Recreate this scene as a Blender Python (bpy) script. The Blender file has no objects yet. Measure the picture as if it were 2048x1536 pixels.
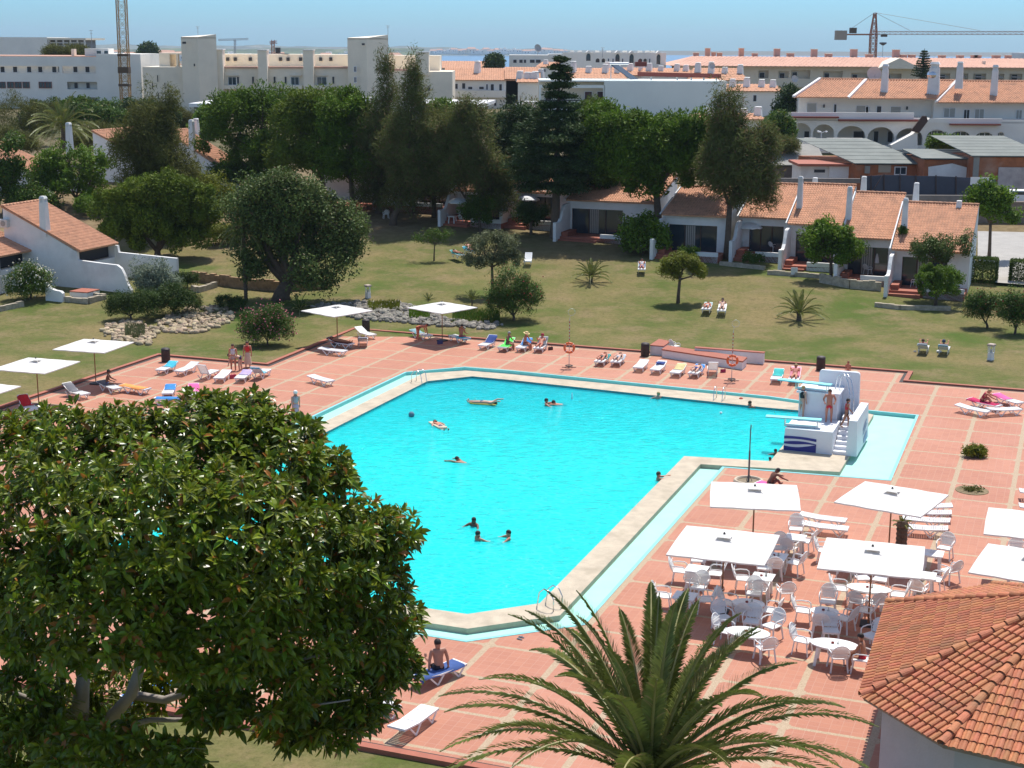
import bpy, bmesh, math, random
import numpy as np
from mathutils import Vector, Matrix
random.seed(7); rng=np.random.default_rng(11)
SC=bpy.context.scene; COL=SC.collection
R=math.radians; PI=math.pi
# ---------------------------------------------------------------- camera model (photo pixels 2048x1536)
FPX=3006.; PITCH=R(12.789); ROLL=R(.287); CH=20.
def ray(px,py):
    hx,hy=px-1024,py-768; c,s=math.cos(ROLL),math.sin(ROLL)
    a=c*hx+s*hy; b=-s*hx+c*hy; X=a/FPX; Y=-b/FPX
    return Vector((X,Y*math.sin(PITCH)+math.cos(PITCH),Y*math.cos(PITCH)-math.sin(PITCH)))
def G(px,py,z=0.):
    d=ray(px,py); t=(z-CH)/d.z; return Vector((d.x*t,d.y*t,z))
def PY(px,py,Y):
    d=ray(px,py); t=Y/d.y; return Vector((d.x*t,Y,CH+d.z*t))
def lerp(pts,t):
    if t<=pts[0][0]: return pts[0][1]
    for (a,b),(c,d) in zip(pts,pts[1:]):
        if t<=c: return b+(d-b)*(t-a)/(c-a)
    return pts[-1][1]
def sm(a,b,t):
    t=min(1,max(0,(t-a)/(b-a))); return t*t*(3-2*t)
TP=[(100,0),(108,.15),(120,1.0),(130,1.7),(142,2.7),(155,4),(200,6.5),(290,7.5),(600,5),(1500,-15),(2500,-24),(14000,-30)]
def TZ(x,y):
    z=lerp(TP,y)
    if y>1500: z+=(-52-z)*sm(1500,2600,y)*sm(-.075,-.06,x/y)
    return z
def T(px,py):
    z=0.
    for _ in range(60):
        p=G(px,py,z); z+=(TZ(p.x,p.y)-z)*.5
    return G(px,py,z)
GA=R(-20.557); EU=Vector((math.cos(GA),math.sin(GA),0)); EV=Vector((-math.sin(GA),math.cos(GA),0))
OU,OV,SU,SV=-17.505,44.568,2.6325,2.5957
def GP(u,v,z=0.):
    return EU*(OU+SU*u)+EV*(OV+SV*v)+Vector((0,0,z))
# ---------------------------------------------------------------- materials
MATS={}
def nt(name):
    m=bpy.data.materials.new(name); m.use_nodes=True; t=m.node_tree
    return m,t,t.nodes['Principled BSDF'],t.nodes,t.links
def mat(name,col,rough=.6,metal=0.,var=.0,scale=3.,bump=0.,bscale=20.,spec=None,dirt=None,island=0.):
    if name in MATS: return MATS[name]
    m,t,b,N,L=nt(name); b.inputs['Roughness'].default_value=rough; b.inputs['Metallic'].default_value=metal
    if spec is not None: b.inputs['Specular IOR Level'].default_value=spec
    c=(*col,1)
    if var>0 or island>0:
        tc=N.new('ShaderNodeTexCoord'); no=N.new('ShaderNodeTexNoise'); no.inputs['Scale'].default_value=scale; no.inputs['Detail'].default_value=6; no.inputs['Roughness'].default_value=.65
        L.new(tc.outputs['Object'],no.inputs['Vector'])
        mr=N.new('ShaderNodeMapRange'); mr.inputs[1].default_value=.3; mr.inputs[2].default_value=.7; mr.inputs[3].default_value=1-var; mr.inputs[4].default_value=1+var
        L.new(no.outputs['Fac'],mr.inputs[0])
        hv=N.new('ShaderNodeHueSaturation'); hv.inputs['Color'].default_value=c
        if island>0:
            ge=N.new('ShaderNodeNewGeometry'); m2=N.new('ShaderNodeMapRange'); m2.inputs[3].default_value=1-island; m2.inputs[4].default_value=1+island
            L.new(ge.outputs['Random Per Island'],m2.inputs[0]); mu=N.new('ShaderNodeMath'); mu.operation='MULTIPLY'
            L.new(mr.outputs[0],mu.inputs[0]); L.new(m2.outputs[0],mu.inputs[1]); L.new(mu.outputs[0],hv.inputs['Value'])
            m3=N.new('ShaderNodeMapRange'); m3.inputs[3].default_value=.5-island*.06; m3.inputs[4].default_value=.5+island*.06
            w=N.new('ShaderNodeTexWhiteNoise'); w.noise_dimensions='1D'; L.new(ge.outputs['Random Per Island'],w.inputs['W']); L.new(w.outputs['Value'],m3.inputs[0]); L.new(m3.outputs[0],hv.inputs['Hue'])
        else: L.new(mr.outputs[0],hv.inputs['Value'])
        L.new(hv.outputs[0],b.inputs['Base Color']); out=hv.outputs[0]
        if dirt:
            n2=N.new('ShaderNodeTexNoise'); n2.inputs['Scale'].default_value=dirt[1]; n2.inputs['Detail'].default_value=8; L.new(tc.outputs['Object'],n2.inputs['Vector'])
            r2=N.new('ShaderNodeMapRange'); r2.inputs[1].default_value=.52; r2.inputs[2].default_value=.75; r2.inputs[4].default_value=dirt[2]; L.new(n2.outputs['Fac'],r2.inputs[0])
            mx=N.new('ShaderNodeMix'); mx.data_type='RGBA'; L.new(r2.outputs[0],mx.inputs[0]); L.new(out,mx.inputs[6]); mx.inputs[7].default_value=(*dirt[0],1); L.new(mx.outputs[2],b.inputs['Base Color'])
    else: b.inputs['Base Color'].default_value=c
    if bump>0:
        tc=N.new('ShaderNodeTexCoord'); no=N.new('ShaderNodeTexNoise'); no.inputs['Scale'].default_value=bscale; no.inputs['Detail'].default_value=5; L.new(tc.outputs['Object'],no.inputs['Vector'])
        bu=N.new('ShaderNodeBump'); bu.inputs['Strength'].default_value=bump; bu.inputs['Distance'].default_value=.05; L.new(no.outputs['Fac'],bu.inputs['Height']); L.new(bu.outputs[0],b.inputs['Normal'])
    MATS[name]=m; return m
def leafmat(name,col,rough=.5,trans=.25,var=.38,island=.2,scale=.45,spec=.12):
    if name in MATS: return MATS[name]
    m=mat(name,col,rough,spec=spec,var=var,scale=scale,island=island); t=m.node_tree; N,L=t.nodes,t.links; b=N['Principled BSDF']
    src=b.inputs['Base Color'].links[0].from_socket
    tr=N.new('ShaderNodeBsdfTranslucent'); L.new(src,tr.inputs['Color']); mx=N.new('ShaderNodeMixShader'); mx.inputs[0].default_value=trans
    L.new(b.outputs[0],mx.inputs[1]); L.new(tr.outputs[0],mx.inputs[2]); L.new(mx.outputs[0],N['Material Output'].inputs[0]); return m
# ---------------------------------------------------------------- mesh helpers
class MB:
    def __init__(s): s.v=[]; s.f=[]
    def add(s,vs,fs):
        o=len(s.v); s.v+= [tuple(x) for x in vs]; s.f+=[tuple(i+o for i in f) for f in fs]; return s
    def box(s,c,size,rz=0,rx=0,ax=None):
        hx,hy,hz=size[0]/2,size[1]/2,size[2]/2
        M=Matrix.Rotation(rz,3,'Z')@Matrix.Rotation(rx,3,'X')
        vs=[Vector(c)+M@Vector((x*hx,y*hy,z*hz)) for x in(-1,1) for y in(-1,1) for z in(-1,1)]
        return s.add(vs,[(0,1,3,2),(4,6,7,5),(0,4,5,1),(2,3,7,6),(0,2,6,4),(1,5,7,3)])
    def prism(s,pts,z0,z1,top=None):
        # pts: list of (x,y) ccw ; top optional different pts
        n=len(pts); tp=top or pts
        a=sum(pts[i][0]*pts[(i+1)%n][1]-pts[(i+1)%n][0]*pts[i][1] for i in range(n))
        vs=[(p[0],p[1],z0) for p in pts]+[(p[0],p[1],z1) for p in tp]
        fs=[tuple(range(n,2*n)),tuple(range(n-1,-1,-1))]+[(i,(i+1)%n,n+(i+1)%n,n+i) for i in range(n)]
        if a<0: fs=[tuple(reversed(f)) for f in fs]
        return s.add(vs,fs)
    def gbox(s,u0,u1,v0,v1,z0,z1,tu=0,tv=0):
        b=[GP(u0,v0),GP(u1,v0),GP(u1,v1),GP(u0,v1)]; t=[GP(u0+tu,v0+tv),GP(u1-tu,v0+tv),GP(u1-tu,v1-tv),GP(u0+tu,v1-tv)]
        return s.prism([p[:2] for p in b],z0,z1,[p[:2] for p in t])
    def tube(s,path,r,n=8,cap=True):
        P=[Vector(p) for p in path]; rs=r if isinstance(r,(list,tuple)) else [r]*len(P); vs=[];fs=[]
        up=None
        for i,p in enumerate(P):
            d=(P[min(i+1,len(P)-1)]-P[max(i-1,0)]).normalized()
            if up is None: up=Vector((0,0,1)) if abs(d.z)<.9 else Vector((1,0,0))
            x=d.cross(up).normalized(); y=x.cross(d).normalized(); up=y
            for k in range(n):
                a=2*PI*k/n; vs.append(p+(x*math.cos(a)+y*math.sin(a))*rs[i])
        for i in range(len(P)-1):
            for k in range(n): fs.append((i*n+k,i*n+(k+1)%n,(i+1)*n+(k+1)%n,(i+1)*n+k))
        if cap: fs.append(tuple(range(n-1,-1,-1))); fs.append(tuple((len(P)-1)*n+k for k in range(n)))
        return s.add(vs,fs)
    def bar(s,a,b,w,h=None):
        a,b=Vector(a),Vector(b); d=(b-a); h=h or w; u=Vector((0,0,1)) if abs(d.normalized().z)<.95 else Vector((0,1,0))
        x=d.cross(u).normalized()*w/2; y=x.cross(d).normalized()*h/2
        vs=[a-x-y,a+x-y,a+x+y,a-x+y,b-x-y,b+x-y,b+x+y,b-x+y]
        return s.add(vs,[(0,1,2,3),(7,6,5,4),(0,4,5,1),(1,5,6,2),(2,6,7,3),(3,7,4,0)])
    def ell(s,c,r,n=10,m=7,M=None):
        vs=[];fs=[]
        for i in range(m+1):
            th=PI*i/m
            for k in range(n):
                a=2*PI*k/n; v=Vector((r[0]*math.sin(th)*math.cos(a),r[1]*math.sin(th)*math.sin(a),r[2]*math.cos(th)))
                if M: v=M@v
                vs.append(Vector(c)+v)
        for i in range(m):
            for k in range(n): fs.append((i*n+k,(i+1)*n+k,(i+1)*n+(k+1)%n,i*n+(k+1)%n))
        return s.add(vs,fs)
    def lathe(s,c,prof,n=16):
        vs=[];fs=[]; c=Vector(c)
        for r,z in prof:
            for k in range(n):
                a=2*PI*k/n; vs.append(c+Vector((r*math.cos(a),r*math.sin(a),z)))
        for i in range(len(prof)-1):
            for k in range(n): fs.append((i*n+k,i*n+(k+1)%n,(i+1)*n+(k+1)%n,(i+1)*n+k))
        fs.append(tuple(range(n-1,-1,-1))); fs.append(tuple((len(prof)-1)*n+k for k in range(n)))
        return s.add(vs,fs)
    def torus(s,c,RR,r,M=None,n=24,m=8):
        vs=[];fs=[]
        for i in range(n):
            a=2*PI*i/n
            for j in range(m):
                b=2*PI*j/m; v=Vector(((RR+r*math.cos(b))*math.cos(a),(RR+r*math.cos(b))*math.sin(a),r*math.sin(b)))
                if M: v=M@v
                vs.append(Vector(c)+v)
        for i in range(n):
            for j in range(m): fs.append((i*m+j,((i+1)%n)*m+j,((i+1)%n)*m+(j+1)%m,i*m+(j+1)%m))
        return s.add(vs,fs)
    def build(s,name,m,parent=None,smooth=False,loc=None):
        me=bpy.data.meshes.new(name); me.from_pydata(s.v,[],s.f); me.materials.append(m)
        if smooth: me.polygons.foreach_set('use_smooth',[True]*len(me.polygons))
        me.update(); return link(name,me,parent,loc)
def link(name,me,parent=None,loc=None):
    o=bpy.data.objects.new(name,me); COL.objects.link(o)
    if parent: o.parent=parent
    if loc: o.location=loc
    return o
def npmesh(name,V,F,m,parent=None,smooth=False):
    me=bpy.data.meshes.new(name); V=np.asarray(V,np.float32); F=np.asarray(F,np.int32); k=F.shape[1]
    me.vertices.add(len(V)); me.vertices.foreach_set('co',V.ravel()); me.loops.add(F.size); me.loops.foreach_set('vertex_index',F.ravel())
    me.polygons.add(len(F)); me.polygons.foreach_set('loop_start',np.arange(0,F.size,k,dtype=np.int32)); me.polygons.foreach_set('loop_total',np.full(len(F),k,np.int32))
    if smooth: me.polygons.foreach_set('use_smooth',np.ones(len(F),bool))
    me.update(calc_edges=True); me.materials.append(m); return link(name,me,parent)
def tag(o,label,cat,group=None,kind=None):
    if len(label.split())>16: print('LONG',label)
    o['label']=label
    if cat: o['category']=cat
    if group: o['group']=group
    if kind: o['kind']=kind
    return o
def struct(o,label=None,kind='structure'):
    o['kind']=kind
    if label: o['label']=label
    o['category']=o.name.split('.')[0].replace('_',' ')
    return o
def thing(name,label,cat,loc=(0,0,0),rz=0,group=None):
    o=bpy.data.objects.new(name,None); COL.objects.link(o); o.location=loc; o.rotation_euler=(0,0,rz); o.empty_display_size=.2
    return tag(o,label,cat,group)
KIDS={}
def dup(root,loc,rz,label,scale=1,group=None):
    r=root.copy(); COL.objects.link(r); r.location=loc; r.rotation_euler=(0,0,rz); r.scale=(scale,)*3; r['label']=label
    if len(label.split())>16: print('LONG',label)
    if group: r['group']=group
    for ch in [o for o in KIDSOF(root)]:
        c=ch.copy(); COL.objects.link(c); c.parent=r
        for g2 in KIDSOF(ch):
            d=g2.copy(); COL.objects.link(d); d.parent=c
    return r
def KIDSOF(o):
    if o.name not in KIDS: KIDS[o.name]=list(o.children)
    return KIDS[o.name]
# common materials
WHITE=mat('white_plastic',(.80,.80,.78),.45,var=.04,scale=2)
WALLW=mat('whitewash',(.78,.77,.74),.85,var=.06,scale=1.2,bump=.3,bscale=14,dirt=((.42,.40,.37),.7,.35))
BEIGE=mat('beige_render',(.86,.76,.60),.9,var=.05,scale=.4,dirt=((.36,.33,.28),.15,.3))
METAL=mat('steel_tube',(.62,.64,.66),.25,metal=1.)
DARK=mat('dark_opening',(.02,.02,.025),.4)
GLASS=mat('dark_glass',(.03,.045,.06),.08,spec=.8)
WOODP=mat('varnished_wood',(.30,.13,.05),.5,var=.15,scale=6)
BROWNW=mat('brown_wood',(.07,.035,.025),.6,var=.2,scale=5)
CANV=mat('white_canvas',(.82,.81,.78),.85,var=.02,scale=1.5)
_t=CANV.node_tree; _b=_t.nodes['Principled BSDF']; _tr=_t.nodes.new('ShaderNodeBsdfTranslucent'); _tr.inputs[0].default_value=(.85,.80,.70,1); _mx=_t.nodes.new('ShaderNodeMixShader'); _mx.inputs[0].default_value=.3; _t.links.new(_b.outputs[0],_mx.inputs[1]); _t.links.new(_tr.outputs[0],_mx.inputs[2]); _t.links.new(_mx.outputs[0],_t.nodes['Material Output'].inputs[0])
TERRA=mat('terracotta_floor',(.36,.115,.07),.8,var=.12,scale=1.5,bump=.2,bscale=12)
STONE=mat('field_stone',(.40,.34,.25),.95,var=.35,scale=2.5,bump=.8,bscale=6)
ROCK=mat('pale_rock',(.42,.33,.215),.95,var=.25,scale=1.6,bump=.8,bscale=5,island=.3)
BARK=mat('bark',(.12,.085,.06),.95,var=.3,scale=3,bump=.8,bscale=14)
BARKL=mat('pale_bark',(.30,.25,.20),.95,var=.25,scale=3,bump=.5,bscale=9)
BRICK=mat('raw_brick',(.36,.13,.06),.95,var=.25,scale=1.4,bump=.5,bscale=20,dirt=((.40,.30,.24),.5,.7))
def rooftile(name,col,step=None):
    if name in MATS: return MATS[name]
    m=mat(name,col,.85,var=.22,scale=2.2,dirt=((.25,.14,.09),.9,.55),bump=.25,bscale=16); return m
RT=rooftile('roof_tile',(.56,.29,.17)); RTP=rooftile('faded_roof_tile',(.58,.30,.21)); RTN=mat('barrel_tile',(.46,.165,.072),.8,var=.2,scale=5,island=.17,bump=.25,bscale=25,dirt=((.20,.13,.07),1.2,.55))
def towel(c): return mat('towel_%d_%d_%d'%tuple(int(x*100) for x in c),c,.95,var=.12,scale=5)
# ---------------------------------------------------------------- ground, deck, pool
def inpoly(x,y,P):
    c=False; n=len(P); j=n-1
    for i in range(n):
        if (P[i][1]>y)!=(P[j][1]>y) and x<(P[j][0]-P[i][0])*(y-P[i][1])/(P[j][1]-P[i][1])+P[i][0]: c=not c
        j=i
    return c
CHO=[(-7.9,1.0),(-6.8,-.02),(-.31,-.02),(.95,1.11),(.98,9.45),(3.94,9.71),(3.89,15.0),(2.82,15.05),(.6,15.56),(-5.6,15.94),(-6.8,15.9),(-7.88,14.82)]
COO=[(-7.41,1.2),(-6.6,.4),(-.46,.4),(.53,1.31),(.52,9.5),(1.3,9.62),(3.0,9.93),(3.0,14.65),(2.85,14.72),(.66,15.23),(-5.6,15.52),(-6.6,15.5),(-7.41,14.83)]
INN=[(-7.0,1.6),(-6.25,.89),(-.66,.89),(.12,1.64),(.1,9.94),(1.68,10.2),(1.72,14.45),(.81,14.43),(-5.21,14.93),(-6.22,14.96),(-6.98,14.08)]
DECK=[(-14.2,-3.1),(9,-3.1),(9,18.1),(3.13,18.1),(3.13,19.15),(-11.27,19.15),(-11.15,14.17),(-14.2,14.17)]
def W2(P): return [GP(*p)[:2] for p in P]
from mathutils.geometry import tessellate_polygon
def sheet(name,outer,holes,z,m,skirt=None,parent=None):
    loops=[[Vector((p[0],p[1],0)) for p in outer]]+[[Vector((p[0],p[1],0)) for p in h] for h in holes]
    tris=tessellate_polygon(loops); flat=[v for l in loops for v in l]
    b=MB(); vs=[(v.x,v.y,z) for v in flat]; fs=[]
    for t in tris:
        a,c,d=[flat[i] for i in t]
        if (c-a).cross(d-a).z<0: t=t[::-1]
        fs.append(tuple(t))
    b.add(vs,fs)
    if skirt is not None:
        for l in loops:
            n=len(l)
            for i in range(n):
                p,q=l[i],l[(i+1)%n]; b.add([(p.x,p.y,z),(q.x,q.y,z),(q.x,q.y,skirt),(p.x,p.y,skirt)],[(0,1,2,3)])
    return b.build(name,m,parent)
# terrain sheet
def lines(near0,near1,step,far0,far1):
    a=list(np.arange(near0,near1+.01,step)); s=step
    while a[-1]<far1: s*=1.22; a.append(a[-1]+s)
    s=step
    while a[0]>far0: s*=1.22; a.insert(0,a[0]-s)
    return a
xs=lines(-62,62,1.,-9000,9000); ys=lines(-30,165,1.,-60,13500)
cho=W2(CHO); ctr=(sum(p[0] for p in cho)/len(cho),sum(p[1] for p in cho)/len(cho))
pooldip=W2([(-8.4,.8),(-7.0,-.55),(-.1,-.55),(1.45,.95),(1.45,9.1),(4.45,9.2),(4.45,15.5),(.6,16.1),(-5.6,16.45),(-7.1,16.4),(-8.4,15.1)])
V=[];nx=len(xs)
for y in ys:
    for x in xs:
        z=TZ(x,y)
        if 30<y<100 and abs(x)<40 and inpoly(x,y,pooldip): z=-4
        elif y>112 and y<1500: z+=.12*math.sin(x*.23)*math.cos(y*.19)
        V.append((x,y,z-.02))
F=[(j*nx+i,j*nx+i+1,(j+1)*nx+i+1,(j+1)*nx+i) for j in range(len(ys)-1) for i in range(nx-1)]
def lawnmat():
    m,t,b,N,L=nt('lawn'); b.inputs['Roughness'].default_value=.95; b.inputs['Specular IOR Level'].default_value=.1
    tc=N.new('ShaderNodeTexCoord')
    def noise(s,d=4,r=.6):
        n=N.new('ShaderNodeTexNoise'); n.inputs['Scale'].default_value=s; n.inputs['Detail'].default_value=d; n.inputs['Roughness'].default_value=r; L.new(tc.outputs['Object'],n.inputs['Vector']); return n
    def mix(a,c,f,lo,hi):
        r=N.new('ShaderNodeMapRange'); r.inputs[1].default_value=lo; r.inputs[2].default_value=hi; L.new(f,r.inputs[0]); x=N.new('ShaderNodeMix'); x.data_type='RGBA'; L.new(r.outputs[0],x.inputs[0])
        for s,k in ((a,6),(c,7)):
            if isinstance(s,tuple): x.inputs[k].default_value=(*s,1)
            else: L.new(s,x.inputs[k])
        return x.outputs[2]
    c=mix((.092,.122,.028),(.235,.182,.082),noise(.13,6,.7).outputs['Fac'],.36,.62)
    c=mix(c,(.07,.12,.02),noise(.09,3).outputs['Fac'],.50,.66)
    c=mix(c,(.25,.185,.10),noise(.3,6,.7).outputs['Fac'],.5,.72)
    c=mix(c,(.14,.10,.055),noise(1.1,6,.75).outputs['Fac'],.56,.8)
    c=mix(c,(.075,.08,.022),noise(3.5,8,.85).outputs['Fac'],.46,.72)
    # bare earth beneath the far trees
    sx=N.new('ShaderNodeSeparateXYZ'); L.new(tc.outputs['Object'],sx.inputs[0])
    nn=noise(.06,4); ma=N.new('ShaderNodeMath'); ma.operation='MULTIPLY_ADD'; L.new(nn.outputs['Fac'],ma.inputs[0]); ma.inputs[1].default_value=30; L.new(sx.outputs['Y'],ma.inputs[2])
    c=mix(c,mix((.16,.11,.06),(.24,.18,.10),noise(1.2,6,.7).outputs['Fac'],.35,.65),ma.outputs[0],143,158)
    c=mix(c,mix((.07,.075,.03),(.20,.16,.10),noise(.08,5).outputs['Fac'],.35,.6),sx.outputs['Y'],170,195)
    L.new(c,b.inputs['Base Color']); bu=N.new('ShaderNodeBump'); bu.inputs['Strength'].default_value=.6; bu.inputs['Distance'].default_value=.06; L.new(noise(14,6,.8).outputs['Fac'],bu.inputs['Height']); L.new(bu.outputs[0],b.inputs['Normal'])
    return m
struct(npmesh('ground',V,F,lawnmat(),smooth=True),'rolling ground with patchy green and straw coloured lawn round the terrace')
# deck material (quarry tiles with pebble strips)
def deckmat():
    m,t,b,N,L=nt('terrace_tiles'); b.inputs['Roughness'].default_value=.75
    tc=N.new('ShaderNodeTexCoord'); mp=N.new('ShaderNodeMapping'); mp.vector_type='POINT'; mp.inputs['Rotation'].default_value=(0,0,-GA); L.new(tc.outputs['Object'],mp.inputs['Vector'])
    sx=N.new('ShaderNodeSeparateXYZ'); L.new(mp.outputs[0],sx.inputs[0])
    def M(op,a,b_=None,c=None):
        n=N.new('ShaderNodeMath'); n.operation=op
        for i,s in enumerate((a,b_,c)):
            if s is None: continue
            if isinstance(s,(int,float)): n.inputs[i].default_value=s
            else: L.new(s,n.inputs[i])
        return n.outputs[0]
    def dist(o,off,per,ws=0):   # metres to nearest strip line
        q=M('DIVIDE',M('SUBTRACT',o,off),per); fr=M('SUBTRACT',q,M('ROUND',q)); return M('MULTIPLY',M('ABSOLUTE',fr),per)
    du=dist(sx.outputs['X'],OU,SU); dv=dist(sx.outputs['Y'],OV,SV)
    no=N.new('ShaderNodeTexNoise'); no.inputs['Scale'].default_value=9; no.inputs['Detail'].default_value=4; L.new(tc.outputs['Object'],no.inputs['Vector'])
    jit=M('MULTIPLY',M('SUBTRACT',no.outputs['Fac'],.5),.05)
    su=M('LESS_THAN',M('ADD',du,jit),.112); sv=M('LESS_THAN',M('ADD',dv,jit),.078)
    # round pads on every crossing, diamond like
    pad=M('LESS_THAN',M('SQRT',M('ADD',M('MULTIPLY',du,du),M('MULTIPLY',dv,dv))),.24)
    strip=M('MAXIMUM',M('MAXIMUM',su,sv),pad)
    tu=dist(sx.outputs['X'],OU,SU/8); tv=dist(sx.outputs['Y'],OV,SV/8)
    grout=M('LESS_THAN',M('MINIMUM',tu,tv),.009)
    n1=N.new('ShaderNodeTexNoise'); n1.inputs['Scale'].default_value=.35; n1.inputs['Detail'].default_value=6; L.new(tc.outputs['Object'],n1.inputs['Vector'])
    # per slab tint
    fl=N.new('ShaderNodeCombineXYZ'); L.new(M('FLOOR',M('DIVIDE',M('SUBTRACT',sx.outputs['X'],OU),SU)),fl.inputs[0]); L.new(M('FLOOR',M('DIVIDE',M('SUBTRACT',sx.outputs['Y'],OV),SV)),fl.inputs[1])
    wn=N.new('ShaderNodeTexWhiteNoise'); wn.noise_dimensions='3D'; L.new(fl.outputs[0],wn.inputs['Vector'])
    fl2=N.new('ShaderNodeCombineXYZ'); L.new(M('FLOOR',M('DIVIDE',M('SUBTRACT',sx.outputs['X'],OU),SU/8)),fl2.inputs[0]); L.new(M('FLOOR',M('DIVIDE',M('SUBTRACT',sx.outputs['Y'],OV),SV/8)),fl2.inputs[1])
    wn2=N.new('ShaderNodeTexWhiteNoise'); wn2.noise_dimensions='3D'; L.new(fl2.outputs[0],wn2.inputs['Vector'])
    def mixc(f,a,c):
        x=N.new('ShaderNodeMix'); x.data_type='RGBA'
        if isinstance(f,(int,float)): x.inputs[0].default_value=f
        else: L.new(f,x.inputs[0])
        for s,k in ((a,6),(c,7)):
            if isinstance(s,tuple): x.inputs[k].default_value=(*s,1)
            else: L.new(s,x.inputs[k])
        return x.outputs[2]
    tile=mixc(wn.outputs['Value'],(.42,.17,.098),(.475,.20,.118))
    tile=mixc(M('MULTIPLY',wn2.outputs['Value'],.3),tile,(.31,.105,.065))
    r1=N.new('ShaderNodeMapRange'); r1.inputs[1].default_value=.45; r1.inputs[2].default_value=.75; r1.inputs[4].default_value=.45; L.new(n1.outputs['Fac'],r1.inputs[0])
    tile=mixc(r1.outputs[0],tile,(.50,.23,.155))
    n5=N.new('ShaderNodeTexNoise'); n5.inputs['Scale'].default_value=2.2; n5.inputs['Detail'].default_value=8; n5.inputs['Roughness'].default_value=.75; L.new(tc.outputs['Object'],n5.inputs['Vector'])
    r5=N.new('ShaderNodeMapRange'); r5.inputs[1].default_value=.6; r5.inputs[2].default_value=.78; r5.inputs[4].default_value=.5; L.new(n5.outputs['Fac'],r5.inputs[0])
    tile=mixc(r5.outputs[0],tile,(.30,.085,.045))
    tile=mixc(M('MULTIPLY',grout,.45),tile,(.50,.30,.22))
    vo=N.new('ShaderNodeTexVoronoi'); vo.inputs['Scale'].default_value=28; L.new(tc.outputs['Object'],vo.inputs['Vector'])
    peb=mixc(vo.outputs['Color'],(.34,.25,.15),(.48,.38,.25))
    L.new(mixc(M('MULTIPLY',strip,.9),tile,peb),b.inputs['Base Color'])
    bu=N.new('ShaderNodeBump'); bu.inputs['Strength'].default_value=.35; bu.inputs['Distance'].default_value=.02; L.new(M('SUBTRACT',M('MULTIPLY',vo.outputs['Distance'],strip),grout),bu.inputs['Height']); L.new(bu.outputs[0],b.inputs['Normal'])
    return m
DK=struct(sheet('pool_deck',W2(DECK),[W2(CHO)],.03,deckmat(),skirt=-.5),'terracotta tiled terrace with pale pebble strips round the swimming pool')
# curb + drain round the deck
curb=MB(); drain=MB()
def strip_along(P,closed,off0,off1,z0,z1,mb,skip=()):
    n=len(P)
    def offs(i,d):
        a,b,c=Vector(P[i-1]),Vector(P[i]),Vector(P[(i+1)%n])
        e1=(b-a).normalized(); e2=(c-b).normalized(); n1=Vector((e1.y,-e1.x)); n2=Vector((e2.y,-e2.x))
        k=n1+n2; k=k/ (1+n1.dot(n2)) ; return b+k*d
    for i in range(n):
        if i in skip: continue
        a,b,c,d=offs(i,off0),offs((i+1)%n,off0),offs((i+1)%n,off1),offs(i,off1)
        mb.prism([a[:2],b[:2],c[:2],d[:2]],z0,z1)
dw=W2(DECK)
strip_along(dw,True,.0,.22,-.3,.036,drain,skip=(1,)); strip_along(dw,True,.22,.5,-.3,.13,curb,skip=(1,))
struct(curb.build('deck_curb',TERRA),'low terracotta curb edging the terrace'); struct(drain.build('deck_drain',mat('drain_grate',(.045,.035,.03),.8)),'dark drain channel between terrace and curb')
# overflow channel, coping, basin, water
AQ=mat('pale_aqua_paint',(.36,.70,.58),.5,var=.07,scale=1.1,dirt=((.40,.58,.52),.6,.5)); AQ2=mat('aqua_rim',(.22,.58,.58),.5,var=.06,scale=2)
COP=mat('limestone_coping',(.50,.42,.31),.85,var=.16,scale=1.4,bump=.3,bscale=20,dirt=((.30,.25,.17),.8,.6))
cw,ow,iw=W2(CHO),W2(COO),W2(INN)
ch=sheet('overflow_channel',cw,[],-.16,AQ); struct(ch,'shallow pale turquoise overflow channel round the pool')
rim=MB(); strip_along(cw,True,-.14,.0,-.3,.045,rim)
struct(rim.build('channel_rim',AQ2),'turquoise rim between channel and terrace')
struct(sheet('pool_coping',ow,[iw],.05,COP,skirt=-.4),'sandy limestone coping round the pool basin')
BT=mat('pool_tiles',(.06,.75,.82),.35,var=.05,scale=.6)
def basinmat():
    m=BT; return m
bs=MB()
n=len(iw)
bs.prism([p for p in iw],-2.2,-2.1)
for i in range(n):
    p,q=iw[i],iw[(i+1)%n]; bs.add([(p[0],p[1],-2.1),(q[0],q[1],-2.1),(q[0],q[1],.049),(p[0],p[1],.049)],[(0,1,2,3),(3,2,1,0)])
struct(bs.build('pool_basin',BT),'turquoise tiled pool basin')
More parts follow.
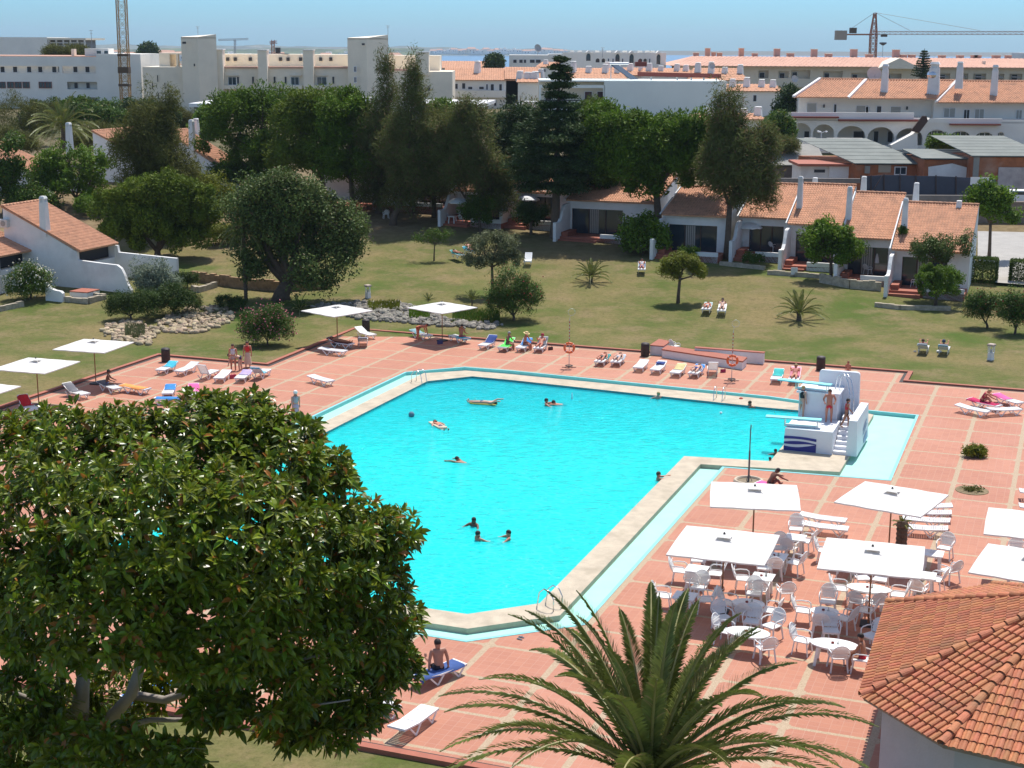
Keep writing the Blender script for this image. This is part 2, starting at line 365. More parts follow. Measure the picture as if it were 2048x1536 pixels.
def watermat():
    m,t,b,N,L=nt('pool_water'); tc=N.new('ShaderNodeTexCoord'); sx=N.new('ShaderNodeSeparateXYZ'); L.new(tc.outputs['Object'],sx.inputs[0])
    mr=N.new('ShaderNodeMapRange'); mr.inputs[1].default_value=75; mr.inputs[2].default_value=96; n0=N.new('ShaderNodeTexNoise'); n0.inputs['Scale'].default_value=.25; L.new(tc.outputs['Object'],n0.inputs['Vector'])
    ad=N.new('ShaderNodeMath'); ad.operation='MULTIPLY_ADD'; ad.inputs[1].default_value=8; L.new(n0.outputs['Fac'],ad.inputs[0]); L.new(sx.outputs['Y'],ad.inputs[2]); L.new(ad.outputs[0],mr.inputs[0])
    # deep end bluer, shallow end pale
    cr=N.new('ShaderNodeValToRGB'); cr.color_ramp.elements[0].color=(.01,.84,.85,1); cr.color_ramp.elements[1].color=(.002,.44,.60,1); L.new(mr.outputs[0],cr.inputs[0])
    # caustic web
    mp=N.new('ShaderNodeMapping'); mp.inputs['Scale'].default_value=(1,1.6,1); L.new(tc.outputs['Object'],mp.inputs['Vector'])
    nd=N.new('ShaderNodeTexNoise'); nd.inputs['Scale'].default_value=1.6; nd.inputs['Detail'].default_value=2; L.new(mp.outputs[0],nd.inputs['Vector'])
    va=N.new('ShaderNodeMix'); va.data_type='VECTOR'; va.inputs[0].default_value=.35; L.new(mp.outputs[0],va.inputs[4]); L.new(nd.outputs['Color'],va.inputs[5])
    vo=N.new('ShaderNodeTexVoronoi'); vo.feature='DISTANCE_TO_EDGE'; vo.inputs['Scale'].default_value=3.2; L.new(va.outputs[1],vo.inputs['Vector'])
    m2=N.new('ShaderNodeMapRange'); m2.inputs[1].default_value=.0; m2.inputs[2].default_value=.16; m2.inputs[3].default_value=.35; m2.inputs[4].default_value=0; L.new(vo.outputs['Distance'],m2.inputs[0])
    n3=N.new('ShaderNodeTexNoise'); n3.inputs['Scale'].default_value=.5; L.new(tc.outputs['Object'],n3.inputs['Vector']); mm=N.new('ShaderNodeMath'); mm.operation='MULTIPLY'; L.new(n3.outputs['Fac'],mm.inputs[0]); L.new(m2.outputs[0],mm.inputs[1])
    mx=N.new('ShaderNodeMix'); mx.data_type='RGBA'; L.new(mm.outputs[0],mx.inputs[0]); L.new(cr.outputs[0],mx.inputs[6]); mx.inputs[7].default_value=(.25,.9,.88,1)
    n4=N.new('ShaderNodeTexNoise'); n4.inputs['Scale'].default_value=1.5; n4.inputs['Detail'].default_value=6; n4.inputs['Roughness'].default_value=.75; n4.inputs['Distortion'].default_value=.6; mp4=N.new('ShaderNodeMapping'); mp4.inputs['Scale'].default_value=(.8,2.6,1); mp4.inputs['Rotation'].default_value=(0,0,.12); L.new(tc.outputs['Object'],mp4.inputs['Vector']); L.new(mp4.outputs[0],n4.inputs['Vector'])
    m4=N.new('ShaderNodeMapRange'); m4.inputs[1].default_value=.36; m4.inputs[2].default_value=.62; m4.inputs[3].default_value=.72; m4.inputs[4].default_value=1.15; L.new(n4.outputs['Fac'],m4.inputs[0])
    hv=N.new('ShaderNodeHueSaturation'); L.new(mx.outputs[2],hv.inputs['Color']); L.new(m4.outputs[0],hv.inputs['Value'])
    L.new(hv.outputs[0],b.inputs['Base Color']); b.inputs['Roughness'].default_value=.04; b.inputs['IOR'].default_value=1.33
    nb=N.new('ShaderNodeTexNoise'); nb.inputs['Scale'].default_value=2.4; nb.inputs['Detail'].default_value=5; nb.inputs['Roughness'].default_value=.62; mp2=N.new('ShaderNodeMapping'); mp2.inputs['Scale'].default_value=(.8,1.7,1); mp2.inputs['Rotation'].default_value=(0,0,.15); L.new(tc.outputs['Object'],mp2.inputs['Vector']); L.new(mp2.outputs[0],nb.inputs['Vector'])
    bu=N.new('ShaderNodeBump'); bu.inputs['Strength'].default_value=.9; bu.inputs['Distance'].default_value=.09; L.new(nb.outputs['Fac'],bu.inputs['Height']); L.new(bu.outputs[0],b.inputs['Normal'])
    tr=N.new('ShaderNodeBsdfTransparent'); tr.inputs[0].default_value=(.25,.95,.97,1); ms=N.new('ShaderNodeMixShader'); ms.inputs[0].default_value=.42
    L.new(b.outputs[0],ms.inputs[1]); L.new(tr.outputs[0],ms.inputs[2]); L.new(ms.outputs[0],N['Material Output'].inputs[0]); return m
WAT=watermat()
struct(sheet('pool_water',iw,[],-.07,WAT),'bright turquoise water of the swimming pool')
lg=MB(); lg.gbox(-6.78,-6.60,2.5,13.9,-.42,-.30)
struct(lg.build('pool_ledge',mat('ledge_white',(.75,.85,.82),.5)),'pale submerged ledge along the left pool wall')
# sea
m,t,b,N,L=nt('sea'); b.inputs['Base Color'].default_value=(.03,.16,.30,1); b.inputs['Roughness'].default_value=.55
tc=N.new('ShaderNodeTexCoord'); no=N.new('ShaderNodeTexNoise'); no.inputs['Scale'].default_value=.02; L.new(tc.outputs['Object'],no.inputs['Vector']); bu=N.new('ShaderNodeBump'); bu.inputs['Strength'].default_value=.6; bu.inputs['Distance'].default_value=3; L.new(no.outputs['Fac'],bu.inputs['Height']); L.new(bu.outputs[0],b.inputs['Normal'])
struct(MB().add([(-9000,1800,-40),(9000,1800,-40),(9000,8200,-40),(-9000,8200,-40)],[(0,1,2,3)]).build('sea',m),'calm blue sea beyond the roofs')
# far hills
def hills(name,prof,Y,depth,m,label):
    Vv=[];Fv=[];n=len(prof)
    for k,(px,py) in enumerate(prof):
        p=PY(px,py,Y); h=p.z
        for (dy,zz) in ((-depth,-46),(-depth*.5,-40+(h+40)*.45),(0,h),(depth,-46)): Vv.append((p.x*(Y+dy)/Y,Y+dy,zz))
    for k in range(n-1):
        for j in range(3): Fv.append((k*4+j,(k+1)*4+j,(k+1)*4+j+1,k*4+j+1))
    return struct(npmesh(name,Vv,Fv,m),label)
HM=mat('far_scrub',(.10,.115,.07),.95,var=.5,scale=.006,dirt=((.45,.38,.30),.012,.5))
pr=[(x, 89+ max(0,x/1150)**1.5*9 + 1.8*math.sin(x*.021)+1.1*math.sin(x*.067+1)+.8*random.random()) for x in range(-160,1121,8)]+[(1150,101),(1180,105),(1215,110)]
hills('hills',pr,7900,700,HM,'low wooded hills along the far coast')
pr=[(x, 97+1.2*math.sin(x*.03)+.8*random.random()) for x in range(-200,850,8)]
hills('hills',pr,4200,500,mat('near_scrub',(.07,.10,.04),.95,var=.5,scale=.01,dirt=((.40,.34,.26),.02,.4)),'wooded rise behind the far town on the left')
# sandy far shore
struct(MB().add([PY(860,109.3,7000),PY(1130,109.6,7000),PY(1130,108.6,7000),PY(860,107.2,7000),PY(860,107.2,7100),PY(1130,108.6,7100)],[(0,1,2,3),(3,2,5,4)]).build('beach',mat('sand',(.55,.45,.30),.9,var=.1,scale=.01)),'pale strip of beach on the far shore')
# road and pavement at the right
rd=[T(1955,505),T(2130,525),T(2130,466),T(1960,468)]
def quad(name,P,m,lab,dz=.06):
    b=MB(); n=10; vs=[]
    for j in range(n+1):
        for i in range(n+1):
            s,t_=i/n,j/n; p=(P[0]*(1-s)+P[1]*s)*(1-t_)+(P[3]*(1-s)+P[2]*s)*t_; vs.append((p.x,p.y,TZ(p.x,p.y)+dz+.12))
    b.add(vs,[(j*(n+1)+i,j*(n+1)+i+1,(j+1)*(n+1)+i+1,(j+1)*(n+1)+i) for j in range(n) for i in range(n)]); return struct(b.build(name,m,smooth=True),lab)
quad('road',[T(1955,525),T(2140,545),T(2140,470),T(1955,466)],mat('pale_asphalt',(.36,.34,.31),.9,var=.12,scale=.8),'pale sunlit road behind the bungalows')
quad('path',[T(1990,570),T(2120,580),T(2120,532),T(1990,527)],mat('concrete_path',(.38,.35,.31),.9,var=.12,scale=.8),'concrete path between two clipped hedges',dz=.1)
# ---------------------------------------------------------------- furniture prototypes
def make_lounger(angle):
    t=thing('sun_lounger','x','sun lounger')
    b=MB()  # bed from pivot (y=-.22) to foot (y=.95)
    for s in(-1,1): b.box((s*.29,.365,.33),(.05,1.19,.055))
    for i in range(13):
        y=-.2+i*.092; b.box((0,y,.345+.012*math.sin(i*.7)),(.54,.07,.022))
    b.box((0,.94,.32),(.63,.05,.08)); b.build('bed',WHITE,t)
    h=MB()
    for s in(-1,1): h.box((s*.28,-.37,0),(.05,.74,.05))
    for i in range(8): h.box((0,-.06-i*.09,.012),(.52,.065,.02))
    h.box((0,-.75,.005),(.60,.06,.06)); o=h.build('backrest',WHITE,t); o.location=(0,-.22,.335); o.rotation_euler=(-R(angle),0,0)
    for s in(-1,1):
        for y0,y1 in((-.30,-.62),(-.30,-.02),(.62,.34),(.62,.90)):
            g=MB(); g.bar((s*.27,y0*.5+y1*.5 if 0 else y0,0.0),(s*.28,y1,.32),.035,.05); g.build('leg',WHITE,t)
    return t
LP={}
def lounger(f,h,label,angle=8,tow=None,tlab=None,part=False,z=.35,ground='deck',on=None,group='white plastic sun loungers'):
    base=.03
    if ground=='deck': a,c=G(*f,.36),G(*h,.36)
    else:
        a,c=T(*f),T(*h); base=(TZ(a.x,a.y)+TZ(c.x,c.y))/2-.02
        a,c=G(*f,base+.33),G(*h,base+.33)
    m=(a+c)/2; d=(a-c); rz=math.atan2(d.y,d.x)-PI/2; k=angle
    if k not in LP: o=LP[k]=make_lounger(k); o.location=(m.x,m.y,base); o.rotation_euler=(0,0,rz); tag(o,label,'sun lounger',group)
    else: o=dup(LP[k],(m.x,m.y,base),rz,label)
    if tow:
        tb=MB(); w=.29; ys=[.12,-.08,-.22] if part else [.85,.5,.1,-.22]; pts=[(y,.372+.01*math.sin(y*9)) for y in ys]
        ca,sa=math.cos(R(k)),math.sin(R(k))
        for q in(.25,.5,.72): pts.append((-.22-q*ca,.375+q*sa))
        pts.append((-.22-.76*ca-.03,.36+.74*sa-.12))
        n=len(pts); vs=[]
        for y,zz in pts:
            j=random.uniform(-.03,.03); vs+=[(-w-.03+j,y,zz-.09),(-w+j,y,zz+.004),(0,y,zz+.012),(w+j,y,zz+.004),(w+.03+j,y,zz-.07)]
        fs=[(r*5+c_,r*5+c_+1,(r+1)*5+c_+1,(r+1)*5+c_) for r in range(n-1) for c_ in range(4)]
        tb.add(vs,fs); o2=tb.build('beach_towel',towel(tow),smooth=True); o2.location=(m.x,m.y,base); o2.rotation_euler=(0,0,rz); tag(o2,tlab,'towel')
    return (m.x,m.y,base,rz,k)
BL=(.04,.22,.55);AQT=(.05,.42,.55);RD=(.55,.02,.03);OR=(.80,.30,.08);PK=(.80,.12,.33);GN=(.10,.75,.10);NV=(.03,.06,.22);YL=(.62,.52,.25);GY=(.15,.15,.17);WT=(.75,.74,.72);DR=(.16,.03,.03);TL=(.02,.28,.27)
Lg={}
LD=[('a1',(318,741),(350,727),'white lounger under a pale blue towel beside the left corner drum bin',12,AQT,'pale blue towel on the lounger nearest the left corner bin','deck'),
('a2',(353,744),(394,729),'empty white lounger right of the one with the pale blue towel, left back row',14,None,'','deck'),
('a3',(428,741),(400,752),'white lounger with raised slatted back, third in the left back row',55,None,'','deck'),
('a4',(432,760),(458,740),'white flat lounger beside the bending person, red bag under it',6,None,'','deck'),
('a5',(474,760),(500,740),'white flat lounger with lilac towel below the woman in a cream sarong',6,(.45,.35,.62),'lilac towel on the lounger below the woman in a cream sarong','deck'),
('a6',(535,738),(507,752),'lounger with raised dark back at the right end of the left back row',40,AQT,'turquoise towel on the right end lounger of the left back row','deck'),
('a7',(672,765),(612,750),'lone empty white lounger on the open tiles left of the pool',4,None,'','deck'),
('a8',(756,673),(706,659),'empty white lounger in front of the drum bin behind the pool',22,None,'','deck'),
('a9',(727,672),(725,692),'white lounger seen end on below the empty one by the back bin',30,GY,'grey towel on the lounger seen end on','deck'),
('b1',(712,689),(650,681),'lounger with dark red towel in the shade of the third lawn side parasol',20,DR,'dark red towel in the parasol shade','deck'),
('b2',(696,703),(636,697),'empty lounger nearest the pool in the parasol shade behind the pool',4,None,'','deck'),
('b3',(240,778),(198,765),'lounger in shade under the left parasol that the tanned man sits on',10,GY,'grey towel under the sitting tanned man','deck'),
('b4',(300,779),(240,771),'lounger under a bright orange towel on the left of the terrace',4,OR,'bright orange towel on the left of the terrace','deck'),
('b5',(182,791),(122,776),'grey shaded lounger with raised back at the far left of the terrace',30,GY,'grey towel on the far left shaded lounger','deck'),
('b6',(75,822),(38,803),'lounger with dark raised back beside a red towel at the left picture edge',40,RD,'red towel at the left picture edge','deck'),
('b7',(312,797),(372,797),'lounger covered by a blue and aqua towel just above the big leafy tree',6,BL,'blue towel on the lounger just above the leafy tree','deck'),
('b8',(333,790),(343,770),'white lounger standing end on behind the blue towel one',8,BL,'small blue towel on the end on lounger','deck'),
('b9',(384,792),(388,775),'lounger with pink towel right of the blue towel lounger',20,PK,'pink towel right of the blue towels','deck'),
('c0',(352,843),(338,828),'white lounger half hidden by the top leaves of the big tree',20,None,'','deck'),
('c1',(862,672),(822,662),'lounger with patterned towel the red skinned man bends over',10,(.20,.36,.40),'pale patterned towel below the bending man','deck'),
('c2',(897,668),(941,681),'lounger the tanned woman sits on under the parasol behind the pool',6,AQT,'aqua towel under the woman by the parasol pole','deck'),
('c3',(962,692),(989,680),'white lounger with a dark blue towel left of the green towel',30,NV,'dark blue towel left of the green one','deck'),
('c4',(1000,697),(1026,683),'lounger under a bright green towel behind the pool',25,GN,'bright green towel behind the pool','deck'),
('c5',(1036,698),(1060,683),'lounger with bright blue towel used by the person in a straw hat',25,BL,'bright blue towel by the person in a straw hat','deck'),
('c6',(1070,701),(1093,682),'lounger of the reader in red hat left of the first lifebuoy',35,GY,'grey towel of the reader with red hat','deck'),
('d1',(1192,728),(1217,708),'lounger with a sleeping sunbather right of the first lifebuoy',8,TL,'teal towel right of the first lifebuoy','deck'),
('d2',(1225,729),(1247,708),'lounger under a pale striped towel with a lying sunbather',8,(.45,.50,.55),'pale grey blue towel below a lying sunbather','deck'),
('d3',(1270,740),(1294,719),'bare empty white lounger right of the dark drum bin by the long bench',8,None,'','deck'),
('d4',(1304,744),(1330,724),'white lounger with navy towel at its head before the long bench',14,None,'','deck'),
('d5',(1344,750),(1369,730),'white lounger with mustard towel at its head before the long bench',14,YL,'mustard coloured towel before the long bench','deck'),
('d6',(1380,751),(1406,731),'lounger on blue towel with a lying man before the long bench',14,BL,'blue towel of the man lying before the long bench','deck'),
('d7',(1424,728),(1427,750),'lounger with upright grey back turned to the pool beside the second lifebuoy',50,None,'','deck'),
('e1',(1549,762),(1560,743),'white lounger with turquoise patterned towel left of the diving tower',20,(.05,.45,.42),'turquoise patterned towel left of the diving tower','deck'),
('e2',(1585,763),(1594,745),'lounger with pink flowery towel behind the high diving board',35,(.80,.30,.38),'pink flowery towel behind the high diving board','deck'),
('f1',(1975,823),(1918,812),'front white lounger of the cluster at the right edge of the terrace',6,None,'','deck'),
('f2',(1998,812),(1940,800),'lounger with crimson towel of the sitting woman at the right',6,(.50,.02,.10),'crimson towel of the sitting woman at the right','deck'),
('f3',(2040,806),(1992,792),'white lounger with pink towel rightmost of the cluster',10,PK,'small pink towel rightmost of the cluster','deck'),
('f4',(2036,817),(1980,820),'white lounger nearest the lawn corner in the right cluster',6,None,'','deck'),
('g1',(1688,1041),(1606,1031),'empty slatted lounger behind the terrace tables, back one of the left pair',5,None,'','deck'),
('g2',(1698,1058),(1602,1048),'empty slatted lounger behind the terrace tables, front one of the left pair',5,None,'','deck'),
('g3',(1812,1009),(1903,1014),'slatted lounger farthest back of the four half under the parasol',5,None,'','deck'),
('g4',(1810,1021),(1900,1028),'second slatted lounger from the back, half under the parasol',5,None,'','deck'),
('g5',(1808,1035),(1895,1044),'third slatted lounger from the back, half under the parasol',5,None,'','deck'),
('g6',(1800,1052),(1893,1060),'front slatted lounger of the four half under the parasol',5,None,'','deck'),
('g7',(2130,990),(2040,984),'white lounger cut by the right picture edge, back one',5,None,'','deck'),
('g8',(2130,1020),(2042,1014),'white lounger cut by the right picture edge, front one',5,None,'','deck'),
('h1',(1600,986),(1506,966),'lounger under a hot pink towel beside the shower post',6,PK,'hot pink towel beside the shower post','deck'),
('i1',(905,1330),(850,1352),'lounger with blue towel of the bare backed man in the foreground',6,(.05,.10,.28),'blue towel of the bare backed man in the foreground','deck'),
('i2',(858,1415),(795,1462),'bright white lounger in front of the big tree, right one of two',8,None,'','deck'),
('i3',(780,1410),(700,1440),'bright white lounger behind the big tree branches, left one of two',8,None,'','deck'),
('i4',(330,1372),(275,1395),'lounger with sky blue towel seen through the gap in the big tree',8,BL,'sky blue towel seen through the gap in the big tree','deck'),
('j1',(940,515),(890,500),'teal towel lounger with two sunbathers on the shaded lawn edge, left one',14,TL,'teal towel of the left lawn sunbather','lawn'),
('j2',(962,508),(916,492),'lounger of the right sunbather beside the grey green small tree',14,(.05,.30,.42),'blue teal towel of the right lawn sunbather','lawn'),
('j3',(1050,532),(1062,508),'empty white lounger standing on the lawn behind the olive like tree',40,None,'','lawn'),
('j4',(1283,545),(1284,527),'white lounger in tree shade near the bungalows with a reader',30,(.25,.30,.38),'grey blue towel in tree shade near the bungalows','lawn'),
('j5',(1406,625),(1422,604),'left lounger of the pair on the lawn by the round tree',14,(.35,.50,.50),'pale aqua towel of the left lounger by the round tree','lawn'),
('j6',(1440,628),(1448,607),'right lounger of the pair on the lawn by the round tree',14,None,'','lawn'),
('j7',(1852,686),(1841,707),'left lounger of the pair facing away on the right lawn',35,(.35,.42,.45),'grey towel on the left lounger of the right lawn','lawn'),
('j8',(1894,688),(1882,709),'right lounger of the pair facing away on the right lawn',35,(.10,.35,.42),'blue green towel on the right lounger of the right lawn','lawn')]
for k,f,h,l,ang,tw,tl,gr in LD: Lg[k]=lounger(f,h,l,ang,tw,tl,ground=gr,part=k not in('b4','b7','c4','h1','f2','i1','i4','j1','j2','b1'))
nav=MB(); nav.box((0,0,.02),(.5,.35,.06)); nav.box((.12,.1,.06),(.3,.22,.05),rz=.5)
x,y,b,rz,_=Lg['d4']; o=nav.build('folded_towel',towel(NV)); o.rotation_euler=(R(-8),0,rz); o.location=(x+math.sin(rz)*.55,y-math.cos(rz)*.55,b+.46); tag(o,'crumpled navy towel at the head of an empty lounger','towel')
# chairs
def make_chair():
    t=thing('plastic_chair','x','chair')
    s=MB(); s.prism([(-.22,-.22),(.22,-.22),(.25,.22),(-.25,.22)],.415,.445); s.box((0,.225,.42),(.5,.04,.05)); s.build('seat',WHITE,t)
    b=MB(); arch=[]
    for i in range(13):
        a=PI*i/12; arch.append((-.28*math.cos(a),-.24-.06-.10*math.sin(a),.60+.31*math.sin(a)))
    arch=[(-.21,-.22,.44)]+arch+[(.21,-.22,.44)]
    b.tube(arch,.016,6)
    for i in range(13):
        x=-.22+i*.0367; zt=.60+.31*math.sqrt(max(0,1-(x/.28)**2)); b.bar((x*.85,-.235,.47),(x,-.24-.06-.10*(zt-.6)/.28,zt),.028,.01)
    for z in(.58,.68,.78): b.bar((-.25,-.30,z),(.25,-.30,z),.012,.02)
    b.build('backrest',WHITE,t)
    for sx in(-1,1):
        for sy in(-1,1):
            g=MB(); g.bar((sx*.26,sy*.25,0),(sx*.21,sy*.19,.43),.045,.03); g.build('leg',WHITE,t)
        a=MB(); a.tube([(sx*.25,-.27,.64),(sx*.28,-.1,.66),(sx*.28,.12,.65),(sx*.27,.2,.60),(sx*.25,.22,.43)],.02,6); a.build('armrest',WHITE,t)
    return t
CHP=[None]
def chair(px,py,rz,label,z=.45,base=.03,group='white plastic armchairs on the terrace'):
    p=G(px,py,base+z)
    if CHP[0] is None: o=CHP[0]=make_chair(); o.scale=(1.1,)*3; o.location=(p.x,p.y,base); o.rotation_euler=(0,0,rz); tag(o,label,'chair',group); return o
    return dup(CHP[0],(p.x,p.y,base),rz,label,1.1,group=group)
def make_table(kind,tw=.8,tl=.8):
    t=thing(kind+'_table','x','table')
    b=MB()
    if kind=='square': pts=[(-tl/2,-tw/2),(tl/2,-tw/2),(tl/2,tw/2),(-tl/2,tw/2)]
    else: pts=[(tl/2*math.cos(2*PI*i/28),tw/2*math.sin(2*PI*i/28)) for i in range(28)]
    b.prism(pts,.69,.725); b.build('tabletop',WHITE,t)
    a=MB(); k=.84
    ap=[(x*k,y*k) for x,y in pts]; a.prism(ap,.63,.688); a.build('apron',WHITE,t)
    for sx in(-1,1):
        for sy in(-1,1): g=MB(); g.bar((sx*tl*.36,sy*tw*.36,0),(sx*tl*.31,sy*tw*.31,.63),.09,.07); g.build('leg',WHITE,t)
    return t
TBP={}
def table(px,py,kind,label,rz=None,base=.03,size=(.8,.8)):
    p=G(px,py,base+.72); rz=GA if rz is None else rz
    key=(kind,size)
    if key not in TBP: o=TBP[key]=make_table(kind,*size); o.location=(p.x,p.y,base); o.rotation_euler=(0,0,rz); tag(o,label,'table','white plastic tables on the terrace')
    else: o=dup(TBP[key],(p.x,p.y,base),rz,label)
    return p
def face(px,py,tp,base=.03,jit=.15):
    p=G(px,py,base+.6); d=Vector((tp.x-p.x,tp.y-p.y)); return math.atan2(d.y,d.x)-PI/2+random.uniform(-jit,jit)
holder=MB(); holder.box((0,0,.04),(.09,.07,.08)); holder.box((.13,.02,.06),(.05,.09,.12))
TD=[(1394,1137,'square','table nearest the pool',(.8,.8),[((1360,1142),'left'),((1396,1120),'back'),((1431,1148),'right'),((1387,1164),'front')]),
(1370,1191,'square','shaded table behind the palm tips',(.8,.8),[((1327,1192),'left'),((1398,1175),'back'),((1410,1200),'right')]),
(1526,1153,'square','square ashtray table mid terrace',(.8,.8),[((1486,1158),'left'),((1530,1136),'back'),((1521,1180),'front')]),
(1551,1112,'square','grey shaded table behind the nearest parasol',(.85,.85),[((1560,1096),'back'),((1550,1134),'front'),((1590,1126),'right')]),
(1591,1074,'square','half shaded table before two slatted loungers',(.8,.8),[((1592,1058),'back'),((1611,1083),'right'),((1580,1096),'front')]),
(1497,1206,'oval','oval table by the nearest parasol',(.9,1.15),[((1458,1207),'left'),((1508,1187),'back'),((1490,1227),'front'),((1541,1222),'right')]),
(1496,1264,'oval','oval table touching the palm fronds',(.95,1.5),[((1450,1262),'left'),((1504,1243),'back'),((1544,1252),'back right'),((1530,1296),'front')]),
(1738,1176,'oval','oval table by the second parasol',(.9,1.6),[((1681,1178),'left'),((1725,1156),'back left'),((1761,1159),'back right'),((1795,1190),'right'),((1715,1204),'front left'),((1752,1206),'front right')]),
(1650,1222,'oval','shaded round table by the second parasol foot',(.85,.95),[((1607,1222),'left'),((1656,1203),'back'),((1643,1247),'front'),((1690,1238),'right')]),
(1669,1288,'oval','oval table nearest the tiled roof',(.95,1.6),[((1605,1281),'left'),((1662,1262),'back'),((1676,1314),'front'),((1744,1272),'right')]),
(1850,1150,'square','table right of the second parasol',(.8,.8),[((1872,1160),'right'),((1837,1180),'front')]),
(1866,1106,'square','table with papers at the back right',(.8,.8),[((1890,1096),'back right')]),
(1700,1100,'square','table hidden under the second parasol',(.8,.8),[((1650,1102),'left'),((1690,1132),'front')]),
(1440,1082,'square','table hidden under the nearest parasol',(.8,.8),[((1425,1104),'front left'),((1455,1108),'front right')]),
(2035,1130,'square','table cut by the right edge',(.8,.8),[((2033,1108),'back')])]
for i,(x,y,kd,lab,sz,ch) in enumerate(TD):
    tp=table(x,y,kd,'white '+lab,size=sz)
    for (cx,cy),s in ch: chair(cx,cy,face(cx,cy,tp),'white armchair on the %s side of the %s'%(s,lab))
    if i in(2,3,5,7,8,9,6):
        k=[2,3,5,7,8,9,6].index(i); a=thing('ashtray','dark red ashtray standing on the '+lab,'ashtray',(tp.x-.05,tp.y+.05,.757),.3*k)
        MB().lathe((0,0,0),[(.05,0),(.055,.045),(.045,.045),(.04,.015)],12).build('bowl',mat('ashtray_red',(.28,.03,.02),.3),a)
        a=thing('menu_holder','small grey menu holder on the '+lab,'menu holder',(tp.x+.12,tp.y+.02,.757),.3*k)
        MB().box((0,0,.01),(.10,.07,.02)).box((0,0,.07),(.08,.015,.11)).build('card',mat('card_grey',(.45,.46,.42),.4),a)
chair(1571,1184,face(1571,1184,G(1551,1112,.7)),'white armchair standing alone with its back to the camera, right of the red ashtray table')
chair(1900,1142,R(30),'white armchair standing alone at the right behind the tiled roof')
chair(1446,1236,R(200),'white armchair in the shade between the oval tables, facing the palm')
chair(1733,1222,R(60),'white shaded armchair beside the second parasol foot')
chair(1722,1318,R(70),'white armchair at the eave of the tiled roof, used by the person in red')
pp=MB(); pp.box((0,0,.004),(.3,.22,.008),rz=.3).box((.1,.1,.008),(.3,.2,.008),rz=-.4); p=G(1866,1104,.76); o=pp.build('paper_sheet',mat('paper',(.7,.7,.7),.6)); o.location=(p.x,p.y,.757); tag(o,'loose papers on the back right terrace table','papers')
# parasols
def make_parasol(w,h,polemat,big=False):
    t=thing('parasol','x','parasol'); s=w/2
    MB().box((0,0,.04),(.55,.55,.08)).build('base',mat('base_dark',(.05,.05,.05),.7),t)
    MB().tube([(0,0,.0),(0,0,h+.42)],.032,8).build('pole',polemat,t)
    c=MB(); zc=h+.30; n=8; vs=[]; fs=[]
    N_=9
    for j in range(N_):
        for i in range(N_):
            a=-1+2*i/(N_-1); b=-1+2*j/(N_-1); r=max(abs(a),abs(b)); edge=.035*(1-abs(abs(a)-abs(b)))*r
            vs.append((a*s*(1-edge*.4),b*s*(1-edge*.4),zc-(zc-h)*r**1.0-.05*math.sin(PI*r)-.05*r*(1-abs(abs(a)-abs(b)))*0 + .012*math.sin(a*9)*math.cos(b*7)))
    for j in range(N_-1):
        for i in range(N_-1): k=j*N_+i; fs.append((k,k+1,k+N_+1,k+N_))
    m=len(vs); vs2=[(x,y,z-.012) for x,y,z in vs]; fs2=[tuple(reversed([q+m for q in f])) for f in fs]
    rim=[i for i in range(N_)]+[N_-1+N_*j for j in range(1,N_)]+[N_*N_-1-i for i in range(1,N_)]+[N_*(N_-1)-N_*j for j in range(1,N_-1)]
    # hanging hem
    base=len(vs)+len(vs2); hem=[(vs[i][0]*1.002,vs[i][1]*1.002,vs[i][2]-.05) for i in rim]; fh=[]
    L_=len(rim)
    for i in range(L_): fh.append((rim[i],rim[(i+1)%L_],base+(i+1)%L_,base+i))
    c.add(vs+vs2+hem,fs+fs2+fh); c.build('canopy',CANV,t)
    v=MB(); v.prism([(-.26,-.26),(.26,-.26),(.26,.26),(-.26,.26)],zc+.035,zc+.10,[(-.03,-.03),(.03,-.03),(.03,.03),(-.03,.03)]); 
    v.bar((.02,.02,zc+.12),(.33,-.30,zc-.02),.03,.004); v.bar((0,0,zc+.1),(-.45,-.2,zc+.0),.015,.004)
    v.build('vent_cap',CANV,t)
    for i in range(8):
        a=PI/4*i; L=s*(1.38 if i%2 else .97); g=MB(); g.bar((0,0,h+.13),(L*math.cos(a)*.98,L*math.sin(a)*.98,h-.06),.03,.02); g.build('rib',polemat,t)
    MB().lathe((0,0,h+.38),[(.04,0),(.045,.05),(.02,.09)],8).build('finial',mat('finial_dark',(.06,.05,.04),.5),t)
    return t
WP=mat('pole_wood',(.28,.12,.05),.45,var=.1,scale=5)
PR=[(1443,1222,-18.5,'big square white parasol nearest the camera, over the tables by the pool edge',1),
(1736,1250,-17,'big square white parasol over the long oval table left of the tiled roof',1),
(1776,1118,-33,'big square white parasol over the slatted loungers behind the tables',1),
(1504,1112,-8,'big square white parasol in front of the pink towel lounger',1),
(2058,1178,-20,'big white parasol cut by the right picture edge',1),
(2048,1268,-28,'big white parasol peeping over the tiled roof at the right edge',1),
(884.5,682,-42,'white parasol with thin pole at the lawn edge, above the bending man',0),
(675,689,-43,'white parasol with thin pole shading two loungers behind the pool',0),
(192,768,-16,'white parasol above the tanned sitting man on the left',0),
(78,812,-17.5,'white parasol second from the left picture edge',0),
(-48,868,-20,'white parasol cut by the left picture edge just above the leafy tree',0)]
PP={}
for x,y,rz,lab,big in PR:
    p=G(x,y,.03)
    if big not in PP:
        o=PP[big]=make_parasol(3.5 if big else 3.45,2.52 if big else 2.33,WP); o.location=p; o.rotation_euler=(0,0,R(rz)); tag(o,lab,'parasol','square white parasols round the pool')
    else: dup(PP[big],p,R(rz),lab)
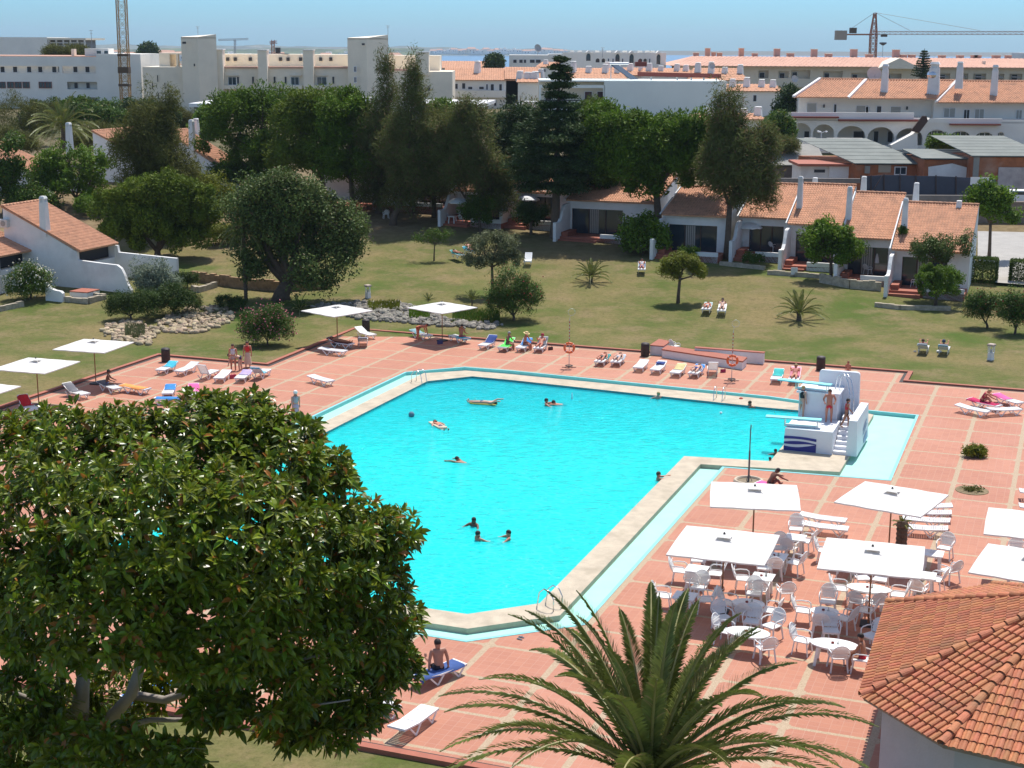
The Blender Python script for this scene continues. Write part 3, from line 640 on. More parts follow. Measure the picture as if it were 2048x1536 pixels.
# bins
def bin_(x,y,lab,first=[None],ground=0):
    p=T(x,y)
    if first[0] is None:
        o=first[0]=thing('drum_bin',lab,'bin',p,0,'dark drum bins along the lawn')
        m=mat('bin_brown',(.035,.022,.018),.5,var=.2)
        MB().lathe((0,0,0),[(.27,0),(.28,.05),(.28,.35),(.29,.36),(.29,.40),(.28,.41),(.28,.76),(.26,.80)],18).build('barrel',m,o)
        MB().lathe((0,0,.81),[(.29,0),(.285,.04),(.22,.10),(.08,.13),(.02,.135)],18).build('lid',m,o)
    else: dup(first[0],p,0,lab)
bin_(332,724,'dark drum bin at the left corner of the terrace'); bin_(732,664,'dark drum bin behind the empty lounger and parasol'); bin_(1290,713,'dark drum bin beside the long bench'); bin_(1641,741,'dark drum bin behind the diving tower')
# lifebuoys
def lifebuoy(x,y,ytop,lab,lab2):
    p=G(x,y,.03)
    t=thing('lifebuoy_stand',lab2,'lifebuoy stand',p)
    MB().tube([(0,0,0),(0,0,3.1)],.022,8).build('pole',mat('pole_grey',(.5,.45,.42),.5),t)
    for k in range(6):
        MB().tube([(0,0,1.75+k*.22),(0,0,1.86+k*.22)],.027,8).build('red_band',mat('band_red',(.45,.05,.04),.5),t)
    MB().torus((.12,0,3.55),.22,.008,Matrix.Rotation(PI/2,3,'X'),20,5).build('hook_ring',METAL,t)
    MB().tube([(.0,0,3.1),(.05,0,3.38)],.01,6).build('hook_neck',METAL,t)
    MB().torus((0,0,.12),.22,.03,None,18,6).build('foot_ring',mat('iron_dark',(.06,.05,.05),.5),t)
    MB().bar((-.45,0,.02),(.45,0,.02),.05,.03).bar((0,-.3,.05),(0,.3,.05),.05,.03).build('foot_bar',mat('iron_dark',(.06,.05,.05),.5),t)
    b=thing('lifebuoy',lab,'lifebuoy',(p.x,p.y-.06,1.32),-.1)
    MB().torus((0,-.05,0),.30,.075,Matrix.Rotation(PI/2,3,'X'),28,10).build('ring',mat('buoy_orange',(.80,.13,.03),.45,var=.05),b,smooth=True)
    rp=MB()
    for k in range(4):
        a=PI/4+PI/2*k; rp.torus((.30*math.cos(a),-.05,.30*math.sin(a)),.078,.012,Matrix.Rotation(a,3,'Y').to_3x3()@Matrix.Rotation(PI/2,3,'X').to_3x3() if 0 else Matrix.Rotation(-a,3,'Y')@Matrix.Rotation(0,3,'X'),10,5)
    rp.build('band',mat('buoy_white',(.8,.8,.8),.5),b)
lifebuoy(1138,735,632,'orange lifebuoy on the pole left of the loungers row','thin red and white banded pole carrying the left lifebuoy')
lifebuoy(1463,762,652,'orange lifebuoy on the pole in front of the long bench','thin red and white banded pole carrying the right lifebuoy')
# shower post with basin
p=G(1497,963,.03); t=thing('shower_post','tall grey shower post in a round paved basin beside the tanned sunbather','shower',p)
MB().tube([(0,0,0),(0,0,1.5)],.045,8).build('lower_pipe',mat('pole_dark',(.12,.12,.13),.4),t); MB().tube([(0,0,1.5),(.0,0,2.5),(.02,0,2.72)],.028,8).build('upper_pipe',mat('pole_dark',(.12,.12,.13),.4),t)
MB().torus((0,0,.03),.62,.09,None,30,6).build('basin_rim',COP,t); MB().lathe((0,0,.0),[(.56,0),(.56,.012)],24).build('basin_floor',mat('wet_gravel',(.20,.15,.09),.7,var=.4,scale=6),t)
for a in(0,2.1,4.2): MB().tube([(.16*math.cos(a),.16*math.sin(a),0),(.05*math.cos(a),.05*math.sin(a),.3)],.015,6).build('brace',mat('pole_dark',(.12,.12,.13),.4),t)
# pool ladders
def ladder(p,d,lab,hgt=.75):
    d=Vector(d).normalized(); s=Vector((-d.y,d.x,0))
    t=thing('pool_ladder',lab,'ladder',p,0)
    for k in(-1,1):
        o=s*.25*k; pts=[o-d*.55,o-d*.55+Vector((0,0,hgt*.6)),o-d*.38+Vector((0,0,hgt*.95)),o-d*.1+Vector((0,0,hgt)),o+d*.12+Vector((0,0,hgt*.75)),o+d*.22+Vector((0,0,.0)),o+d*.24+Vector((0,0,-1.1))]
        MB().tube(pts,.022,8).build('handrail',METAL,t,smooth=True)
    for z in(-.2,-.5,-.8): MB().box((d.x*.23,d.y*.23,z),(.5,.09,.03),rz=math.atan2(s.y,s.x)).build('rung',METAL,t)
ladder(GP(-7.05,13.9,.05),EU*1+EV*-.2,'steel pool ladder at the far left corner of the pool')
ladder(G(1437,800,.05)+Vector((0,0,0)),-EV,'steel pool ladder on the far edge near the diving tower')
ladder(G(1092,1212,.05),(-.75,.65,0),'steel pool ladder at the near corner of the pool')
# long bench / bar platform
bb=thing('long_bench','long terracotta topped masonry bench in front of the lawn','bench',(0,0,0))
q0,q1,q2,q3=G(1323,714),G(1486,741),G(1500,730),G(1335,706)
def poly(pts,z0,z1,name,m,par): return MB().prism([p[:2] for p in pts],z0,z1).build(name,m,par)
A0=G(1324,716); A1=G(1484,741); dv=EV*1.3; 
poly([A0,A1,A1+dv,A0+dv],0,.52,'front_block',WALLW,bb); poly([A0-EV*.03-EU*.03,A1-EV*.03+EU*.03,A1+dv+EV*.03+EU*.03,A0+dv+EV*.03-EU*.03],.52,.60,'front_slab',TERRA,bb)
B0=G(1303,714)+EV*.0; B0=A0-EU*.95+EV*.5; B1=A0+EU*1.4
poly([B0,A0+EV*.5-EU*.04,A0+EV*2.2-EU*.04,B0+EV*2.2],0,.63,'left_block',WALLW,bb); poly([B0-EU*.03,A0+EV*.5-EU*.04,A0+EV*2.3-EU*.04,B0+EV*2.3-EU*.03],.63,.70,'left_slab',TERRA,bb)
C0=A1-EU*3.6+EV*2.2; C1=A1+EU*.9+EV*2.2
poly([C0,C1,C1+EV*.35,C0+EV*.35],0,.75,'back_wall',WALLW,bb); poly([C0-EU*.03-EV*.03,C1+EU*.03-EV*.03,C1+EU*.03+EV*.38,C0-EU*.03+EV*.38],.75,.80,'back_coping',TERRA,bb)
p=A0+EV*2.0+EU*.35; dup(CHP[0],(p.x,p.y,.03),R(-60),'white plastic armchair standing behind the long bench on the lawn side')
# diving tower
WT_=mat('tower_white',(.74,.75,.78),.7,var=.04,scale=1,bump=.15,bscale=10)
tw=thing('diving_tower','white masonry diving tower with two turquoise boards and a wave emblem','diving tower',(0,0,0))
MB().gbox(1.76,2.69,11.07,12.06,.05,1.2,.015,.01).build('lower_platform',WT_,tw)
MB().gbox(1.84,2.60,12.065,12.74,.05,2.5,.01,.01).build('upper_platform',WT_,tw)
MB().gbox(1.80,2.64,12.03,12.742,2.5,2.6).build('upper_slab',WT_,tw)
# back fin with rounded corners
fin=MB(); u0,u1,v0,v1=2.08,2.93,12.745,12.83; zt=3.4; prof=[(u0,.05),(u1,.05)]
for i in range(7): a=PI/2*i/6; prof.append((u1-.06+.06*math.cos(a)-.02,zt-.16+.16*math.sin(a)))
for i in range(7): a=PI/2+PI/2*i/6; prof.append((u0+.06+.06*math.cos(a)+.04,zt-.16+.16*math.sin(a)))
n=len(prof); vs=[GP(u,v0,z) for u,z in prof]+[GP(u,v1,z) for u,z in prof]
fin.add(vs,[tuple(range(n)),tuple(range(2*n-1,n-1,-1))]+[(i,n+i,n+(i+1)%n,(i+1)%n) for i in range(n)]); fin.build('back_fin',WT_,tw)
MB().gbox(2.93,3.14,11.1,12.74,.05,1.85,.03,.02).build('side_wall',WT_,tw)
for k in range(8):
    MB().gbox(2.695,2.928,11.12+k*.14,12.74,.05 if k==0 else .05+.165*k-.01,.05+.165*(k+1)).build('step',WT_,tw)
nb=mat('emblem_blue',(.025,.03,.22),.6)
def wave_band(fn0,fn1,name,a0,a1):
    b=MB(); N_=24; vs=[]
    for i in range(N_+1):
        s=i/N_; u=a0+(a1-a0)*s; vs+= [GP(u,11.07-.006,fn0(s)),GP(u,11.07-.006,fn1(s)),GP(u,11.1,fn0(s)),GP(u,11.1,fn1(s))]
    fs=[]
    for i in range(N_): k=4*i; fs+=[(k,k+4,k+5,k+1),(k+1,k+5,k+7,k+3),(k,k+2,k+6,k+4)]
    b.add(vs,fs); b.build(name,nb,tw)
mid=lambda s:1+0*s
wave_band(lambda s:.66+.05*math.sin(s*PI)-.03*s,lambda s:.80+.035*math.sin(s*PI)-.04*s,'emblem_wave',1.765,2.38)
wave_band(lambda s:.41+.02*math.sin(s*PI*2+PI)+.05*s,lambda s:.50+.085*math.sin(s*PI),'emblem_wave',1.765,2.38)
wave_band(lambda s:.07,lambda s:.31-.06*math.sin(s*PI*1.2+.2)+.11*s*s,'emblem_wave',1.765,2.38)
# emblem on the side wall
b=MB()
for k in range(2):
    vs=[]; 
    for i in range(13):
        s=i/12; v=11.9+.55*s; z0=.62+.22*k+.30*s*s+.05*math.sin(s*PI); vs+=[GP(3.142-.03*(z0)/1.85+.008,v,z0),GP(3.142-.03*(z0+.09)/1.85+.008,v,z0+.09+.03*math.sin(s*PI))]
    b.add(vs,[(2*i,2*i+2,2*i+3,2*i+1) for i in range(12)])
vs=[]
for i in range(13):
    s=i/12; v=12.0+.45*s; vs+=[GP(3.148,v,.15),GP(3.142,v,.42+.2*s)]
b.add(vs,[(2*i,2*i+2,2*i+3,2*i+1) for i in range(12)])
b.build('side_emblem',mat('emblem_faded',(.25,.33,.50),.7),tw)
BD=mat('board_aqua',(.25,.68,.70),.5,var=.05,scale=3)
def board(p0,p1,w,lab,base,name='diving_board'):
    t=thing(name,lab,'diving board',(0,0,0)); d=(p1-p0).normalized()
    MB().bar(p0,p1,w,.06).build('plank',BD,t)
    for s in(.35,.93):
        c=p0+(p1-p0)*s; n=Vector((-d.y,d.x,0))
        for k in(-1,1): MB().tube([Vector((c.x,c.y,base))+n*.2*k,c+n*.2*k],.022,6).build('support',METAL,t)
    q=(p1-p0); MB().bar(Vector((p0.x,p0.y,base+.05))+q*.35,Vector((p1.x,p1.y,base+.05))-q*.05,.36,.06).build('mount_frame',WHITE,t)
z=1.62; board(G(1532,832,z),G(1643,840,z),.45,'low turquoise diving board pointing over the pool',1.2)
z=2.98; board(G(1558,758.5,z),G(1663,770,z),.45,'upper turquoise diving board in front of the fin wall',2.6)
for k in(0,1):
    pts=[GP(2.82+.07*k,12.28,1.25),GP(2.80+.07*k,12.3,2.4),GP(2.72+.07*k,12.42,3.15),GP(2.62+.07*k,12.5,3.45),GP(2.52+.07*k,12.5,3.3),GP(2.48+.07*k,12.5,2.6)]
    MB().tube(pts,.025,8).build('handrail',METAL,tw,smooth=True)
# deck bed plants are in the vegetation section
# ---------------------------------------------------------------- people
def D(a,sx=0.):
    a=R(a); return Vector((sx,math.sin(a),math.cos(a))).normalized()
POSE=dict( # pelvis z, torso, head, thighL,thighR, shinL,shinR, armL(upper,fore), armR ; angles: 0 up, 90 forward, 180 down
 stand=(.90,2,4,178,182,182,180,(184,170),(182,165),.28),
 walk=(.89,4,4,160,198,182,205,(200,180),(160,140),.22),
 hips=(.90,-2,2,178,181,182,181,(188,120),(186,115),.9),
 bend=(.86,84,78,172,178,184,186,(160,165),(168,172),.15),
 sitfront=(.10,14,20,88,86,96,94,(165,120),(160,110),.25),   # legs stretched forward
 sitside=(.10,12,14,92,88,176,170,(150,120),(170,110),.3),
 hunch=(.10,32,50,62,66,140,150,(120,110),(130,115),.3),
 sitback=(.10,8,12,84,80,100,96,(192,178),(188,182),.55),
 lie=(.10,-84,-86,92,88,94,91,(-250,95),(95,90),.35),
 read=(.10,-52,-20,86,84,98,96,(110,50),(110,48),.3),
 prone=(.08,-88,-90,90,91,92,90,(-60,-80),(-60,-85),.9),
 swim=(-.12,76,40,215,235,245,225,(75,95),(80,100),.9),
 float=(-.05,-83,-80,96,92,90,95,(100,110),(110,100),1.1),
 stood=(-.40,2,0,175,185,182,182,(120,95),(118,95),1.2),
 reach=(-.38,2,0,175,185,182,182,(95,85),(100,88),.3),
)
SKINM={}
def skinmat(c):
    k='skin_%d'%int(c[0]*100)
    return mat(k,c,.55,var=.08,scale=6)
def clothmat(c): return mat('cloth_%d_%d_%d'%tuple(int(x*100) for x in c),c,.85,var=.08,scale=8)
HAIR={'dark':(.02,.012,.01),'brown':(.07,.035,.018),'blond':(.42,.30,.13),'grey':(.30,.28,.26),'red':(.22,.06,.03)}
PEND=[]
def skinobj(name,verts,edges,rad,m,parent,sub=1):
    me=bpy.data.meshes.new(name); me.from_pydata([tuple(v) for v in verts],edges,[]); o=link(name,me,parent)
    o.modifiers.new('Skin','SKIN').branch_smoothing=.4
    if not me.skin_vertices: 
        raise RuntimeError('no skin layer')
    for i,r in enumerate(rad):
        r=r if isinstance(r,tuple) else (r,r); me.skin_vertices[0].data[i].radius=(r[0]*1.16,r[1]*1.16)
    me.skin_vertices[0].data[0].use_root=True
    s=o.modifiers.new('Sub','SUBSURF'); s.levels=sub; s.render_levels=sub
    PEND.append((o,m,None)); return o
def person(loc,rz,pose,label,skin=(.42,.20,.12),bottom=(.03,.05,.15),top=None,hair='dark',hat=None,skirt=None,k=1.,long_hair=False,z0=0.,suit=False):
    pz,ta,ha,tl,tr,sl,sr,aL,aR,sp=POSE[pose]
    t=thing('person',label,'person',loc,rz); t.scale=(k,)*3
    P=Vector((0,0,pz+z0)); dt=D(ta); dh=D(ha)
    fw=Vector((0,math.cos(R(ta)),-math.sin(R(ta))))
    spn=P+dt*.22; ch=P+dt*.44; nk=P+dt*.50; hb=nk+dh*.085; hc=hb+dh*.085; ht=hc+dh*.065
    V=[P,spn,ch,nk,hb,hc,ht]; rad=[(.135,.10),(.125,.095),(.155,.105),(.058,.058),(.075,.075),(.092,.10),(.07,.07)]; E=[(0,1),(1,2),(2,3),(3,4),(4,5),(5,6)]
    hands=[]
    for s,th,shn,(ua,fa) in((-1,tl,sl,aL),(1,tr,sr,aR)):
        b=len(V); hip=P+Vector((s*.10,0,0))-dt*.05
        kn=hip+D(th,s*.06)*.43; an=kn+D(shn,0)*.42
        if th>120 and shn>120: tf=Vector((s*.02,.17,-.04))
        else: tf=D(shn-70)*.16
        V+=[hip,kn,an,an+tf]; rad+=[.088,.058,.036,(.04,.025)]; E+=[(0,b),(b,b+1),(b+1,b+2),(b+2,b+3)]
        b=len(V); sh=ch+dt*.06+Vector((s*.19,0,0)); el=sh+D(ua,s*sp*.5)*.29; wr=el+D(fa,-s*.25 if sp>.8 and pose=='hips' else s*sp*.15)*.25
        V+=[sh,el,wr]; rad+=[.055,.042,.028]; E+=[(2,b),(b,b+1),(b+1,b+2)]; hands.append((wr,(wr-el).normalized(),s))
    body=skinobj('body',V,E,rad,skinmat(skin),t)
    # hands, ears and nose are appended to the same body mesh afterwards
    x=MB(); up=dh; f=dh.cross(Vector((1,0,0)));  f=Vector((0,math.cos(R(ha)),-math.sin(R(ha))))
    x.tube([hc+f*.085+up*.02,hc+f*.118-up*.022,hc+f*.09-up*.03],[.010,.017,.008],6)
    for s in(-1,1): x.ell(hc+Vector((s*.092,0,0))-up*.005,(.012,.022,.032),6,4)
    for wr,d,s in hands:
        pc=wr+d*.05; side=Vector((s,0,0)); side=(side-d*side.dot(d)).normalized(); nn=d.cross(side).normalized()
        x.tube([wr-d*.01,wr+d*.03,wr+d*.085],[.026,.036,.034],8)
        for i,l in enumerate((.062,.075,.070,.055)):
            o=wr+d*.08+side*(.027-.018*i); x.tube([o,o+d*l*.55,o+d*l+nn*.02],[.0095,.0085,.006],6)
        o=wr+d*.03-side*.03; x.tube([o,o-side*.028+d*.03,o-side*.03+d*.062],[.012,.010,.007],6)
    PEND[-1]=(body,skinmat(skin),x)
    em=MB()
    for s in(-1,1): em.ell(hc+f*.088+Vector((s*.034,0,0))+up*.012,(.011,.008,.009),6,4)
    em.build('eyes',mat('eye_dark',(.03,.02,.02),.3),t)
    m_=MB(); m_.tube([hc+f*.092-up*.052+Vector((-.024,0,0)),hc+f*.1-up*.055,hc+f*.092-up*.052+Vector((.024,0,0))],.006,5); m_.build('mouth',mat('lip',(.35,.08,.06),.5),t)
    # hair
    if not (hat and hat[0]=='cap'):
        h=MB(); n=14; vs=[]; Mx=Vector((1,0,0))
        for i in range(8):
            th=PI*.62*i/7
            for j in range(n):
                a=2*PI*j/n; fr=math.sin(a); thh=th*(1.0 if fr<.2 else (.72)) 
                if long_hair and fr<.1: thh=th*1.25
                vs.append(hc+up*.018+ (up*math.cos(thh)*.118+Mx*math.cos(a)*math.sin(thh)*.103+f*fr*math.sin(thh)*.115))
        fs=[(i*n+j,(i+1)*n+j,(i+1)*n+(j+1)%n,i*n+(j+1)%n) for i in range(7) for j in range(n)]
        h.add(vs,fs)
        if long_hair: h.tube([hc-f*.09,hc-f*.10-up*.12,hc-f*.08-up*.24],[.07,.06,.03],8)
        h.build('hair',mat('hair_'+hair,HAIR[hair],.7,var=.2,scale=30),t,smooth=True)
    if hat:
        g=MB()
        if hat[0]=='cap': prof=[(.118,-.03),(.12,.03),(.10,.09),(.05,.125),(.01,.13)]
        else: prof=[(.23,-.0),(.13,.02),(.115,.09),(.08,.11),(.01,.115)]
        Mm=Vector((0,0,1)).rotation_difference(up).to_matrix(); q=MB().lathe((0,0,0),prof,14); g.add([hc+up*.03+Mm@Vector(v) for v in q.v],q.f); g.build('hat',clothmat(hat[1]),t)
    # clothing
    if skirt:
        dn=-dt; L=[P+dt*.08,P,P+dn*.35,P+dn*.66]; MB().tube(L,[.13,.17,.21,.25],14,cap=False).build('skirt',clothmat(skirt),t,smooth=True)
    elif bottom:
        V=[P+dt*.07,P-dt*.02]; r=[(.145,.112),(.15,.118)]; E=[(0,1)]
        ln=.22 if not suit else .06
        for s,th in((-1,tl),(1,tr)):
            hip=P+Vector((s*.10,0,0))-dt*.05; b=len(V); V+=[hip,hip+D(th,s*.06)*ln]; r+=[.1,.093 if ln>.1 else .09]; E+=[(1,b),(b,b+1)]
        skinobj('swim_shorts' if not suit else 'swimsuit_bottom',V,E,r,clothmat(bottom),t)
    if top:
        V=[P+dt*.06,spn,ch,ch+dt*.05]; skinobj('top',V,[(0,1),(1,2),(2,3)],[(.148,.113),(.138,.108),(.168,.12),(.15,.105)],clothmat(top),t)
    return t
def finish_people():
    dg=bpy.context.evaluated_depsgraph_get()
    for o,m,x in PEND:
        e=o.evaluated_get(dg); me=bpy.data.meshes.new_from_object(e); 
        if x is not None:
            nv=[tuple(v.co) for v in me.vertices]; nf=[tuple(p.vertices) for p in me.polygons]
            k=len(nv); nv+=x.v; nf+=[tuple(i+k for i in f) for f in x.f]
            me=bpy.data.meshes.new(o.name); me.from_pydata([tuple(v) for v in nv],[],nf)
        me.polygons.foreach_set('use_smooth',[True]*len(me.polygons)); me.materials.clear(); me.materials.append(m)
        o.modifiers.clear(); o.data=me; me.update()
TAN=(.36,.15,.08);PALE=(.56,.32,.23);REDS=(.52,.20,.12);BRN=(.17,.065,.035)
def on(k,pose,label,dy=0.,dz=.0,flip=0,dx=0.,**kw):
    x,y,b,rz,ang=Lg[k]; c,s=math.cos(rz),math.sin(rz)
    return person((x-s*dy+c*dx,y+c*dy+s*dx,b+.365+dz),rz+R(flip),pose,label,**kw)
def lay(k,label,pose='lie',**kw): return on(k,pose,label,dy=-.05,**kw)
# standing round the far side
person(G(480,741,.03),R(80),'bend','person bending over a white lounger in dark trunks',skin=PALE,bottom=(.02,.03,.06))
person(G(467,741,.03),R(-175),'stand','person in a pale shirt standing behind the bending one',skin=REDS,bottom=(.35,.3,.3),top=(.55,.52,.55),hair='brown')
person(G(496,735,.03),R(-175),'stand','person in a red top and long cream sarong',skin=REDS,bottom=None,top=(.55,.03,.03),skirt=(.62,.45,.33),hair='brown',long_hair=True)
person(G(592,842,.03),R(-160),'walk','person in white hat and grey striped top walking by the pool corner',skin=PALE,bottom=None,top=(.34,.37,.42),skirt=(.50,.38,.48),hat=('cap',(.75,.75,.72)))
person(G(617,872,.03),R(-150),'walk','small child in yellow top and white hat by the left pool edge',skin=PALE,bottom=(.1,.12,.2),top=(.55,.5,.08),hat=('cap',(.7,.7,.7)),k=.66)
# tower
person(G(1603,834,1.21),R(-60),'stand','person in black top and pale shorts on the lower tower platform',skin=PALE,bottom=(.4,.38,.36),top=(.02,.02,.025),hair='blond',k=.98)
person(G(1657,843,1.21),R(170),'hips','person in red shorts with hands on hips on the tower platform',skin=REDS,bottom=(.60,.02,.04),hair='brown',k=1.0)
person(GP(2.81,11.85,1.04),R(-100),'walk','boy in red shirt and dark shorts climbing the tower steps',skin=TAN,bottom=(.02,.03,.03),top=(.45,.02,.04),k=.88)
person(G(1695,760,.03),R(150),'stand','red haired person partly hidden behind the tower fin wall',skin=REDS,bottom=(.1,.1,.3),hair='red',k=.7)
# terrace loungers
on('b3','sitside','tanned person sitting in shade under the left parasol',dy=-.3,flip=60,skin=BRN,bottom=(.10,.14,.25))
lay('b1','person lying in the shade of the lawn side parasol',skin=TAN,bottom=(.18,.02,.03),suit=True)
on('c1','bend','red skinned person bending over a towel behind the pool',dy=.3,dz=-.36,dx=.45,flip=80,skin=(.58,.17,.09),bottom=(.5,.12,.05))
on('c2','sitside','tanned person with dark hair sitting by the parasol pole behind the pool',dy=-.2,flip=-60,skin=(.45,.17,.09),bottom=(.45,.06,.08),suit=True)
on('c4','sitside','person with sunglasses sitting on the bright green towel',dy=-.1,flip=90,skin=TAN,bottom=(.03,.03,.05),top=(.04,.04,.07),suit=True,hair='grey')
on('c5','sitside','person in straw hat sitting on the bright blue towel',dy=-.1,flip=80,skin=REDS,bottom=(.10,.04,.03),hat=('brim',(.62,.46,.22)))
on('c6','read','person in red hat reading on a lounger left of the first lifebuoy',skin=REDS,bottom=(.40,.05,.04),hat=('cap',(.35,.02,.05)))
lay('d1','sunbather with arms up lying on the teal towel lounger',skin=REDS,bottom=(.03,.08,.08))
lay('d2','sunbather in pale shorts lying right of the teal towel',skin=PALE,bottom=(.40,.45,.50))
lay('d6','pale sunbather lying on a blue towel before the long bench',skin=PALE,bottom=(.03,.06,.25))
on('e2','read','person in flowery pink swimsuit reclining behind the high board',skin=REDS,bottom=(.6,.1,.2),top=(.65,.25,.2),suit=True,hair='blond')
on('f2','hunch','person in red swimsuit sitting on a crimson towel at the right',dy=-.2,flip=40,skin=REDS,bottom=(.35,.02,.05),top=(.35,.02,.05),suit=True,hair='blond')
on('h1','hunch','tanned person hunched over knees on the hot pink towel',dy=-.35,dz=.05,flip=60,skin=BRN,bottom=(.03,.02,.02),suit=True)
p=person(tuple(Vector((Lg['i1'][0],Lg['i1'][1],.39))),R(20),'sitback','bare backed person in dark trunks sitting on a blue towel, back to camera',skin=(.42,.20,.13),bottom=(.02,.02,.03),k=1.13)
lay('j1','tanned person lying on the left teal lounger at the lawn edge',skin=TAN,bottom=(.1,.02,.02),suit=True)
lay('j2','person lying with knees up beside the grey green small tree',skin=REDS,bottom=(.35,.35,.38),pose='read')
lay('j4','person in white top reading in tree shade near the bungalows',skin=REDS,bottom=(.03,.05,.2),top=(.6,.6,.62),pose='read')
lay('j5','person lying on the left lawn lounger by the round tree',skin=REDS,bottom=(.5,.5,.5))
lay('j6','person in dark trunks lying on the right lawn lounger by the round tree',skin=PALE,bottom=(.04,.04,.05),pose='read')
lay('j7','brown haired reader reclining on the left lounger of the right lawn',skin=REDS,bottom=(.5,.5,.5),top=(.35,.37,.4),hair='brown',pose='read')
lay('j8','reader in a dark cap reclining on the right lounger of the right lawn',skin=REDS,bottom=(.1,.3,.4),hat=('cap',(.03,.05,.10)),pose='read')
p=G(1728,1318,.47); person((p.x,p.y,.45),R(70),'sitside','person in red shorts on a chair half hidden by the roof eave',skin=TAN,bottom=(.55,.02,.04),dz=0) if 0 else person((p.x,p.y,.47),R(70),'sitside','person in red shorts on a chair half hidden by the roof eave',skin=TAN,bottom=(.55,.02,.04))
# swimmers
WZ=-.07
def sw(x,y,rz,pose,label,**kw): p=G(x,y,WZ); return person((p.x,p.y,WZ),R(rz),pose,label,**kw)
sw(935,926,60,'swim','swimmer doing breaststroke in the middle of the pool',skin=TAN)
sw(1092,810,-100,'stood','swimmer holding hands with another at the far side of the pool',skin=REDS)
sw(1128,808,100,'swim','swimmer with dark hair towed along at the far side of the pool',skin=REDS,bottom=(.1,.1,.35))
sw(1317,797,30,'stood','swimmer with light hair close to the far pool edge',skin=PALE,hair='blond')
sw(1499,815,-60,'stood','swimmer reaching for the red ball near the diving boards',skin=REDS,hair='brown')
sw(1316,960,-80,'reach','swimmer with one arm on the near stone edge of the pool',skin=REDS,hair='brown')
sw(1551,910,20,'stood','swimmer treading water below the wave emblem',skin=TAN,k=.8)
sw(1540,925,20,'stood','small swimmer in the corner in front of the tower slab',skin=TAN,k=.7)
sw(948,1052,150,'stood','back swimmer of the group of three',skin=BRN)
sw(955,1080,-60,'stood','swimmer with outstretched arm in the middle of the group of three',skin=REDS)
sw(1018,1078,100,'stood','right swimmer of the group of three',skin=REDS)
def mattress(x,y,rz,col,lab):
    p=G(x,y,WZ); t=thing('air_mattress',lab,'air mattress',(p.x,p.y,WZ),R(rz)); b=MB()
    for i in range(5): b.tube([(-.26+.13*i,-.9,.05),(-.26+.13*i,.9,.05)],.07,8)
    t.scale=(.75,.85,.6); b.build('tubes',clothmat(col),t,smooth=True); MB().tube([(-.28,-.8,.08),(.28,-.8,.08)],.1,8).build('pillow',clothmat(col),t,smooth=True); return p
p=mattress(967,808,-105,(.50,.42,.10),'yellow air mattress at the far end of the pool'); person((p.x,p.y,-.045),R(75),'prone','pale person in dark trunks lying on the yellow air mattress',skin=PALE,bottom=(.05,.06,.15),z0=0)
p=mattress(876,851,25,(.66,.55,.40),'cream air mattress in the upper left of the pool'); person((p.x+.1,p.y-.15,-.02),R(205),'float','dark haired person stretched on the cream air mattress',skin=REDS)
def ball(x,y,r,col,lab,z=WZ):
    p=G(x,y,z+r*.6); o=MB().ell((0,0,0),(r,r,r),14,9).build('ball',clothmat(col),smooth=True); o.location=(p.x,p.y,z+r*.6); tag(o,lab,'ball')
ball(823,829,.17,(.12,.22,.28),'dark beach ball floating near the left pool edge'); ball(1482,799,.13,(.45,.06,.03),'small red ball at the far pool edge')
ball(1452,799,.08,(.8,.8,.8),'small white ball below the far pool ladder'); ball(1442,826,.08,(.8,.82,.8),'small white float on the water near the diving boards')
o=MB().ell((0,0,.12),(.05,.05,.26),8,6).build('bottle_float',mat('clear_white',(.75,.85,.88),.2)); p=G(1144,798,WZ); o.location=p; tag(o,'white bottle shaped float beside the towed swimmer','float')
# bags, sandals, small stuff
def bag(x,y,col,lab,s=.35):
    p=G(x,y,.03); t=thing('beach_bag',lab,'bag',p,random.random()); MB().prism([(-s/2,-s/4),(s/2,-s/4),(s/2,s/4),(-s/2,s/4)],0,s*.7,[(-s*.55,-s*.15),(s*.55,-s*.15),(s*.55,s*.15),(-s*.55,s*.15)]).build('bag_body',clothmat(col),t)
    MB().tube([(-.1,0,s*.68),(-.07,0,s*1.0),(.07,0,s*1.0),(.1,0,s*.68)],.01,5).build('strap',clothmat(col),t)
bag(437,756,(.55,.02,.06),'red bag under the flat lounger beside the bending person'); bag(466,757,(.5,.05,.1),'crimson bag between two loungers in the left back row'); bag(1446,745,(.35,.03,.08),'dark red bag by the second lifebuoy',.3); bag(1101,700,(.10,.04,.03),'brown bag right of the reader in red hat',.3); bag(880,688,(.08,.06,.14),'dark purple bag at the foot of the parasol pole',.35); bag(372,783,(.35,.2,.45),'lilac bag between the blue and pink towels',.3)
def sandals(x,y,lab):
    p=G(x,y,.03); b=MB()
    for s in(-1,1): b.ell((s*.09,s*.03,.02),(.05,.13,.02),10,4).bar((s*.09-.05,.03,.02),(s*.09+.05,.03,.05),.03,.01)
    o=b.build('sandals',mat('sandal',(.10,.11,.13),.7)); o.location=p; o.rotation_euler=(0,0,.9); tag(o,lab,'sandals')
sandals(1041,1277,'pair of dark sandals left by the near channel rim'); sandals(1830,703,'dark sandals on the grass left of the reading pair')
for x,y,l in((1878,705,'white bag on the grass between the reading pair'),):
    p=T(x,y); o=MB().ell((0,0,.08),(.2,.14,.1),10,6).build('towel_roll',WHITE); o.location=p; tag(o,l,'towel')
finish_people()
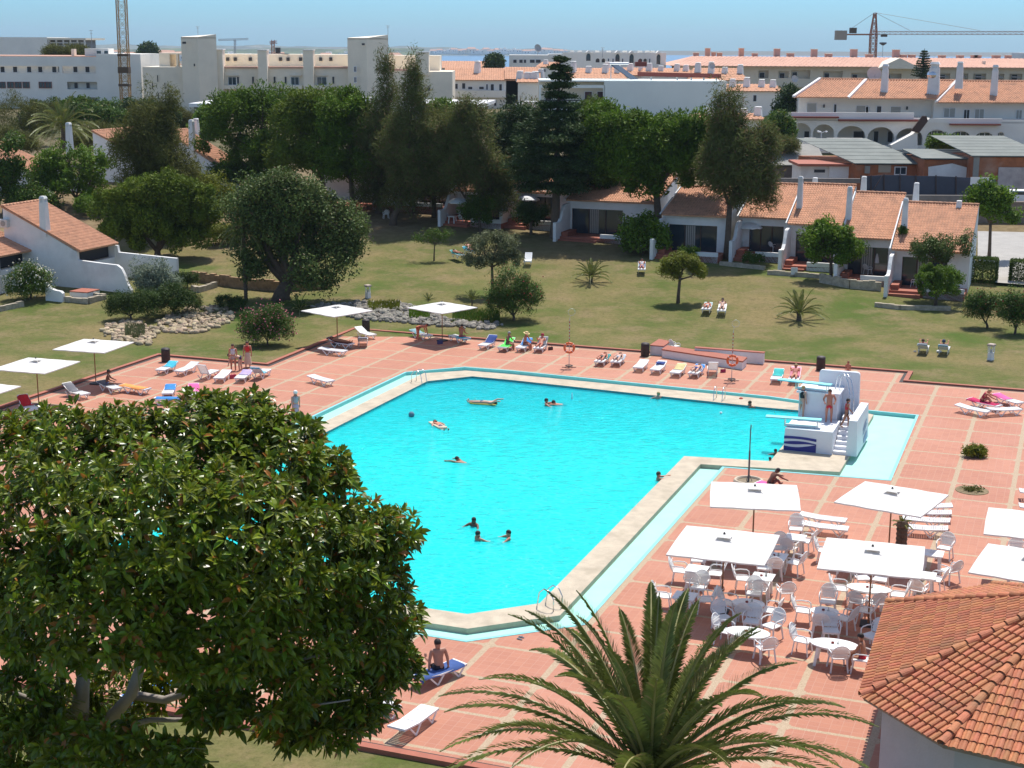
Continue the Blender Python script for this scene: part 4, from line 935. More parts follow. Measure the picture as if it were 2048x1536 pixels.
# ---------------------------------------------------------------- vegetation
def leafquads(C,size,asp=.45,up=None,droop=0.,bend=True,outdir=None,ob=.6):
    """C: Nx3 centres -> rhombic leaf blades, random orientation biased by outdir"""
    n=len(C); d=rng.normal(size=(n,3))
    if outdir is not None: d=d*(1-ob)+outdir*ob*1.6
    d[:,2]-=droop; d/=np.linalg.norm(d,axis=1)[:,None]+1e-9
    r=rng.normal(size=(n,3))
    if outdir is not None: r=r*.55+outdir*.9+np.array([0,-.1,.35])
    s=np.cross(d,r); s/=np.linalg.norm(s,axis=1)[:,None]+1e-9
    L=(size*rng.uniform(.6,1.3,n))[:,None]; W=L*asp*.5
    V=np.empty((n,4,3)); V[:,0]=C-d*L*.5; V[:,1]=C+s*W; V[:,2]=C+d*L*.5; V[:,3]=C-s*W
    F=np.arange(n*4).reshape(n,4); return V.reshape(-1,3),F
def crownpts(lobes,nc,per,cr,shell=.75,flat=0.,vstretch=1.):
    """lobes (x,y,z,rx,ry,rz)"""
    vol=np.array([ (l[3]*l[4]*l[5])**(2/3) for l in lobes]); pr_=vol/vol.sum(); idx=rng.choice(len(lobes),nc,p=pr_); Lb=np.array(lobes)[idx]
    d=rng.normal(size=(nc,3)); d/=np.linalg.norm(d,axis=1)[:,None]; 
    d[:,2]=np.where(d[:,2]<-.55,-d[:,2]*.6,d[:,2])
    rr=(shell+(1-shell)*rng.random(nc))[:,None]*rng.uniform(.86,1.08,nc)[:,None]
    c=Lb[:,:3]+d*Lb[:,3:6]*rr
    cl=cr*rng.uniform(.6,1.4,nc)
    C=np.repeat(c,per,0); o=rng.normal(size=(nc*per,3)); o/=np.linalg.norm(o,axis=1)[:,None]; o*=rng.random(nc*per)[:,None]**.38
    o*=np.repeat(cl,per)[:,None]; o[:,2]*=vstretch
    out=np.repeat(d,per,0)*.6+o/np.repeat(cl,per)[:,None]*.4+np.array([0,0,.25])
    return C+o,out
LM={'pine':leafmat('pine_needles',(.095,.160,.012),.6),'pine2':leafmat('pine_needles_olive',(.115,.16,.015),.6),'casu':leafmat('feathery_foliage',(.13,.15,.04),.7,.3),'casu2':leafmat('feathery_olive',(.12,.125,.03),.7,.3),
'dark':leafmat('dark_conifer',(.045,.075,.022),.6,.15),'carob':leafmat('carob_leaves',(.10,.14,.034),.5,.2),'olive':leafmat('olive_leaves',(.15,.165,.075),.5),'bright':leafmat('bright_leaves',(.12,.20,.018),.45,.35),'mid':leafmat('mid_leaves',(.08,.14,.018),.45,.3),
'shrub':leafmat('dark_shrub',(.05,.085,.016),.55),'silver':leafmat('silvery_leaves',(.22,.26,.18),.6),'olean':leafmat('oleander_leaves',(.07,.125,.02),.45),'yel':leafmat('yellowish_leaves',(.17,.19,.02),.5,.3),'palm':leafmat('palm_leaf',(.17,.20,.045),.5,.2,scale=2,spec=.4),
'fig':leafmat('rubber_fig_leaf',(.15,.195,.014),.3,.28,var=.3,island=.5,spec=.35),'hedge':leafmat('hedge_leaves',(.08,.12,.02),.5),'pinkf':leafmat('pink_blossom',(.62,.20,.24),.7,.3),'whitef':leafmat('white_blossom',(.80,.76,.62),.7,.3),'redf':leafmat('red_blossom',(.30,.06,.05),.7,.3),'dry':leafmat('dry_grass_leaf',(.25,.18,.08),.8)}
def autumn(m,frac,col):
    t=m.node_tree; N,L=t.nodes,t.links; ge=N.new('ShaderNodeNewGeometry'); lt=N.new('ShaderNodeMath'); lt.operation='GREATER_THAN'; lt.inputs[1].default_value=1-frac; L.new(ge.outputs['Random Per Island'],lt.inputs[0]); b=N['Principled BSDF']; src=b.inputs['Base Color'].links[0].from_socket; mx=N.new('ShaderNodeMix'); mx.data_type='RGBA'; L.new(lt.outputs[0],mx.inputs[0]); L.new(src,mx.inputs[6]); mx.inputs[7].default_value=(*col,1)
    for l in list(src.links):
        if l.to_node!=mx: L.new(mx.outputs[2],l.to_socket)
autumn(LM['fig'],.035,(.38,.15,.03)); autumn(LM['carob'],.05,(.12,.09,.03)); autumn(LM['casu'],.12,(.20,.13,.06)); autumn(LM['palm'],.03,(.30,.24,.10)); autumn(LM['mid'],.04,(.20,.17,.03))
def tree(name,label,cat,base,lobes,leaf,mt,lsize=.3,nc=120,per=40,cr=.7,trunk=.22,asp=.45,Y=None,depth=None,shell=.7,droop=0.,ob=.5,vs=1.,flowers=None,ground=True,bark=BARK,limbs=5,group=None,ztop=None,dshift=0):
    p=T(*base) if Y is None else PY(base[0],base[1],Y)
    if Y is None: Y=p.y
    t=thing(name,label,cat,(p.x,p.y,p.z),0,group); k=Y/FPX; LB=[]
    for l in lobes:
        c=PY(l[0],l[1],Y+(l[4] if len(l)>4 else 0)); rx,rz=l[2]*k,l[3]*k; LB.append((c.x-p.x,c.y-p.y+dshift,c.z-p.z,rx,depth or rx*.95,rz))
    if cat=='bush':
        LB=[(a,b_,(c+e2*1.0+.05)/2 if c-e2>.05 else c,d,e1,(c+e2-.05)/2 if c-e2>.05 else e2) for a,b_,c,d,e1,e2 in LB]
    if leaf in('pine','pine2'): per=int(per*1.9); asp=.34; lsize*=.95
    if leaf in('casu','casu2'): per=int(per*1.25); asp=.13
    if leaf not in('pine','pine2','casu','casu2','dark'): ob=.15
    else: ob=.4
    if cat=='tree' and nc>80:
        if leaf in('casu','casu2'): nc=int(nc*.5); per=int(per*2.0); cr*=1.0
        elif leaf in('pine','pine2'): nc=int(nc*.3); per=int(per*3.2); cr*=1.05
        else: nc=int(nc*.22); per=int(per*4.2); cr*=1.2
        shell=max(shell,.6)
    C,o=crownpts(LB,nc,per,cr,shell,vstretch=vs); V,F=leafquads(C,lsize,asp,outdir=o,droop=droop,ob=ob)
    npmesh('crown',V,F,LM[leaf],t)
    if flowers:
        m=rng.choice(len(C),int(flowers[1]*1.5)); Cf=C[m]+o[m]*.28; V,F=leafquads(Cf,flowers[2]*1.25,.9,outdir=o[m],ob=.3); npmesh('blossom',V,F,LM[flowers[0]],t)
    if trunk:
        zc=sum(l[2] for l in LB)/len(LB); cx=sum(l[0] for l in LB)/len(LB); cy=sum(l[1] for l in LB)/len(LB)
        low=min(l[2]-l[5] for l in LB); fork=max(.15,min(low+.4,zc*.7)); b=MB()
        f=Vector((cx*.35,cy*.35,fork)); b.tube([(0,0,-.3),(cx*.05,0,fork*.3),(cx*.2,cy*.2,fork*.65),f],[trunk*1.35,trunk,trunk*.9,trunk*.8],9)
        lb=sorted(LB,key=lambda l:-l[3]*l[5])[:max(limbs,1)]
        for l in lb:
            e=Vector((l[0]+random.uniform(-.2,.2)*l[3],l[1]+random.uniform(-.2,.2)*l[4],l[2]+l[5]*.35)); mid=(f+e)/2+Vector((random.uniform(-.2,.2),0,-.12*(e-f).length)); b.tube([f-Vector((0,0,.15)),mid,e],[trunk*.62,trunk*.38,trunk*.1],7)
            for q in range(3):
                d=Vector((random.uniform(-1,1),random.uniform(-1,1),random.uniform(-.1,1))); b.tube([mid.lerp(e,.3*q),mid.lerp(e,.3*q+.2)+d*l[3]*.35,mid.lerp(e,.3*q+.3)+d*l[3]*.75],[trunk*.22,trunk*.12,trunk*.03],5)
        b.build('trunk',bark,t,smooth=True)
    return t
# umbrella pines and feathery trees
tree('stone_pine','broad dark green stone pine left of the beige apartment towers','tree',(530,372),[(470,235,62,55),(540,222,72,50),(440,290,45,48),(520,300,75,48),(585,260,55,62,2),(430,240,30,35),(500,335,50,25),(560,335,40,25)],'pine',None,.42,470,48,1.1,.32,asp=.16,shell=.6)
tree('stone_pine','bright topped stone pine standing between two bare trunks behind the bungalow terrace','tree',(652,412),[(610,240,60,52),(650,270,58,60),(600,315,58,45),(640,215,52,32),(640,325,45,25)],'pine2',None,.42,380,48,1.05,.30,asp=.16,shell=.6)
tree('stone_pine','stone pine with leaning double trunk left of the feathery trees','tree',(706,424),[(695,232,58,50),(690,290,60,55),(715,330,55,35),(675,335,40,20)],'pine',None,.42,320,46,1.0,.28,asp=.16,shell=.6)
tree('casuarina','tall brown green casuarina, left of the twin spires','tree',(757,426),[(770,170,12,42),(772,212,28,42),(765,275,62,55),(770,335,65,45),(750,385,45,30),(772,132,8,18),(735,300,40,50)],'casu',None,.5,520,60,.95,.3,asp=.07,shell=.3,droop=.3,vs=1.5)
tree('casuarina','tall brown green casuarina, right of the twin spires','tree',(785,450),[(824,165,12,42),(826,212,28,42),(820,280,58,58),(835,345,60,45),(860,310,45,50),(824,125,8,18),(800,390,35,25)],'casu',None,.5,520,60,.95,.34,asp=.07,shell=.3,droop=.3,vs=1.5)
tree('small_tree','bright green small tree on a dark trunk by the orange terrace','tree',(827,428),[(822,385,20,16),(832,375,16,14)],'bright',None,.3,45,40,.6,.16,asp=.5)
tree('casuarina','wide feathery casuarina left of the dark conifer','tree',(988,455),[(935,262,55,55),(920,315,62,52),(960,345,58,48),(985,380,48,38),(940,225,30,22),(895,355,45,32),(1005,405,35,24),(880,290,30,40)],'casu',None,.5,600,60,.9,.26,asp=.07,shell=.3,droop=.4,vs=1.4)
def conifer():
    p=T(1109,476); t=thing('norfolk_pine','tall dark conifer with pointed spire in the centre of the garden','tree',p); k=p.y/FPX; LBs=[]; b=MB(); top=PY(1120,108,p.y); b.tube([(0,0,-.3),(.1,0,3),((top.x-p.x)*.5,0,(top.z-p.z)*.5),(top.x-p.x,0,top.z-p.z-.2)],[.48,.38,.22,.03],9)
    levels=[(118,8),(135,16),(152,20),(170,26),(188,30),(207,45),(225,70),(245,85),(268,95),(292,100),(318,100),(345,95),(370,80)]; Cs=[];Os=[]
    for yp,wp in levels:
        c=PY(1122-(yp-110)*.045,yp,p.y)-p; R_=wp*k; nb=max(7,int(R_*3.4)) 
        for i in range(nb):
            a=2*PI*i/nb+random.random(); L=R_*random.uniform(.7,1.08); e=Vector((c.x+L*math.cos(a),c.y+L*math.sin(a),c.z-L*.12+random.uniform(-.2,.3))); b.tube([c,c.lerp(e,.5)+Vector((0,0,-.1)),e],[.07,.04,.01],4)
            m=int(110+L*110); s=rng.random(m)**.6; P=np.array(c)[None]+(np.array(e-c)[None])*s[:,None]; w=(.22+.22*L*.35*np.sin(s*2.6))[:,None]
            P=P+rng.normal(size=(m,3))*w*np.array([1,1,.42]); Cs.append(P); Os.append(np.repeat(np.array([[math.cos(a),math.sin(a),.15]]),m,0))
    C=np.vstack(Cs);O=np.vstack(Os); V,F=leafquads(C,.36,.3,outdir=O,ob=.5); npmesh('crown',V,F,LM['dark'],t); b.build('trunk',BARK,t)
conifer()
tree('cypress','ragged dark tree left of the tall conifer','tree',(1071,430),[(1038,200,16,25),(1035,240,35,35),(1030,290,45,45),(1045,340,45,40),(1060,380,35,22)],'dark',None,.4,280,50,.9,.26,asp=.3,shell=.4)
tree('stone_pine','wide stone pine with forked trunk right of the tall conifer','tree',(1318,488),[(1230,265,55,48),(1300,270,66,50),(1370,275,60,50),(1250,330,60,45),(1340,332,68,45),(1410,300,45,55),(1290,370,45,20),(1200,245,42,38,3),(1210,310,40,40),(1400,350,40,25)],'pine',None,.42,820,50,1.0,.36,asp=.16,shell=.6)
tree('casuarina','feathery brown green casuarina with two thin tips at the bungalow roofs','tree',(1454,515),[(1440,205,10,25),(1466,210,13,28),(1458,248,34,32),(1475,300,64,45),(1485,350,72,48),(1500,385,55,34),(1430,330,40,45),(1520,300,35,50),(1440,180,4,10),(1466,185,5,12)],'casu',None,.5,640,60,.95,.28,asp=.07,shell=.3,droop=.3,vs=1.4)
# left side
tree('casuarina','tall feathery casuarina in front of the left bungalow roofs','tree',(320,470),[(297,200,10,28),(343,205,12,28),(300,250,50,42),(310,300,70,50),(330,350,70,40),(255,300,35,42),(297,175,4,10),(280,370,50,30)],'casu2',None,.5,560,55,.95,.25,asp=.07,shell=.3,droop=.3,vs=1.4)
tree('carob_tree','huge dark carob tree with lumpy crown in the middle of the left lawn','tree',(562,596),[(545,385,60,38),(500,420,50,45),(600,410,60,45),(650,430,50,40),(690,450,40,45),(555,460,70,50),(510,500,45,45),(655,500,50,45),(600,490,45,40),(520,545,38,30),(700,490,28,35),(690,535,30,28,-2),(620,545,30,35,-3),(665,560,22,22,-2)],'carob',None,.24,980,75,.85,.62,asp=.5,shell=.7,limbs=9)
tree('fruit_tree','leafy green fruit tree in front of the left bungalow wall','tree',(155,410),[(110,330,42,32),(160,325,52,34),(200,345,38,34),(140,365,55,34),(90,360,32,26),(180,380,40,22)],'bright',None,.34,330,45,.7,.18,asp=.45,shell=.5)
tree('fruit_tree','leafy green tree at the left picture edge above the bungalow roof','tree',(8,425),[(22,302,24,24),(5,350,36,36),(35,350,20,26),(20,388,35,22)],'mid',None,.34,200,45,.7,.2,asp=.45,shell=.5)
tree('shrub_pine','low dense dark green pine like tree above the left bungalow','tree',(315,515),[(250,400,55,40),(310,385,66,40),(370,398,55,38),(275,440,72,42),(350,440,66,42),(230,430,40,32),(405,425,34,32),(320,475,60,34),(240,465,40,25),(380,470,35,25)],'pine2',None,.34,800,60,.75,.3,asp=.16,shell=.6)
tree('mimosa_bush','yellow green feathery bush behind the low pine like tree','bush',(410,452),[(375,365,55,35),(425,385,48,35),(445,408,32,24),(350,370,35,25),(400,345,40,22)],'yel',None,.32,420,60,.8,.1,asp=.3,shell=.4)
tree('grey_shrub','loose silvery green shrub at the end of the white garden wall','bush',(305,600),[(285,545,28,30),(320,545,28,28),(345,560,20,18),(300,575,36,24)],'silver',None,.22,240,40,.45,.06,asp=.3,shell=.2)
tree('round_shrub','dark clipped shrub left below the silvery shrub','bush',(262,640),[(250,606,40,28),(290,598,36,26),(235,615,25,20)],'shrub',None,.16,270,50,.35,.08,asp=.3)
tree('round_shrub','dark spreading shrub beside the rockery','bush',(345,630),[(330,602,46,28),(372,607,34,24),(350,582,40,18)],'shrub',None,.16,330,50,.35,.08,asp=.3)
tree('round_shrub','dark low shrub left of the pink oleander','bush',(462,618),[(450,602,20,12),(475,605,18,12)],'shrub',None,.15,90,50,.28,.05,asp=.3)
tree('round_shrub','dark shrub on the slope behind the rockery','bush',(375,575),[(360,560,22,16),(385,555,15,12)],'shrub',None,.15,90,50,.28,.05,asp=.3)
tree('oleander','pink flowering oleander in front of the carob tree','bush',(535,690),[(510,640,32,28),(545,635,35,30),(560,660,28,28),(520,665,38,25)],'olean',None,.2,260,50,.4,.06,asp=.22,flowers=('pinkf',420,.10))
tree('oleander','white flowering oleander against the left garden wall','bush',(62,600),[(45,555,35,28),(75,560,35,28),(60,575,45,22),(62,535,28,16)],'mid',None,.2,240,50,.4,.08,asp=.25,flowers=('whitef',420,.11))
tree('oleander','dark oleander with red pink flowers behind the pool parasol','bush',(1028,640),[(1020,560,45,30),(1050,575,35,30),(1030,600,45,28),(1000,590,30,20)],'olean',None,.2,330,50,.42,.1,asp=.22,flowers=('redf',260,.09))
tree('oleander','tall oleander with red flowers at the right edge of the lawn, left one','bush',(1975,655),[(1960,600,32,25),(1990,605,28,25),(1950,590,22,15)],'olean',None,.22,200,40,.42,.09,asp=.22,flowers=('redf',120,.09),shell=.35)
tree('oleander','tall oleander with red flowers at the right edge of the lawn, right one','bush',(2030,668),[(2020,600,30,30),(2050,610,35,35),(2040,630,30,25)],'olean',None,.22,230,40,.42,.09,asp=.22,flowers=('redf',140,.09),shell=.35)
tree('olive_tree','small grey green olive tree behind the pool parasol','tree',(985,590),[(960,495,30,20),(1000,490,32,20),(980,520,45,20),(1020,520,25,20),(945,520,20,15),(985,475,22,10)],'olive',None,.2,260,48,.42,.12,asp=.35,shell=.45)
tree('young_tree','thin young tree casting a small round shadow on the lawn','tree',(868,519),[(850,475,25,12),(880,478,25,12),(865,465,20,8),(895,470,14,9)],'mid',None,.2,60,34,.4,.06,asp=.25,shell=.2)
tree('fig_bush','big bright green fig bush in front of the bungalow patio','bush',(1285,510),[(1265,450,28,24),(1300,450,30,24),(1320,465,25,24),(1285,480,40,25),(1290,430,25,10)],'bright',None,.3,230,44,.5,.1,asp=.5,shell=.5)
tree('small_tree','dark green small tree hiding the left patio parasol','tree',(960,462),[(945,410,25,18),(965,405,22,18),(955,430,28,15)],'mid',None,.26,110,40,.5,.14,asp=.4)
tree('small_tree','dark round shrub tree on the left of the centre bungalow wall','tree',(1062,468),[(1050,425,25,18),(1078,425,22,18),(1062,440,28,15)],'shrub',None,.24,120,42,.5,.14,asp=.4)
tree('umbrella_tree','small round headed tree with forked trunk on the lawn','tree',(1356,605),[(1350,530,28,18),(1375,530,32,18),(1395,545,20,14),(1340,545,22,14),(1368,520,22,9)],'yel',None,.17,400,50,.33,.13,asp=.4,shell=.7)
tree('round_shrub','bright bush behind the small round headed tree','bush',(1375,520),[(1370,503,16,9),(1388,503,10,8)],'bright',None,.18,60,45,.3,.06,asp=.4)
tree('lemon_tree','round leafy green tree before the right bungalow patios','tree',(1662,560),[(1640,475,32,28),(1680,480,32,26),(1660,505,48,26),(1625,495,28,20),(1700,500,26,22),(1655,450,20,12)],'bright',None,.26,330,46,.5,.15,asp=.45,shell=.55)
tree('olive_tree','loose dark olive tree before the last bungalow','tree',(1885,594),[(1845,488,28,18),(1880,490,32,20),(1915,495,25,20),(1935,480,15,12),(1870,515,40,14),(1850,505,30,14)],'carob',None,.22,230,42,.45,.12,asp=.35,shell=.25)
tree('clipped_tree','dense mushroom shaped clipped tree before the last bungalow','tree',(1871,612),[(1860,562,34,27),(1892,562,32,27),(1875,548,37,18),(1875,578,45,14)],'bright',None,.14,560,55,.28,.13,asp=.4,shell=.8)
tree('round_shrub','small bush with pale flowers at the patio edge','bush',(1508,530),[(1500,516,16,10),(1516,518,12,9)],'mid',None,.16,70,40,.25,.05,asp=.4,flowers=('whitef',30,.08))
tree('small_tree','green shrub behind the closed patio wall left of the lemon tree','bush',(1542,500),[(1540,465,16,18),(1530,480,14,12)],'mid',None,.2,70,40,.4,.06,asp=.4)
tree('fig_tree','tall bright leaved tree at the far right behind the bungalows','tree',(1978,520),[(1970,380,22,20),(2000,400,25,22),(1965,420,24,24),(2005,435,26,20),(1985,405,30,28),(1950,400,12,15)],'bright',None,.32,230,40,.6,.15,asp=.5,shell=.4)
tree('climbing_plant','green climber growing on the roof edge beside the tall chimney','plant',(1803,470),[(1805,462,8,8)],'mid',None,.18,22,40,.25,.03,asp=.4,Y=122)
tree('deck_plant','low green agave clump growing in the terrace tiles','plant',(1948,915),[(1938,903,12,8),(1960,903,13,9),(1948,898,14,7)],'yel',None,.26,60,34,.22,.04,asp=.2,shell=.2,ob=.8)
tree('hedge_block','clipped square hedge right of the last bungalow, left one','hedge',(1962,566),[(1962,540,24,22)],'hedge',None,.12,2,2,.2,0) if 0 else None
def hedge(x0,x1,yt,yb,dep,lab):
    p=T((x0+x1)/2,yb); k=p.y/FPX; w=(x1-x0)*k; h=(yb-yt)*k*.92; t=thing('hedge',lab,'hedge',p,GA); n=int(w*dep*2600); P=rng.random((n,3))-.5
    ax=rng.integers(0,3,n); sg=rng.choice([-.5,.5],n); P[np.arange(n),ax]=sg; P=P*np.array([w,dep,h])+np.array([0,dep/2,h/2])+rng.normal(size=(n,3))*.05; P[:,2]=np.abs(P[:,2])
    V,F=leafquads(P,.15,.5); npmesh('foliage',V,F,LM['hedge'],t)
    b=MB(); [b.tube([(a,dep/2,0),(a,dep/2,h*.7)],.04,5) for a in(-w*.3,0,w*.3)]; b.build('stem',BARK,t)
hedge(1936,1990,513,566,1.3,'clipped square hedge beside the last bungalow'); hedge(2020,2095,520,570,1.5,'clipped square hedge cut by the right picture edge')
# fillers of the tree belt
tree('casuarina','olive green casuarina filling the gap right of the twin spires','tree',(868,436),[(870,262,45,42),(850,310,55,50),(890,335,50,42),(868,375,40,28)],'casu2',None,.45,420,55,.95,.24,asp=.07,shell=.3,droop=.3,vs=1.4)
tree('stone_pine','dark pine between the tall conifer and the forked stone pine','tree',(1196,452),[(1165,262,42,40),(1190,305,55,50),(1165,350,48,38),(1215,345,35,32)],'pine',None,.42,420,50,1.0,.28,asp=.16,shell=.5)
tree('casuarina','brownish casuarina behind the tall conifer','tree',(1062,400),[(1060,250,40,42),(1050,300,55,50),(1080,345,45,35)],'casu',None,.45,380,55,.95,.24,asp=.07,shell=.3,droop=.3,vs=1.4)
tree('evergreen_shrub','dense green shrub below the chimneys of the left bungalow','bush',(455,372),[(450,345,35,20),(480,350,30,18)],'mid',None,.3,170,50,.7,.08,asp=.4)
tree('evergreen_shrub','green shrub mass left of the fruit tree','bush',(60,425),[(55,395,40,22),(85,405,30,18)],'mid',None,.3,180,50,.7,.08,asp=.4)
tree('evergreen_shrub','low shrub under the fruit tree beside the white wall','bush',(195,430),[(180,410,35,16),(215,415,25,14)],'bright',None,.26,130,48,.5,.06,asp=.4)
tree('evergreen_shrub','tangled shrub between the low pine and the carob tree','bush',(455,490),[(440,465,30,18),(465,475,22,12)],'yel',None,.24,130,48,.45,.06,asp=.3)
tree('evergreen_shrub','olive green shrub behind the second left bungalow','bush',(225,300),[(200,270,45,22),(250,275,35,20),(150,285,35,18)],'casu2',None,.4,260,50,.8,.08,asp=.4,Y=182)
# background trees
bgt=[('round_tree','bushy olive tree below the left apartment block, farthest left',(60,280),[(30,225,55,40),(90,240,48,38),(0,260,50,30),(60,265,50,25)],'casu2',200),
('round_tree','grey green tree at the left picture edge below the apartments',(15,300),[(10,280,40,25),(50,290,30,20)],'casu2',185),
('round_tree','dark bushy tree between the date palm and the apartments',(110,250),[(100,228,45,25),(70,245,40,22)],'shrub',225),
('round_tree','light green bushy tree right of the crane foot',(255,258),[(250,240,35,25),(215,225,30,18)],'mid',235),
('round_tree','dark tree mass before the beige building wing',(350,262),[(350,240,35,28),(385,250,25,25)],'casu2',230),
('round_tree','dark tree in the gap left of the tall conifer',(1010,280),[(1000,255,30,30),(1020,280,25,25)],'shrub',200),
('round_tree','green bushy tree behind the date palm',(215,262),[(180,235,45,28),(230,245,40,25),(150,215,25,18)],'mid',215),
('round_tree','dark green tree at the foot of the beige building corner',(290,250),[(280,225,35,22),(330,230,30,20)],'shrub',225),
('round_tree','light green tree left of the broad stone pine',(420,290),[(415,245,22,30),(400,270,20,20)],'bright',200),
('round_tree','green tree right of the white canopy roof',(885,245),[(880,222,22,20),(905,230,20,16)],'bright',215),
('round_tree','yellow green tree above the wide stone pine',(1195,235),[(1190,225,35,22),(1215,235,25,15)],'pine2',190),
('round_tree','dark green tree left of the white villa',(1580,245),[(1580,195,18,22),(1570,225,22,22),(1560,250,25,20)],'dark',205),
('round_tree','leafy tree at the left end of the white villa wall',(1560,285),[(1555,250,25,20),(1570,270,20,16)],'mid',190),
('bougainvillea','pinkish flowering bush left of the white villa',(1570,300),[(1555,288,30,12),(1585,292,18,10)],'casu',175),
('round_tree','small bush in front of the glazed villa arches',(1888,295),[(1880,287,14,8),(1905,290,14,8)],'bright',170),
('round_tree','dark round tree among the far roofs on the left',(297,115),[(295,106,10,7)],'shrub',600),
('round_tree','small dark pine on the roof line right of the dish',(978,133),[(990,127,10,4)],'shrub',420),
('round_tree','olive bush row on the far left roof terrace',(140,110),[(110,106,20,8),(150,104,22,8)],'casu2',330)]
for nm,lab,b_,lb,lf,Y in bgt:
    s=Y/200; tree(nm,lab,'tree' if 'tree' in nm else 'bush',b_,lb,lf,None,.42*s,230,50,.8*s,.2,asp=.4,Y=Y,shell=.4)
# distant norfolk pine at right
def norfolk(px,yt,yb,Y,lab,wpx=22):
    p=PY(px,yb,Y); top=PY(px,yt,Y); t=thing('norfolk_pine',lab,'tree',p); h=top.z-p.z; k=Y/FPX; b=MB(); b.tube([(0,0,0),(0,0,h)],[.3,.05],7); Cs=[]
    nl=11
    for i in range(nl):
        s=i/nl; z=h*(.18+.8*s); R_=wpx*k*(1-s)**.8*.95+.25
        for j in range(7):
            a=j*2*PI/7+i; m=46; q=rng.random(m); P=np.stack([q*R_*math.cos(a),q*R_*math.sin(a),z+q*R_*.12],1)+rng.normal(size=(m,3))*np.array([.15,.15,.10])*R_*.4; Cs.append(P); b.tube([(0,0,z),(R_*math.cos(a),R_*math.sin(a),z+R_*.12)],[.06,.02],4)
    V,F=leafquads(np.vstack(Cs),.5,.3); npmesh('crown',V,F,LM['dark'],t); b.build('trunk',BARK,t)
norfolk(1845,97,165,310,'distant star shaped conifer behind the white villa roof')
# palms
def palm(label,p,h,nf,L,lw=.05,droop=.5,trunkr=.3,ls=1.,nl=60,matk='palm',emin=-.25,emax=1.35,trunk=True,cat='palm',seed=1,leaf=.42,az=None):
    rs=np.random.default_rng(seed); t=thing('palm',label,cat,p)
    V=[];F=[]; rb=MB()
    for i in range(nf):
        s=(i+.5)/nf; a=i*2.39996+rs.uniform(-.2,.2); el=emin+(emax-emin)*s+rs.uniform(-.08,.08); LL=L*rs.uniform(.85,1.1)*(1-.15*s)
        c0=Vector((0,0,h)); pts=[]; d=Vector((math.cos(a)*math.cos(el),math.sin(a)*math.cos(el),math.sin(el))); pos=c0.copy(); n=14
        for q in range(n+1):
            pts.append(pos.copy()); d2=d.copy(); d2.z-=droop*(q/n)**1.4*1.6*(1.1-.5*max(0,math.sin(el))); pos=pos+d2.normalized()*LL/n
        rb.tube(pts,[.035*ls*(1-.8*q/n)+.004 for q in range(n+1)],5)
        side0=Vector((-math.sin(a),math.cos(a),0))
        for q in range(nl):
            u=.10+.9*q/nl; x=u*n; k=min(int(x),n-1); P0=pts[k].lerp(pts[k+1],x-k); tg=(pts[k+1]-pts[k]).normalized(); upv=side0.cross(tg).normalized()*-1
            ll=leaf*ls*(math.sin(PI*min(1,u*.93+.09))**.6)*rs.uniform(.85,1.1)
            for sg in(-1,1):
                dl=(side0*sg*.75+tg*.85+upv*rs.uniform(.1,.5)).normalized(); w=tg.cross(dl).normalized().cross(dl).normalized(); w=tg*.5+upv*.5; w=w.normalized()*lw*ls*.5
                b=len(V); e=P0+dl*ll; e.z-=ll*.12; m=P0+dl*ll*.5+Vector((0,0,.01))
                V+= [P0-w*.5,P0+w*.5,m+w,m-w]; F.append((b,b+1,b+2,b+3)); V+=[e+w*.08,e-w*.08]; F.append((b+3,b+2,b+4,b+5))
    npmesh('fronds',[tuple(v) for v in V],F,LM[matk],t); rb.build('frond_ribs',mat('frond_rib',(.28,.26,.10),.5,var=.1),t)
    if trunk:
        tb=MB(); prof=[]; 
        nn=max(4,int(h/.18))
        for i in range(nn+1): z=h*i/nn; prof+= [(trunkr*(1.12 if i==0 else 1.0),z-.02),(trunkr*.86,z+.06)] if i<nn else [(trunkr*1.15,z-.05),(trunkr*.7,z+.15)]
        tb.lathe((0,0,0),prof,14); tb.build('trunk',mat('palm_trunk',(.11,.08,.055),.95,var=.35,scale=6,bump=.8,bscale=12),t)
    return t
palm('small ground level palm in the middle of the lawn',T(1182,562),.35,22,2.1,.05,.75,.16,nl=34,seed=3,emin=.1,leaf=.32)
palm('ground level palm on the right part of the lawn',T(1598,640),.5,26,2.3,.05,.7,.2,nl=34,seed=4,emin=.05,leaf=.34)
palm('date palm with drooping fronds behind the left bungalows',PY(130,300,176),2.6,40,5.2,.08,.9,.35,nl=44,seed=5,emin=-.2,leaf=.7)
palm('slender palm with hanging fronds left of the carob tree',T(492,600),5.4,22,2.6,.06,1.1,.16,nl=34,seed=6,emin=-.5,emax=1.0,leaf=.4)
palm('spiky yucca behind the lawn side parasol',T(944,612),.5,16,.9,.05,.2,.06,nl=14,seed=8,emin=.1,leaf=.2)
palm('tiny spiky plant left of the yucca behind the parasol',T(857,602),.1,9,.7,.04,.3,.04,nl=12,seed=9,emin=.3,leaf=.15,trunk=True)
palm('cut palm stump seen beneath the parasol over the slatted loungers',G(1802,1095,.03),1.0,9,.5,.05,.6,.24,nl=10,seed=10,leaf=.15)
palm('spiky fan bush at the foot of the carob tree',T(600,625),.2,18,1.6,.05,.9,.1,nl=26,seed=12,emin=.0,leaf=.25,matk='olean')
p=PY(1300,1530,24.); palm('large foreground date palm with arching fronds below the camera',(p.x,p.y,0),p.z-.3,46,4.2,.036,.80,.42,1.15,nl=150,seed=21,emin=.4,emax=1.42,leaf=.29)
